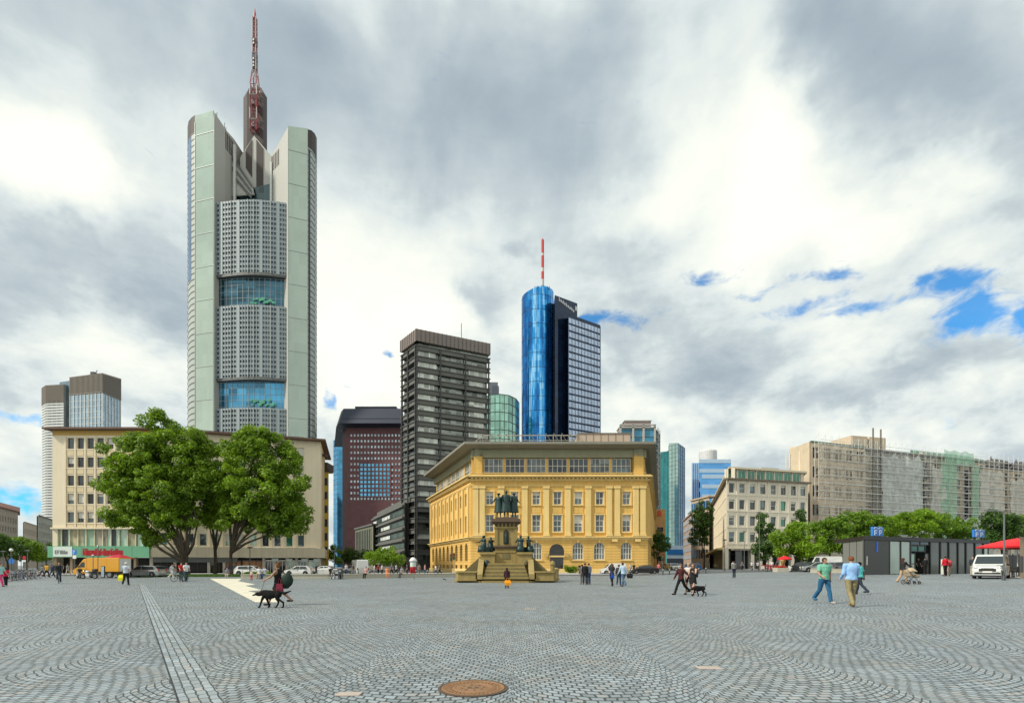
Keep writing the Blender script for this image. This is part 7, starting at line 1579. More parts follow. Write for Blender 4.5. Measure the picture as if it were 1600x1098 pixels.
# ================================================================== vehicles (built along +X, nose at +X)
m_tyre = M('tyre_rubber', (.018, .018, .018), .8, coords='O'); m_rim = M('wheel_rim', (.35, .36, .37), .35, metal=.7, coords='O'); m_cg = glass('car_glass', (.03, .04, .045), metal=.2, var=.3); m_hl = M('headlamp', (.60, .62, .62), .12, metal=.3, coords='O'); m_tl = M('tail_lamp', (.35, .01, .01), .2, coords='O'); m_blackp = M('black_plastic', (.02, .02, .02), .6, coords='O'); m_plate = M('number_plate', (.7, .7, .66), .5, coords='O')
def paint(n, c, metal=.15): return M('paint_'+n, c, .28, metal=metal, var=.04, fine=.02, coat=.6, coords='O')
def car(kind, label, col, px, Y, yaw=0, group=None, cat='car', z=None, name=None):
    L_, W, Hh, wr = {'hatch': (4.0, 1.72, 1.47, .31), 'estate': (4.5, 1.78, 1.48, .32), 'saloon': (4.6, 1.8, 1.43, .32), 'van': (4.25, 1.83, 1.86, .32), 'minivan': (4.4, 1.8, 1.80, .32), 'transit': (5.6, 2.0, 2.4, .36)}[kind]
    h = L_/2; fx, rx = h-.82, -h+.80; 
    if kind in ('van', 'minivan', 'transit'):
        hb = .52*Hh if kind != 'transit' else .48*Hh
        top = [(h, .35), (h, .62), (h-.05, hb-.10), (h-.75, hb+.10), (h-1.45, Hh-.12), (h-1.75, Hh-.02), (-h+.35, Hh), (-h+.1, Hh-.10), (-h, hb), (-h, .35)]
        glass_side = [[(h-.98, hb+.12), (h-1.50, Hh-.18), (h-2.05, Hh-.18), (h-2.05, hb+.06)]]; ws = ((h-.75, hb+.10), (h-1.45, Hh-.12)); rw = ((-h+.1, Hh-.10), (-h, hb))
        if kind == 'minivan': glass_side += [[(h-2.15, hb+.06), (h-2.15, Hh-.18), (-h+1.25, Hh-.18), (-h+1.25, hb+.06)]]
    elif kind == 'saloon':
        hb = .93; top = [(h, .35), (h, .58), (h-.12, .74), (h-1.15, .92), (h-1.95, Hh-.06), (h-2.4, Hh), (-h+1.55, Hh-.04), (-h+.75, 1.0), (-h+.1, .96), (-h, .7), (-h, .38)]
        glass_side = [[(h-1.38, .95), (h-2.0, Hh-.10), (h-2.45, Hh-.07), (h-2.45, .95)], [(h-2.53, .95), (h-2.53, Hh-.07), (-h+1.6, Hh-.12), (-h+1.0, .98)]]; ws = ((h-1.15, .92), (h-1.95, Hh-.06)); rw = ((-h+1.55, Hh-.04), (-h+.75, 1.0))
    else:
        r_ = .28 if kind == 'estate' else .35; hb = .95; top = [(h, .35), (h, .58), (h-.10, .76), (h-.98, .95), (h-1.72, Hh-.06), (h-2.2, Hh), (-h+r_+.3, Hh-.05), (-h+.08, 1.0), (-h, .72), (-h, .38)]
        glass_side = [[(h-1.22, .98), (h-1.80, Hh-.10), (h-2.3, Hh-.07), (h-2.3, .98)], [(h-2.38, .98), (h-2.38, Hh-.07), (-h+.75, Hh-.12), (-h+.62, 1.0)]]; ws = ((h-.98, .95), (h-1.72, Hh-.06)); rw = ((-h+r_+.3, Hh-.05), (-h+.08, 1.0))
    bot = [(-h+.02, .24)]
    for wx in (rx, fx): bot += [(wx+(wr+.07)*math.cos(PI-PI*i/8), .24+max(0, (wr+.10)*math.sin(PI*i/8))+.06*(0 < i < 8)) for i in range(9)]
    bot += [(h-.02, .24)]
    outl = top+bot
    def hw(z_, x_=0): tp = max(0, (z_-hb)/(Hh-hb)); nose = max(0, (abs(x_)-(h-.7))/.7); return W/2*(1-.14*tp)*(1-.10*nose**2)
    root = empty(name or ('car' if cat == 'car' else cat.replace(' ', '_')), (0, 0, 0), label, cat, group)
    n_ = len(outl); mb = MB(); v = [(x, -hw(z_, x), z_) for x, z_ in outl]+[(x, hw(z_, x), z_) for x, z_ in outl]
    mb.add(v, [tuple(range(n_-1, -1, -1)), tuple(range(n_, 2*n_))]+[(i, (i+1) % n_, n_+(i+1) % n_, n_+i) for i in range(n_)])
    bo = mb.build('body', col, root); 
    b_ = bo.modifiers.new('bevel', 'BEVEL'); b_.width = .045; b_.segments = 3; b_.limit_method = 'ANGLE'; b_.angle_limit = math.radians(20)
    for sd_ in (-1, 1):
        for g_ in glass_side:
            mb = MB(); P = [(x, sd_*(hw(z_, x)+.006), z_) for x, z_ in g_]; mb.poly(P if sd_ < 0 else P[::-1]); mb.build('side_window', m_cg, root)
        mb = MB(); xd = (h-2.1 if kind != 'saloon' else h-2.49)
        for x_ in (xd, xd-1.05 if kind not in ('van', 'transit') else xd-.02): mb.box(x_-.008, x_+.008, sd_*(hw(.6)+.002)-.004, sd_*(hw(.6)+.002)+.004, .38, hb)
        mb.box(xd+.08, xd+.26, sd_*(hw(.8)+.02)-.015, sd_*(hw(.8)+.02)+.015, hb-.14, hb-.10); mb.build('door_seam', m_blackp, root)
        mb = MB(); mb.ell((h-1.45 if kind in ('van', 'minivan', 'transit') else h-1.35, sd_*(W/2+.09), hb+.10), (.06, .10, .09 if kind not in ('van', 'transit') else .14), 10, 8); mb.build('wing_mirror', m_blackp, root)
        for wx in (rx, fx):
            we = bpy.data.objects.new('wheel', None); C.objects.link(we); we.parent = root; OFF[we.name] = Vector((0, 0, 0))
            mb = MB(); y0 = sd_*(W/2-.20); y1 = sd_*(W/2-.005); P = [(wr*.62, 0), (wr*.97, 0), (wr, .03), (wr, .16), (wr*.97, .195), (wr*.62, .195)]
            t = MB(); t.lathe(P, n=24); mb.add([(wx+x, y0+(y1-y0)*z_/.195, wr+y) for x, y, z_ in t.v], t.f); mb.build('tyre', m_tyre, we, smooth=False)
            mb = MB(); t = MB(); t.lathe([(.02, .17), (wr*.60, .17), (wr*.64, .19), (wr*.60, .185), (.05, .19), (.02, .19)], n=20); mb.add([(wx+x, y0+(y1-y0)*z_/.195, wr+y) for x, y, z_ in t.v], t.f)
            for k_ in range(5): a = 2*PI*k_/5; mb.tube((wx, y1, wr), (wx+wr*.58*math.cos(a), y1, wr+wr*.58*math.sin(a)), .03, .025, n=5)
            mb.build('rim', m_rim, we)
    for (a, b), nm in ((ws, 'windscreen'), (rw, 'rear_window')):
        d = Vector((b[0]-a[0], 0, b[1]-a[1])); n2 = Vector((d.z, 0, -d.x)).normalized()*(.008 if nm == 'windscreen' else .008)
        if n2.z < 0: n2 = -n2
        if nm == 'rear_window' and kind in ('van', 'transit'): continue
        P = []; 
        for t_, s_ in ((.06, -1), (.06, 1), (.93, 1), (.93, -1)): x_ = a[0]+d.x*t_; z_ = a[1]+d.z*t_; P.append(Vector((x_, s_*(hw(z_)-.09), z_))+n2)
        mb = MB(); mb.poly(P); mb.build(nm, m_cg, root)
    zl = .70 if kind not in ('van', 'minivan', 'transit') else .80
    for sd_ in (-1, 1):
        mb = MB(); mb.ell((h-.12, sd_*(W/2-.26), zl), (.14, .19, .11), 12, 8); mb.build('headlight', m_hl, root, smooth=True)
        mb = MB(); mb.box(-h-.012, -h+.05, sd_*(W/2-.16)-.07, sd_*(W/2-.16)+.07, .78, 1.12); mb.build('tail_light', m_tl, root)
        mb = MB(); mb.ell((h-.03, sd_*(W/2-.36), .42), (.06, .13, .07), 10, 6); mb.build('fog_lamp', m_blackp, root)
    mb = MB()
    if kind == 'minivan': mb.box(h-.02, h+.015, -.46, .46, .52, .74); mb.box(h-.02, h+.014, -.70, .70, .34, .46); mb.box(h-.02, h+.016, -.34, .34, .74, .78)
    else: mb.box(h-.02, h+.015, -.42, .42, .50, .66); mb.box(h-.02, h+.014, -.34, .34, .34, .44)
    mb.build('grille', m_blackp, root)
    mb = MB(); mb.box(h+.012, h+.028, -.26, .26, .44, .55); mb.box(-h-.028, -h-.004, -.26, .26, .60, .71); mb.build('number_plate', m_plate, root)
    mb = MB(); mb.box(-h+.1, h-.1, -W/2+.06, W/2-.06, .16, .30); mb.build('underbody', m_blackp, root)
    X = AX(px, Y); zz_ = G(X, Y) if z is None else z; root.location = (X, Y, zz_); root.rotation_euler.z = yaw; return root
white = paint('white', (.66, .67, .65)); silver = paint('silver', (.36, .38, .39), .5); dark = paint('black', (.015, .016, .018)); greyp = paint('grey', (.12, .13, .14), .4); bluep = paint('blue', (.03, .10, .25), .4); redp = paint('red', (.30, .02, .02))
van = car('minivan', 'white family van facing the viewer in front of the red parasols', white, 1549, 38.5, -2.32-.10, cat='van', name='van')
car('van', 'white delivery van parked before the bank, right of the entrance', white, 958, 86, PI, cat='van', name='van', z=.0)
car('saloon', 'black low car parked at the right corner of the bank', dark, 1006, 84, PI+.06)
car('estate', 'silver green estate car behind the man with the yellow bag', silver, 227, 66, PI, z=0)
gA = 'cars along the office block'
for px, Y, kd, col, yw, lab in ((393, 76, 'estate', white, 0, 'white car half hidden behind the right plane tree trunk'), (468, 76, 'hatch', white, PI, 'white hatchback behind the low stone wall below the glass shopfronts'), (507, 77, 'saloon', white, PI, 'white saloon at the street corner right of the office block'), (374, 84, 'hatch', bluep, 0, 'dark blue hatchback under the office block canopy'), (250, 88, 'estate', greyp, 0, 'grey car parked in shade under the office canopy')): car(kd, lab, col, px, Y, yw, gA)
for px, Y, kd, col, yw, lab in ((1253, 78, 'estate', dark, 2.6, 'black car nosing out left of the white camper van'), (1275, 74, 'hatch', silver, 2.9, 'silver hatchback in front of the white camper van'), (1311, 76, 'hatch', greyp, .2, 'dark hatchback beside the left wall of the pavilion'), (1052, 110, 'saloon', white, -PI/2, 'white saloon waiting at the street mouth'), (1045, 122, 'estate', silver, -PI/2, 'silver car queuing in the street behind the white saloon'), (1060, 140, 'hatch', white, -PI/2, 'white hatchback further down the street'), (1038, 150, 'saloon', dark, -PI/2, 'dark saloon farthest down the street'), (1078, 96, 'hatch', bluep, PI, 'blue and white compact car behind the trio with the dog')): car(kd, lab, col, px, Y, yw, 'cars on the east side of the square')
car('transit', 'white camper van under the trees left of the pavilion', white, 1284, 82, PI-.1, cat='van', name='van')
car('transit', 'white box van with red stripes behind the low wall', white, 561, 82, PI/2+.5, cat='van', name='van')
# yellow box truck
X = AX(160, 62); t = empty('truck', (0, 0, 0), 'yellow parcel truck with red lettering in front of the green canopy', 'truck'); yel = paint('parcel_yellow', (.72, .34, .015), 0); m_tr = M('truck_red', (.55, .03, .02), .5, coords='O')
mb = MB(); mb.box(-2.75, 1.05, -1.0, 1.0, .75, 2.42); mb.build('box_body', yel, t, bevel=.03)
mb = MB(); P = [(1.1, .42), (2.75, .42), (2.78, .95), (2.35, 1.22), (1.75, 1.98), (1.5, 2.28), (1.1, 2.36)]; n_ = len(P); mb.add([(x, -.95, z_) for x, z_ in P]+[(x, .95, z_) for x, z_ in P], [tuple(range(n_)), tuple(range(2*n_-1, n_-1, -1))]+[(i, n_+i, n_+(i+1) % n_, (i+1) % n_) for i in range(n_)]); mb.build('cab', yel, t, bevel=.05)
for sd_ in (-1, 1):
    mb = MB(); Q = [(1.35, 1.28), (2.15, 1.28), (1.72, 1.9), (1.35, 1.9)]; Q = [(x, sd_*.956, z_) for x, z_ in Q]; mb.poly(Q if sd_ < 0 else Q[::-1]); mb.build('side_window', m_cg, t)
    mb = MB(); mb.box(2.2, 2.35, sd_*1.05-.06, sd_*1.05+.06, 1.3, 1.62); mb.build('wing_mirror', m_blackp, t)
    for wx in (1.95, -1.6): mb = MB(); mb.tube((wx, sd_*.74, .38), (wx, sd_*.97, .38), .38, n=22); w_ = mb.build('wheel', m_tyre, t); mb = MB(); mb.tube((wx, sd_*.96, .38), (wx, sd_*.985, .38), .22, n=14); mb.build('rim', m_rim, w_)
mb = MB(); mb.poly([(2.36, -.8, 1.24), (2.36, .8, 1.24), (1.80, .78, 1.95), (1.80, -.78, 1.95)]); mb.build('windscreen', m_cg, t)
mb = MB(); mb.box(-2.7, 2.6, -.8, .8, .42, .76); mb.build('chassis', m_blackp, t)
ft = Fr((-2.75, -1.0), (1.05, -1.0)); mb = MB()
glyphs(mb, ft, 1.3, 3.0, 1.62, 1.90, .0, 9, 21, .2); mb.build('lettering', m_tr, t)
mb = MB(); stroke(mb, ft, [(.55, 1.35), (.75, 1.95), (.95, 1.35)], .09, 0, .01); stroke(mb, ft, [(.5, 1.55), (1.0, 1.75)], .09, 0, .012); stroke(mb, ft, [(.75, 1.2), (.75, 2.05)], .08, 0, .014); mb.build('emblem', m_tr, t)
mb = MB(); mb.box(-2.78, -2.74, -.9, .9, .8, 2.3); mb.build('tail_lift', m_steel, t); mb = MB(); mb.ell((2.72, -.72, .82), (.1, .14, .12), 10, 6); mb.ell((2.72, .72, .82), (.1, .14, .12), 10, 6); mb.build('headlight', m_hl, t)
t.location = (X, 62, 0); t.rotation_euler.z = PI

# ------------------------------------------------------------------ bicycles and motorcycle
m_fr = [M('bike_'+n_, c_, .4, metal=.2, coords='O') for n_, c_ in (('black', (.02, .02, .02)), ('silver', (.35, .36, .36)), ('red', (.30, .03, .03)), ('blue', (.05, .12, .30)))]
def make_bike(mt, basket=False):
    r = empty('bicycle', (0, 0, 0), None, None)
    for wx in (-.52, .52):
        we = bpy.data.objects.new('wheel', None); C.objects.link(we); we.parent = r; mb = MB(); mb.torus((wx, 0, .34), .33, .018, 'y', 22, 5); mb.build('tyre', m_tyre, we); mb = MB(); mb.torus((wx, 0, .34), .305, .010, 'y', 22, 4)
        for k_ in range(10): a = 2*PI*k_/10; mb.tube((wx, 0, .34), (wx+.30*math.cos(a), 0, .34+.30*math.sin(a)), .004, n=3)
        mb.build('rim', m_rim, we)
    mb = MB(); bb = (-.08, 0, .30); st = (-.22, 0, .82); hd_ = (.36, 0, .86); hb_ = (.40, 0, .66)
    for a, b in ((bb, st), (bb, hb_), (st, hd_), (hd_, hb_), (hb_, (.52, 0, .34)), (bb, (-.52, 0, .34)), ((-.20, 0, .74), (-.52, 0, .34))): mb.tube(a, b, .017, n=6)
    mb.build('frame', mt, r)
    mb = MB(); mb.tube((.36, 0, .86), (.34, 0, 1.02), .014, n=6); mb.path([(.28, -.28, 1.02), (.38, -.15, 1.04), (.36, 0, 1.02), (.38, .15, 1.04), (.28, .28, 1.02)], [.014]*5, 6); mb.build('handlebar', m_fr[0], r)
    mb = MB(); mb.tube((-.22, 0, .82), (-.24, 0, .93), .014, n=6); mb.ell((-.26, 0, .95), (.14, .075, .035), 10, 6); mb.build('saddle', m_fr[0], r)
    mb = MB(); mb.torus((-.08, 0, .30), .08, .01, 'y', 12, 4); mb.tube((-.08, -.09, .16), (-.08, .09, .44), .01, n=5); mb.box(-.80, -.30, -.06, .06, .70, .72); mb.build('crank_and_rack', m_fr[0], r)
    if basket: mb = MB(); mb.box(.42, .70, -.16, .16, .78, 1.0); mb.build('basket', m_fr[1], r)
    return r
protos = [make_bike(m_fr[i], i in (1, 2)) for i in range(4)]
used = set()
def bike(i, px, Y, yaw, label, group, lean_=.08):
    o = protos[i] if i not in used else copy_tree(protos[i]); used.add(i); X = AX(px, Y); o.location = (X, Y, G(X, Y)); o.rotation_euler = (lean_, 0, yaw); o['label'] = label; o['category'] = 'bicycle'
    if group: o['group'] = group
    elif 'group' in o: del o['group']
    return o
gb = 'bicycles parked in the row at the left edge'
for k_ in range(15):
    px = 9+k_*3.6; Y = 47+k_*.9+R2(-1, 1); bike(k_ % 4, px, Y, -.9+R2(-.5, .5) if k_ % 3 else 2.0, 'parked bicycle in the tangled row at the left edge of the square', gb, R2(-.1, .12))
for k_ in range(4): bike((k_+1) % 4, 519+k_*5.2, 56+R2(-.5, .5), R2(-1.4, -.6), 'parked bicycle in the cluster at the end of the low stone wall', 'bicycles at the end of the low stone wall', R2(-.1, .1))
bike(1, 281, 48.5, -2.0, 'silver bicycle pushed by the man in the red shirt', None); bike(0, 289, 47.5, -1.3, 'black bicycle pushed by the man in the white shirt', None)
bike(0, 92, 43.4, -.86, 'dark bicycle ridden towards the viewer on the left', None); bike(3, 983, 84, .3, 'blue bicycle leaning before the bank between white van and black car', None); bike(0, 1568, 34.6, -2.25, 'black bicycle leaning on the lamp post beside the family van', None); bike(2, 1205, 86, .2, 'reddish bicycle by the snack cart', None)
def motorcycle(px, Y, yaw, label):
    r = empty('motorcycle', (0, 0, 0), label, 'motorcycle')
    for wx in (-.72, .72): mb = MB(); mb.torus((wx, 0, .31), .25, .065, 'y', 22, 8); w_ = mb.build('wheel', m_tyre, r, smooth=True); mb = MB(); mb.tube((wx, -.04, .31), (wx, .04, .31), .19, n=14); mb.build('rim', m_rim, w_)
    mb = MB(); mb.tube((.72, -.09, .31), (.48, -.09, .98), .028, n=6); mb.tube((.72, .09, .31), (.48, .09, .98), .028, n=6); mb.tube((-.72, .1, .31), (-.1, .1, .42), .03, n=6); mb.tube((-.72, -.1, .31), (-.1, -.1, .42), .03, n=6); mb.tube((.45, 0, .85), (-.2, 0, .45), .04, n=6); mb.tube((-.6, 0, .75), (-.2, 0, .45), .03, n=6); mb.build('frame', m_blackp, r)
    mb = MB(); mb.ell((.20, 0, .80), (.30, .15, .15), 14, 8); mb.build('tank', paint('tank_white', (.45, .47, .47)), r, smooth=True); mb = MB(); mb.ell((-.30, 0, .78), (.38, .14, .07), 12, 6); mb.build('seat', m_blackp, r, smooth=True)
    mb = MB(); mb.box(-.15, .30, -.16, .16, .30, .62); mb.build('engine', m_steel, r, bevel=.03); mb = MB(); mb.tube((0, -.18, .34), (-.75, -.2, .42), .05, n=8); mb.build('exhaust', m_rim, r)
    mb = MB(); mb.path([(.36, -.34, 1.02), (.46, -.12, 1.04), (.46, .12, 1.04), (.36, .34, 1.02)], [.018]*4, 6); mb.build('handlebar', m_blackp, r); mb = MB(); mb.ell((.60, 0, .88), (.10, .10, .10), 10, 8); mb.build('headlight', m_hl, r); mb = MB(); mb.box(-.95, -.55, -.2, .2, .82, 1.12); mb.build('top_case', m_blackp, r, bevel=.04)
    X = AX(px, Y); r.location = (X, Y, G(X, Y)); r.rotation_euler.z = yaw; return r
motorcycle(139, 57, PI-.1, 'white and black motorcycle parked before the yellow truck'); motorcycle(123, 58.5, 2.4, 'dark motorcycle at the nose of the yellow truck'); motorcycle(532, 56.5, -1.3, 'motorcycle by the low stone wall in the bicycle cluster')
# ================================================================== people, dogs and what they carry
def backpack(J, W_, yaw, label, col=(.02, .02, .022), s=1.0, dx=0, cat='backpack', w=.30, h=.44, d=.17):
    mb = MB(); loft(mb, [(0, 0, 0, w*.42, d*.4), (0, 0, h*.12, w*.52, d*.55), (0, 0, h*.6, w*.5, d*.5), (0, 0, h*.92, w*.38, d*.36), (0, 0, h, w*.2, d*.2)], 14)
    o = mb.build('backpack' if cat == 'backpack' else cat.replace(' ', '_'), cm(col, .7), smooth=True); tag(o, label, cat)
    p = (J['s-1']+J['s1'])/2+Matrix.Rotation(yaw, 3, 'Z') @ Vector((dx, .13+d*.5, -.40*s-.05)); o.location = p; o.rotation_euler.z = yaw; return o
def bag(J, side, label, col, w=.32, h=.34, d=.14, cat='bag', drop=.14):
    mb = MB(); mb.add([(-w*.4, -d*.4, -h), (w*.4, -d*.4, -h), (w*.4, d*.4, -h), (-w*.4, d*.4, -h), (-w/2, -d/2, -h*.5), (w/2, -d/2, -h*.5), (w/2, d/2, -h*.5), (-w/2, d/2, -h*.5), (-w*.42, -d*.15, 0), (w*.42, -d*.15, 0), (w*.42, d*.15, 0), (-w*.42, d*.15, 0)], [(0, 3, 2, 1), (8, 9, 10, 11)]+[(a+i, a+(i+1) % 4, a+4+(i+1) % 4, a+4+i) for a in (0, 4) for i in range(4)])
    o = mb.build(cat.replace(' ', '_'), cm(col, .5)); tag(o, label, cat); hm = MB(); hm.path([(-w*.2, 0, -.01), (-w*.12, 0, drop*.8), (0, 0, drop), (w*.12, 0, drop*.8), (w*.2, 0, -.01)], [.010]*5, 5); hm.build('handle', cm(col, .5), o)
    p = J['w%d' % side]+J['d%d' % side]*.0+Vector((0, 0, -.10-drop)); o.location = p; return o
N_ = -PI/2     # facing picture left
near = True
# couple of men on the right
figure('person', 'man in a green T-shirt and blue jeans walking towards the viewer on the right', 'person', 1288, 20.3, 1.79, .12, 'tan', (.16, .42, .30), (.03, .12, .24), (.05, .03, .02), (.35, .33, .3), pose='walk', near=near, build=1.12, armL=(.15, .22, .9), armR=(-.25, .28, .25), phase=-1, swing=.30)
b, J, W_ = figure('person', 'man in a light blue shirt and khaki trousers seen from behind on the right', 'person', 1330, 18.6, 1.80, PI-.1, 'fair', (.28, .48, .78), (.26, .22, .12), (.17, .07, .03), (.16, .10, .05), pose='walk', near=near, build=1.1, sleeves='long', armL=(.25, .18, .5), armR=(.05, .15, .8), swing=.16)
b, J, W_ = figure('person', 'man in a turquoise polo shirt and dark trousers walking away beyond the khaki trousers', 'person', 1343.5, 26, 1.64, PI+.5, 'dark', (.10, .50, .50), (.03, .04, .06), (.01, .01, .01), pose='walk', near=near, swing=.34)
# woman with the dog on the left
b, J, W_ = figure('person', 'woman in a black sleeveless dress walking left with a black dog', 'person', 434, 19.4, 1.60, N_, 'tan', (.014, .014, .016), (.015, .015, .016), (.16, .07, .025), (.04, .03, .03), pose='walk', near=near, legs='shorts', sleeves='none', skirt=((.014, .014, .016), .60, .06), armL=(.1, .15, .3), armR=(.70, .10, .35), phase=-1, swing=.45, hairlen=.0)
JW = J
mb = MB(); hc = J['hc']; mb.ell((hc.x+.06, hc.y, hc.z+.13), (.06, .06, .055), 10, 8); o = mb.build('hair_bun', cm((.16, .07, .025)), b); o.matrix_parent_inverse = (Matrix.Translation(b.location) @ Matrix.Rotation(N_, 4, 'Z')).inverted(); 
o.data.transform(Matrix.Translation(off(b)))
o = MB(); loft(o, [(0, 0, -.30, .03, .02), (0, 0, -.24, .17, .11), (.02, 0, -.05, .24, .14), (.03, 0, .12, .22, .13), (.0, 0, .26, .13, .09), (-.02, 0, .32, .03, .03)], 16); o = o.build('duffel_bag', cm((.018, .035, .028), .6), smooth=True); tag(o, 'bulging dark green duffel bag slung on the back of the woman with the dog', 'bag'); o.location = J['s1']+Vector((.34, .12, -.36)); o.rotation_euler = (0, .35, 0)
mb = MB(); mb.path([(0, 0, 0), (-.12, 0, .22), (-.30, 0, .32)], [.018]*3, 6); mb.build('strap', cm((.02, .02, .02)), o)
bag(J, 1, 'dark red cloth bag hanging at the hip of the woman with the dog', (.16, .02, .04), .26, .38, .08, 'bag', .2).location = J['h1']+Vector((.16, -.12, .02))
def dog(px, Y, Ls, label, yaw=0, head_low=.0, tail='out', coat=(.012, .012, .013), ph=1):
    s = Ls; mb = MB()      # built facing -X, shoulder height .60
    loft_x = [(-.34, 0, .60, .11, .14), (-.22, 0, .55, .13, .19), (-.05, 0, .53, .135, .20), (.12, 0, .555, .115, .16), (.28, 0, .58, .11, .145), (.38, 0, .58, .07, .10)]
    i0 = 0; n_ = 14; t = MB(); 
    for cx_, cy_, cz_, ry, rz in loft_x:
        for k_ in range(n_): a = 2*PI*k_/n_; t.v.append((cx_, cy_+ry*math.cos(a), cz_+rz*math.sin(a)))
    for a in range(len(loft_x)-1):
        for k_ in range(n_): j_ = (k_+1) % n_; t.f.append((a*n_+k_, (a+1)*n_+k_, (a+1)*n_+j_, a*n_+j_)); t.m.append(0)
    t.f.append(tuple(range(n_))); t.f.append(tuple((len(loft_x)-1)*n_+n_-1-k_ for k_ in range(n_))); t.m += [0, 0]; mb.add(t.v, t.f)
    cap(mb, (-.30, 0, .62), (-.52, 0, .66-head_low), .12, .09); H_ = Vector((-.58, 0, .67-head_low)); mb.ell(H_, (.10, .075, .08), 12, 8); cap(mb, H_+Vector((-.06, 0, -.02)), H_+Vector((-.18, 0, -.055)), .045, .032)
    for sd_ in (-1, 1):
        cap(mb, H_+Vector((.04, sd_*.065, .05)), H_+Vector((.03, sd_*.095, -.06)), .026, .018, 6)
        f_ = ph*sd_*.12; 
        cap(mb, (-.27, sd_*.07, .50), (-.28+f_*.6, sd_*.075, .33), .075, .052); cap(mb, (-.28+f_*.6, sd_*.075, .33), (-.28+f_*1.4, sd_*.07, .06), .046, .036); cap(mb, (-.28+f_*1.4, sd_*.07, .035), (-.34+f_*1.4, sd_*.07, .030), .034, .030)
        g_ = -ph*sd_*.13; kn = Vector((.24+g_*.4, sd_*.08, .37)); hk = Vector((.40+g_, sd_*.075, .22)); an = Vector((.36+g_*1.3, sd_*.07, .05))
        cap(mb, (.30, sd_*.075, .53), kn, .10, .066); cap(mb, kn, hk, .060, .038); cap(mb, hk, an, .038, .032); cap(mb, an+Vector((0, 0, -.015)), an+Vector((-.07, 0, -.02)), .032, .028)
    if tail == 'out': cap(mb, (.37, 0, .64), (.56, 0, .60), .05, .055, 8); cap(mb, (.56, 0, .60), (.82, 0, .70), .060, .02, 8)
    else: cap(mb, (.37, 0, .64), (.46, 0, .74), .03, .024, 8); cap(mb, (.46, 0, .74), (.50, 0, .88), .024, .012, 8)
    me = remesh(mb, .016, 3); me.materials.clear(); me.materials.append(M('dog_fur_black', coat, .85, var=.4, scale=12, fine=.3, coords='O', bump=.5, bscale=60, spec=.12)); o = bpy.data.objects.new('dog', me); C.objects.link(o); tag(o, label, 'dog')
    o.scale = (s, s, s); X = AX(px, Y); o.location = (X, Y, G(X, Y)-.0); o.rotation_euler.z = yaw
    mb = MB(); mb.torus((-.42, 0, .655-head_low*.5), .105, .012, 'x', 16, 5); c = mb.build('collar', cm((.10, .02, .02)), o)
    return o, Vector(o.location)+Matrix.Rotation(yaw, 3, 'Z') @ Vector((-.42*s, 0, .75*s-.05))
d1, cl = dog(424, 18.2, .86, 'large black dog striding left on a lead, tail held out', 0, .10)
mb = MB(); a = JW['w1']+Vector((-.05, 0, -.07)); mid = a.lerp(cl, .5)+Vector((0, 0, -.05)); mb.path([a, mid, cl], [.008]*3, 5); o = mb.build('dog_lead', cm((.05, .05, .05))); tag(o, 'thin dark lead between the woman and the large black dog', 'dog lead'); center_thing(o)
# trio with the small dog
b, J, W_ = figure('person', 'striding figure in dark clothes leading the trio right of centre', 'person', 1064, 26.3, 1.60, N_+.5, 'fair', (.06, .02, .02), (.018, .018, .02), (.14, .06, .03), pose='walk', near=near, sleeves='long', armL=(.3, .3, .3), armR=(-.5, .55, .1), swing=.5, hairlen=.05)
b, J, W_ = figure('person', 'woman in a pale top and dark shorts in the middle of the trio', 'person', 1076, 26.6, 1.60, N_+.9, 'fair', (.55, .50, .46), (.03, .03, .04), (.42, .33, .20), pose='walk', near=near, legs='shorts', hairlen=.10, swing=.22, armR=(.8, .2, 1.2))
b, J, W_ = figure('person', 'woman in a short black dress with bare legs on the right of the trio', 'person', 1083, 26.0, 1.58, N_+.7, 'fair', (.02, .02, .022), (.02, .02, .02), (.20, .09, .04), pose='walk', near=near, legs='shorts', sleeves='none', skirt=((.02, .02, .022), .62, .05), hairlen=.14, phase=-1, swing=.28, armR=(.6, .2, 1.3))
backpack(J, W_, N_+.7, 'small dark blue backpack on the woman in the short black dress', (.03, .04, .07), .9, 0)
dog(1093, 25.0, .70, 'smaller black dog trotting behind the trio with its head down', .15, .16, 'up', ph=-1)
# pair with stroller
b, J, W_ = figure('person', 'long-haired woman in dark top pushing the stroller before the pavilion', 'person', 1411, 34.5, 1.70, PI/2+.2, 'fair', (.03, .025, .03), (.42, .30, .20), (.08, .03, .02), swing=.26, pose='walk', legs='trousers', sleeves='long', hairlen=.18, armL=(.8, .1, .6), armR=(.8, .1, .6), near=near)
X = AX(1424, 33.4); e = empty('stroller', (X, 33.4, G(X)), 'beige and brown stroller with a round hood', 'stroller'); zq = G(X); Yq = 33.4; sm = M('stroller_fabric', (.30, .24, .17), .85, var=.3, scale=5)
for dx_, dy_, r_ in ((-.36, -.24, .15), (-.36, .24, .15), (.36, -.2, .11), (.36, .2, .11)): mb = MB(); mb.torus((X+dx_, Yq+dy_, zq+r_), r_-.02, .024, 'y', 18, 6); mb.tube((X+dx_, Yq+dy_-.02, zq+r_), (X+dx_, Yq+dy_+.02, zq+r_), .04, n=8); mb.build('wheel', m_tyre, e)
mb = MB()
for dy_ in (-.22, .22): mb.tube((X-.36, Yq+dy_, zq+.15), (X+.10, Yq+dy_, zq+.62), .016, n=6); mb.tube((X+.36, Yq+dy_, zq+.11), (X-.10, Yq+dy_, zq+.60), .016, n=6); mb.tube((X-.10, Yq+dy_, zq+.6), (X-.50, Yq+dy_, zq+1.05), .016, n=6)
mb.tube((X-.50, Yq-.22, zq+1.05), (X-.50, Yq+.22, zq+1.05), .02, n=6); mb.build('frame', m_bk, e)
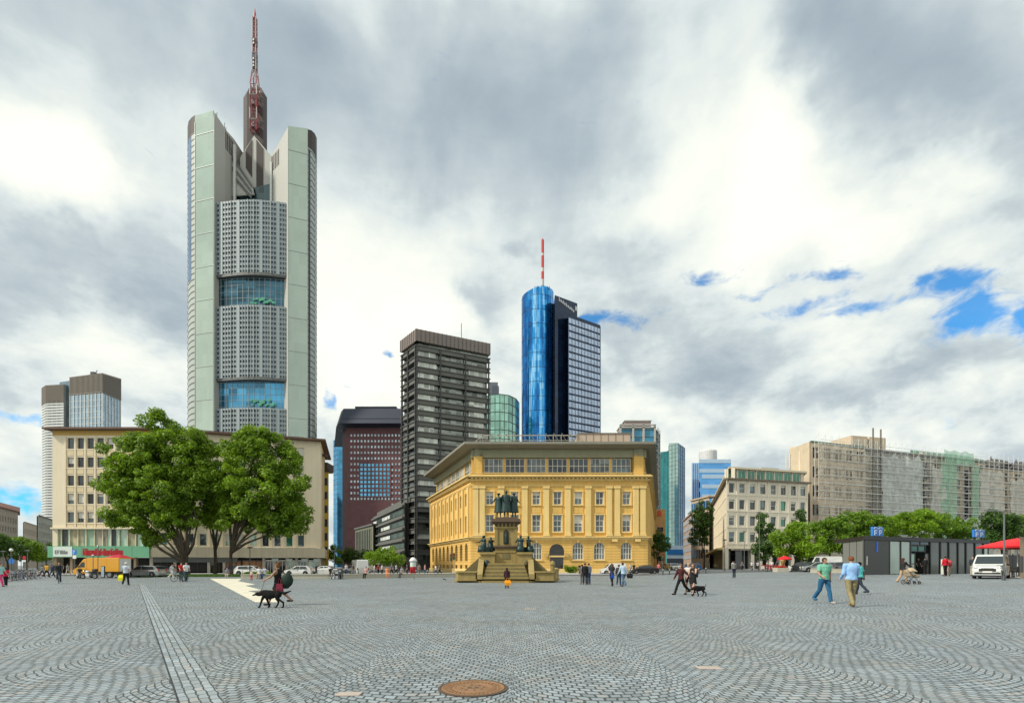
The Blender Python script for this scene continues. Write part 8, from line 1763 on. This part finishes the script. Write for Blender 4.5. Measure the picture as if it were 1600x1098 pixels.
mb = MB(); mb.hexa([(X-.25, Yq-.2, zq+.50), (X+.38, Yq-.2, zq+.42), (X+.38, Yq+.2, zq+.42), (X-.25, Yq+.2, zq+.50), (X-.32, Yq-.22, zq+.86), (X+.42, Yq-.22, zq+.58), (X+.42, Yq+.22, zq+.58), (X-.32, Yq+.22, zq+.86)]); mb.build('seat', sm, e, bevel=.04)
mb = MB(); i0 = 0; n1, n2 = 10, 8
for a_ in range(n1+1):
    for c_ in range(n2+1): th = PI*.95*a_/n1+.05; ph_ = PI*c_/n2; mb.v.append((X-.04-.30*math.cos(th), Yq-.235*math.cos(ph_), zq+.78+.30*math.sin(th)*max(.25, math.sin(ph_))))
for a_ in range(n1):
    for c_ in range(n2): q = a_*(n2+1)+c_; mb.f.append((q, q+1, q+n2+2, q+n2+1)); mb.m.append(0)
mb.build('hood', M('stroller_hood', (.42, .33, .22), .85, var=.3, scale=6), e, smooth=True)
# the rest of the square: (px, Y, H, yaw, skin, shirt, legs, hair, extras, label)
def P(px, Y, H, yaw, lab, shirt, trs, hair=(.04, .025, .02), skin='fair', **k): return figure('person', lab, 'person', px, Y, H, yaw, skin, shirt, trs, hair, **k)
W = (.60, .62, .64); BK = (.02, .02, .024); JN = (.04, .09, .17); GY = (.20, .21, .22)
P(1, 36.5, 1.65, PI/2, 'woman in turquoise top and pink trousers cut by the left edge', (.30, .55, .52), (.62, .06, .20))
P(9, 37, 1.34, -2.2, 'child in a bright red jacket and black trousers at the left edge', (.62, .03, .08), BK)
P(66, 66, 1.55, PI, 'slight figure in pale jacket walking away beside the bicycles', GY, BK); P(73, 64, 1.72, PI, 'person in a yellow orange jacket walking away on the left', (.62, .32, .03), BK, sleeves='long'); P(81.5, 65, 1.60, PI-.2, 'person in dark blue next to the yellow jacket', (.03, .04, .09), (.04, .06, .12), sleeves='long'); P(86, 74, 1.75, 0, 'man in dark clothes standing behind the cyclist on the left', BK, BK); P(97, 80, 1.7, .4, 'woman in a beige coat at the corner of the green canopy', (.35, .28, .2), BK); P(106, 78, 1.72, .2, 'person with pale trousers beneath the white sign', GY, (.5, .48, .4))
P(92, 43.6, 1.72, .71, 'cyclist in dark clothes riding towards the viewer on the left', (.03, .035, .04), (.03, .05, .07), pose='ride', sleeves='long', armL=(.7, .15, .3), armR=(.7, .15, .3))
b, J, W_ = P(197, 39, 1.70, PI+.35, 'older man in a pale blue shirt, black trousers and white cap walking away', (.50, .57, .66), BK, (.5, .5, .5), sleeves='short', hat=(.62, .60, .57), pose='walk', swing=.22, build=1.1); o = bag(J, 1, 'bright yellow carrier bag in the older man\'s left hand', (.68, .66, .02), .50, .46, .22, 'bag', .08); o.location.x -= .12
P(268.5, 58, 1.66, PI/2, 'person in pale shirt and white trousers walking before the plane trees', (.50, .52, .56), (.62, .62, .54), swing=.42); P(272.5, 60, 1.70, PI/2+.3, 'companion in dark top beside the white trousers', BK, (.3, .3, .3), phase=-1)
P(283, 48.6, 1.72, .9, 'man in a red shirt pushing a silver bicycle', (.45, .03, .03), (.05, .09, .10), pose='stand', armL=(.7, .1, .4), armR=(.6, .1, .5)); b, J, W_ = P(291, 47.6, 1.76, .8, 'man in a white shirt and dark trousers pushing a black bicycle', W, (.05, .08, .09), pose='walk', swing=.2, armL=(.5, .2, .5)); backpack(J, W_, .8, 'dark backpack worn over the white shirt beside the black bicycle')
P(355, 62.6, 1.65, .3, 'person in a grey top crouching on the edge of the lawn', GY, (.45, .38, .34), pose='sit', z=-.1); P(393, 52, .95, .2, 'toddler in red trousers by the low stone wall', (.62, .50, .50), (.45, .03, .04), pose='stand')
P(405, 56.6, 1.68, .2, 'woman in a white top sitting on the low stone wall beside the toddler', W, (.3, .26, .2), pose='sit', seat=.5); P(413.5, 56.8, 1.7, -.3, 'man in pale blue sitting on the low stone wall next to the woman in white', (.4, .44, .52), JN, pose='sit', seat=.5)
P(494, 72, 1.70, PI/2, 'dark figure with a slanting umbrella pole before the glass shopfront', (.05, .06, .08), BK); P(517, 58.5, 1.66, .4, 'person in black sitting at the end of the low stone wall', BK, BK, pose='sit', seat=.5)
P(572, 58.8, 1.7, -.2, 'person in pink top and dark skirt on the low wall before the box van', (.50, .30, .28), BK, pose='sit', seat=.5); P(605, 60.4, 1.66, .3, 'woman in an orange dress sitting on the low wall', (.70, .28, .14), (.70, .28, .14), pose='sit', seat=.5, hairlen=.1); P(628, 61.6, 1.7, -.5, 'man in a grey shirt sitting on the low wall left of the advertising column', GY, (.10, .10, .12), pose='sit', seat=.5)
P(792, 33.8, 1.32, PI, 'girl with long dark hair seen from behind before the monument steps', (.05, .02, .03), (.03, .02, .02), (.03, .012, .01), pose='stand', hairlen=.28, sleeves='long')
o = bag({'w1': Vector((AX(792, 33.4)+.05, 33.4, .80)), 'd1': Vector((0, 0, 0))}, 1, 'orange shoulder bag held by the girl before the monument', (.75, .30, .02), .44, .34, .16, 'bag', .16)
P(909.5, 41.2, 1.55, PI, 'person in grey at the left of the standing group of three', (.16, .15, .15), (.12, .12, .13), pose='stand', sleeves='long'); P(914, 40.6, 1.66, PI-.2, 'person in black in the middle of the standing group of three', BK, BK, pose='stand', sleeves='long'); P(920, 40.8, 1.64, PI+.3, 'person in grey top and blue jeans at the right of the standing group of three', (.22, .24, .28), (.03, .07, .16), pose='stand', sleeves='long')
P(956, 37, 1.62, PI+.3, 'woman with bright blue waist wrap and black leggings before the white van', (.05, .05, .06), BK, (.14, .07, .03), hairlen=.12, skirt=((.02, .10, .55), .62, .03), swing=.2); P(967, 37.4, 1.58, PI-.3, 'person in a dark jacket beside the man in the light blue shirt', (.06, .06, .06), JN, sleeves='long'); b, J, W_ = P(974, 36.2, 1.70, PI+.4, 'man in a light blue shirt and jeans leaning over with a shoulder bag', (.42, .56, .70), (.07, .12, .18), sleeves='long', swing=.35, lean=.12); bag(J, -1, 'black shoulder bag at the side of the man in light blue', BK, .42, .34, .16, 'bag', .26).location += Vector((.25, 0, .42))
P(905.5, 87, 1.70, 0, 'dark figure standing just right of the bank entrance', BK, BK, pose='stand'); P(985, 85, 1.68, .4, 'person in a pale shirt by the blue bicycle', (.5, .52, .55), JN, pose='stand'); P(990.5, 85.5, 1.66, -.4, 'person in dark clothes by the blue bicycle', BK, BK, pose='stand'); P(1029, 84, 1.68, 0, 'woman in a pink dress at the bank corner', (.60, .20, .22), (.5, .14, .16), skirt=((.55, .16, .18), .6, .05))
P(1147, 54, 1.74, PI, 'man in a grey shirt and dark trousers standing alone before the white office', (.17, .19, .18), (.025, .03, .05), pose='stand')
P(1145, 96, 1.72, .3, 'person in white and dark by the corner of the white office', (.55, .55, .6), (.05, .05, .1)); P(1159.5, 100, 1.7, 0, 'dark figure in the office entrance', (.14, .14, .18), BK); P(1175, 95, 1.74, PI, 'person in a white shirt and black trousers under the office canopy', W, BK); P(1184, 94, 1.70, PI-.5, 'person in a grey shirt right of the white shirt', (.42, .42, .44), BK)
P(1199, 84, 1.6, .5, 'person in a pale pink top behind the snack cart', (.55, .40, .38), GY, pose='stand'); P(1206, 84.5, 1.7, -.5, 'person in a white shirt behind the snack cart', W, JN, pose='stand'); P(1214, 86, 1.65, 0, 'dark figure to the right of the snack cart', (.06, .05, .06), BK, pose='stand')
P(1477, 46.3, 1.73, PI, 'person in a red jacket and black trousers before the pavilion glass', (.55, .02, .04), BK, (.03, .015, .01), sleeves='long', pose='stand'); b, J, W_ = P(1482.5, 46.8, 1.62, PI-.4, 'person in a red top and beige trousers next to the red jacket', (.48, .05, .06), (.42, .33, .25), pose='walk', swing=.2); backpack(J, W_, PI-.4, 'rose red backpack on the person in beige trousers', (.45, .08, .09), .9)
P(1445.5, 53.5, 1.75, PI, 'dark figure in the pavilion doorway', BK, BK, pose='stand', sleeves='long'); b, J, W_ = P(1519.5, 46.5, 1.72, -.4, 'man in a dark jacket and light trousers left of the family van', (.04, .05, .06), (.45, .40, .33), pose='stand', sleeves='long')
P(1435, 56.5, 1.7, 0, 'dark figure inside the pavilion entrance', BK, BK, pose='stand')
# café crowd below the dark tower
gl = 'people sitting and standing at the café by the box van'
cafe = [(585, (.5, .5, .52)), (591, (.3, .05, .06)), (597, (.55, .5, .45)), (612, (.1, .1, .12)), (619, W), (636, (.06, .06, .07)), (655, (.25, .2, .2)), (664, (.52, .25, .25)), (541, (.4, .42, .45)), (552, (.08, .08, .1)), (681, W), (687, (.12, .12, .14))]
names = ['person in a light grey top', 'person in a dark red top', 'person in a cream top', 'person in a near black jacket', 'person in a white shirt', 'person in a black coat', 'person in a brown grey jumper', 'person in a salmon pink top', 'person in a blue grey shirt', 'person in a charcoal jacket', 'person in a white top by the bank wall', 'person in dark grey by the bank wall']
for i, ((px, c_), n_) in enumerate(zip(cafe, names)): P(px, 74+(i*5 % 7)*.8, 1.62+.03*(i % 5), R2(-2, 2), n_+' beyond the low stone wall' if i < 10 else n_, c_, random.choice([BK, JN, GY]), pose=random.choice(['stand', 'walk']), group=gl if i < 10 else None)
# ================================================================== street furniture
m_wst = M('wall_bench_stone', (.46, .44, .36), .85, streak=.15, var=.15); m_pole = M('pole_grey', (.16, .17, .17), .5, metal=.3); m_poled = M('pole_dark', (.035, .04, .042), .5)
def lowwall(px0, Y0, px1, Y1, h, lab, d=.55):
    a, b = W2(px0, Y0), W2(px1, Y1); f = Fr(a, b); e = empty('stone_wall', (a.x, a.y, 0), lab, 'low wall'); mb = MB(); z0 = G(a.x); n = max(2, int(f.L/2.4))
    for i in range(n): fbox(mb, f, f.L*i/n+.01, f.L*(i+1)/n-.01, z0-.1, z0+h-.10, 0, -d)
    mb.build('wall', m_wst, e); mb = MB()
    for i in range(n): fbox(mb, f, f.L*i/n+.008, f.L*(i+1)/n-.008, z0+h-.10, z0+h, .05, -d-.05)
    mb.build('coping', m_wst, e, bevel=.02); return e
lowwall(376, 57, 516, 58.5, .52, 'left stretch of the long low stone wall, behind the dog walker'); lowwall(534, 59, 714, 66, .52, 'right stretch of the long low stone wall, left of the monument'); lowwall(1266, 66, 1316, 64, .55, 'short pale block wall left of the pavilion')
e = empty('planter', (AX(1220, 74), 74, .55), 'square stone planter with red flowers under the lime tree', 'planter'); X = AX(1220, 74); mb = MB(); mb.box(X-.85, X+.85, 73.3, 74.7, .5, 1.15); mb.build('box', m_wst, e, bevel=.03); leaves(e, [(X+R2(-.7, .7), 74+R2(-.5, .5), 1.3, .22) for _ in range(16)], 50, .07, leafmat('red_flowers', (.30, .02, .01), (.75, .10, .06)), 'flowers')
def lamp(px, Y, py, lab, kind='arm', col=None):
    X = AX(px, Y); z0 = G(X, Y); zt = AZ(py, Y); e = empty('street_lamp', (X, Y, z0), lab, 'street lamp'); mt = col or m_poled; mb = MB(); mb.tube((X, Y, z0), (X, Y, z0+.6), .10, .09, n=10); mb.tube((X, Y, z0+.6), (X, Y, zt), .065, .045, n=8); mb.build('pole', mt, e)
    mb = MB()
    if kind == 'disc': mb.lathe([(.05, -.1), (.36, -.02), (.38, .04), (.1, .10), (.02, .12)], (X, Y, zt), 16)
    elif kind == 'globe': mb.ell((X, Y, zt), (.26, .26, .26), 12, 8)
    else: mb.tube((X, Y, zt-.05), (X-.9, Y, zt+.05), .035, n=6); mb.box(X-1.3, X-.7, Y-.12, Y+.12, zt, zt+.09)
    mb.build('lamp_head', mt if kind != 'globe' else m_wht, e); return e
lamp(390.5, 64, 855, 'black street lamp with a flat disc head before the office block', 'disc'); lamp(1132.5, 88, 843, 'black street lamp with a disc head at the corner of the white office', 'disc'); lamp(1163, 96, 830, 'tall thin grey pole lamp before the white office entrance', 'disc', m_pole); lamp(1186.5, 90, 800, 'tallest thin pole among the slim trees', 'disc', m_pole)
lamp(1569, 35.5, 798, 'tall lamp post beside the white family van', 'arm', m_pole); lamp(17.5, 78, 859, 'globe lamp at the left end of the bicycle row', 'globe', m_pole); lamp(5, 84, 861, 'grey lamp at the left edge of the square', 'disc', m_pole); lamp(43, 82, 860, 'grey lamp with thin pole behind the bicycles', 'disc', m_pole); lamp(522.5, 84, 860, 'pale street lamp below the mustard house', 'disc', m_pole); lamp(627, 86, 862, 'slim lamp post by the lime green tree', 'disc', m_poled)
def signpost(px, Y, py, lab, cols, shape='rect', s=.35):
    X = AX(px, Y); z0 = G(X, Y); e = empty('sign_post', (X, Y, z0), lab, 'sign'); mb = MB(); zt = AZ(py, Y); mb.tube((X, Y, z0), (X, Y, zt), .04, n=8); mb.build('pole', m_pole, e); q = zt
    for c_, sh, w_, h_ in cols:
        mb = MB()
        if sh == 'disc': mb.tube((X, Y-.05, q-h_/2), (X, Y-.08, q-h_/2), h_/2, n=20)
        else: mb.box(X-w_/2, X+w_/2, Y-.08, Y-.05, q-h_, q)
        o = mb.build('sign_plate', c_, e); q -= h_+.08
    return e, X, Y, zt
e, X, Y, zt = signpost(117, 74, 858, 'blue sign over a small white plate on a pole beside the yellow truck', [(m_blue, 'rect', .62, .75), (m_wht, 'rect', .5, .5)]); fz = Fr((X-.3, Y-.08), (X+.3, Y-.08)); mb = MB(); stroke(mb, fz, [(.16, zt-.62), (.16, zt-.12), (.36, zt-.16), (.40, zt-.3), (.16, zt-.38)], .07, 0, .012); mb.build('symbol', m_wht, e)
signpost(18.5, 80, 872, 'round blue sign among the bicycles', [(m_blue, 'disc', .9, .9)]); signpost(38.5, 84, 868, 'round red and white sign on a pole behind the bicycles', [(m_red, 'disc', .6, .6), (m_wht, 'rect', .5, .3)]); signpost(145.5, 60, 866, 'thin pole with small plate before the yellow truck', [(m_wht, 'rect', .22, .12)]); signpost(153, 59, 851, 'tall bare white pole standing before the yellow truck', [(m_wht, 'rect', .10, .2)])
def pylon_sign(px, Y, lab, w=.7, h=1.55, mt=None, post=False):
    X = AX(px, Y); z0 = G(X, Y); e = empty('info_board', (X, Y, z0), lab, 'sign'); mb = MB(); mb.box(X-w/2, X+w/2, Y-.06, Y+.06, z0+.1, z0+h); mb.build('frame', m_poled, e, bevel=.02); mb = MB(); mb.box(X-w/2+.06, X+w/2-.06, Y-.075, Y-.06, z0+.2, z0+h-.08); mb.build('panel', mt or m_signw, e); return e
pylon_sign(161, 58, 'slim pale blue information board right of the motorcycle', .42, 1.45, M('pale_blue_board', (.40, .52, .60), .5)); pylon_sign(1231, 76, 'white leaning display board beside the planter', .6, 1.0, m_wht).rotation_euler = (0, .35, 0)
# red parasols
def parasol(px, Y, zt, R_, lab, mt, group=None, n=8):
    X = AX(px, Y); z0 = G(X, Y); e = empty('parasol', (X, Y, z0), lab, 'parasol', group); mb = MB(); mb.tube((X, Y, z0), (X, Y, zt), .035, n=8); mb.build('pole', m_steel, e); mb = MB(); mb.lathe([(R_, -.62), (R_*1.0, -.48), (R_*.5, -.18), (.05, 0)], (X, Y, zt), n); mb.build('canopy', mt, e)
    mb = MB()
    for k_ in range(n): a = 2*PI*k_/n; mb.tube((X, Y, zt-.1), (X+R_*.96*math.cos(a), Y+R_*.96*math.sin(a), zt-.54), .012, n=4)
    mb.build('rib', m_steel, e); mb = MB(); mb.box(X-.3, X+.3, Y-.3, Y+.3, z0, z0+.08); mb.build('foot', m_frD, e); return e
m_par = M('parasol_red', (.62, .012, .018), .7, var=.08); m_parg = 'red parasols on the café terrace behind the family van'
parasol(1574, 42, 3.55, 1.9, 'front red parasol over the café terrace', m_par); parasol(1590, 46, 3.95, 2.0, 'higher red parasol behind the front one', m_par); parasol(1226, 82, 3.05, 1.1, 'small red parasol under the lime green tree', m_par); parasol(186, 64, 2.9, 1.5, 'dark red parasol just behind the yellow truck', M('parasol_crimson', (.40, .01, .03), .7)); parasol(1604, 43, 3.5, 1.7, 'red parasol cut by the right edge', m_par)
# orange cone-shaped cup under the small parasol
X = AX(1223.5, 80); e = empty('display_cone', (X, 80, G(X)), 'tall ochre ice cream cone display under the small red parasol', 'display'); mb = MB(); mb.lathe([(.06, .45), (.40, 1.7), (.42, 1.75), (.1, 1.75)], (X, 80, G(X)), 14); mb.build('cone', M('cone_ochre', (.50, .25, .06), .7), e, smooth=True); mb = MB(); mb.lathe([(.25, 0), (.25, .06), (.05, .08), (.05, .46)], (X, 80, G(X)), 12); mb.build('foot', m_poled, e)
# café tables and chairs at right
def cafe_set(px, Y, i):
    X = AX(px, Y); z0 = G(X, Y); e = empty('cafe_table', (X, Y, z0), ['dark café table nearest the family van', 'dark café table between the parasol poles', 'dark café table against the beige kiosk'][i], 'table'); mb = MB(); mb.lathe([(.02, .70), (.36, .70), (.36, .74), (.02, .74)], (X, Y, z0), 16); mb.build('tabletop', m_frD, e); mb = MB(); mb.tube((X, Y, z0), (X, Y, z0+.7), .03, n=8); mb.lathe([(.22, 0), (.2, .03), (.02, .05)], (X, Y, z0), 12); mb.build('leg', m_steel, e)
    for k_, (dx_, yw) in enumerate(((-.55, 0), (.55, PI))):
        c = empty('cafe_chair', (0, 0, 0), ('left' if k_ == 0 else 'right')+' dark wicker chair at the '+['table nearest the family van', 'table between the parasol poles', 'table against the beige kiosk'][i], 'chair'); mb = MB(); mb.box(-.22, .22, -.22, .22, .42, .47); mb.build('seat', m_bk, c); mb = MB(); mb.box(-.24, -.19, -.22, .22, .47, .88); mb.build('backrest', m_bk, c)
        for a in (-.2, .2):
            for b_ in (-.2, .2): mb = MB(); mb.tube((a, b_, 0), (a, b_, .43), .015, n=5); mb.build('leg', m_steel, c)
        c.location = (X+dx_, Y, z0); c.rotation_euler.z = yw
cafe_set(1578, 39.5, 0); cafe_set(1590, 41.5, 1); cafe_set(1586, 44.5, 2)
mb = MB(); f = Fr(W2(1573, 49), W2(1612, 50)); e = empty('windbreak', f.p(0, .5), 'dark folding screen behind the café terrace', 'screen'); 
for i in range(4): fbox(mb, f, f.L*i/4+.03, f.L*(i+1)/4-.03, .6, 2.5, 0, -.04)
mb.build('panel', m_frD, e); mb = MB(); verts(mb, f, lin(0, f.L, 4), .07, .5, 2.6, .03, 0, -.07); mb.build('post', m_poled, e)
# snack cart
X = AX(1202, 82); z0 = G(X); e = empty('snack_cart', (X, 82, z0), 'low red and white snack cart with striped front before the slim tree', 'cart'); mb = MB(); mb.box(X-1.1, X+1.1, 81.5, 82.5, z0+.35, z0+.95); mb.build('body', m_mw, e, bevel=.04); mb = MB()
for i in range(5): mb.box(X-1.0+i*.43, X-1.0+i*.43+.22, 81.48, 81.5, z0+.4, z0+.9)
mb.build('stripe', m_red, e); mb = MB(); mb.box(X-1.15, X+1.15, 81.4, 82.6, z0+.95, z0+1.02); mb.build('counter', m_red, e)
for dx_ in (-.7, .7): mb = MB(); mb.torus((X+dx_, 81.45, z0+.28), .24, .04, 'y', 18, 6); mb.build('wheel', m_tyre, e)
# advertising column with red base figure
X = AX(645.5, 78); e = empty('advertising_column', (X, 78, 0), 'white advertising column with grey cap before the dark tower base', 'advertising column'); mb = MB(); mb.lathe([(.50, 0), (.50, .2), (.45, .25), (.45, 2.1), (.02, 2.1)], (X, 78, 0), 20); mb.build('shaft', m_signw, e, smooth=False); mb = MB(); mb.lathe([(.55, 2.1), (.58, 2.25), (.50, 2.4), (.3, 2.65), (.05, 2.75)], (X, 78, 0), 20); mb.build('cap', m_steel, e); mb = MB()
t_ = MB(); t_.lathe([(.462, .3), (.462, 1.3)], (X, 78, 0), 20); 
mb.add([v for v in t_.v], [q for q in t_.f[:20] if True]); mb.build('poster', m_red, e)
# traffic lights and bollards
def signal(px, Y, lab, h=3.2):
    X = AX(px, Y); z0 = G(X, Y); e = empty('traffic_light', (X, Y, z0), lab, 'traffic light'); mb = MB(); mb.tube((X, Y, z0), (X, Y, z0+h), .05, n=8); mb.build('pole', m_pole, e); mb = MB(); mb.box(X-.15, X+.15, Y-.28, Y-.05, z0+h-1.0, z0+h); hs = mb.build('housing', m_bk, e, bevel=.02)
    for k_, c_ in enumerate(((.30, .02, .02), (.25, .16, .02), (.02, .14, .05))): mb = MB(); mb.tube((X, Y-.28, z0+h-.18-k_*.31), (X, Y-.31, z0+h-.18-k_*.31), .10, n=12); mb.build('lens', M('lens%d' % k_, c_, .3), hs)
signal(705, 76, 'traffic light at the left corner of the bank, nearer of the pair'); signal(709.5, 79, 'traffic light at the left corner of the bank, further of the pair', 3.4); signal(1034.5, 82, 'traffic light at the right corner of the bank'); signal(1180, 100, 'traffic light before the white office entrance', 3.0); signal(33, 90, 'traffic light behind the bicycle row')
gb_ = 'dark bollards along the road edge'; pr = None
for i, px in enumerate((1036, 1046, 1057, 1068, 1080, 1092, 1103, 560, 578, 650, 668, 690)):
    Y = 73.5
    if pr is None:
        pr = empty('bollard', (0, 0, 0), None, None); mb = MB(); mb.lathe([(.07, 0), (.07, .85), (.085, .87), (.08, .97), (.02, 1.0)], (0, 0, 0), 12); mb.build('post', m_poled, pr); mb = MB(); mb.lathe([(.074, .72), (.074, .80)], (0, 0, 0), 12); mb.build('band', m_wht, pr); o = pr
    else: o = copy_tree(pr)
    X = AX(px, Y); o.location = (X, Y, G(X, Y)); o['label'] = 'slim dark bollard with a white band at the edge of the road'; o['category'] = 'bollard'; o['group'] = gb_
# pigeons near the monument
mb = MB()
for i, (px, Y, yw) in enumerate(((694, 52, .3), (647, 55, 1.8), (697, 50.5, -1.2))):
    mb = MB(); mb.ell((0, 0, .11), (.12, .05, .055), 10, 8); mb.ell((-.10, 0, .19), (.035, .03, .035), 8, 6); cap(mb, (-.07, 0, .13), (-.10, 0, .18), .035, .025, 6); cap(mb, (.08, 0, .10), (.2, 0, .08), .03, .015, 6); cap(mb, (-.13, 0, .185), (-.155, 0, .18), .009, .004, 5)
    for sd_ in (-1, 1): mb.tube((0, sd_*.02, .07), (.0, sd_*.02, 0), .006, n=4)
    me = remesh(mb, .008, 2); me.materials.append(M('pigeon_grey', (.12, .13, .15), .6, coords='O')); o = bpy.data.objects.new('pigeon', me); C.objects.link(o); o.location = (AX(px, Y), Y, 0); o.rotation_euler.z = yw; tag(o, ['grey pigeon nearest the left basin of the monument', 'grey pigeon farthest left before the low stone wall', 'grey pigeon on the cobbles between wall and monument'][i], 'pigeon')
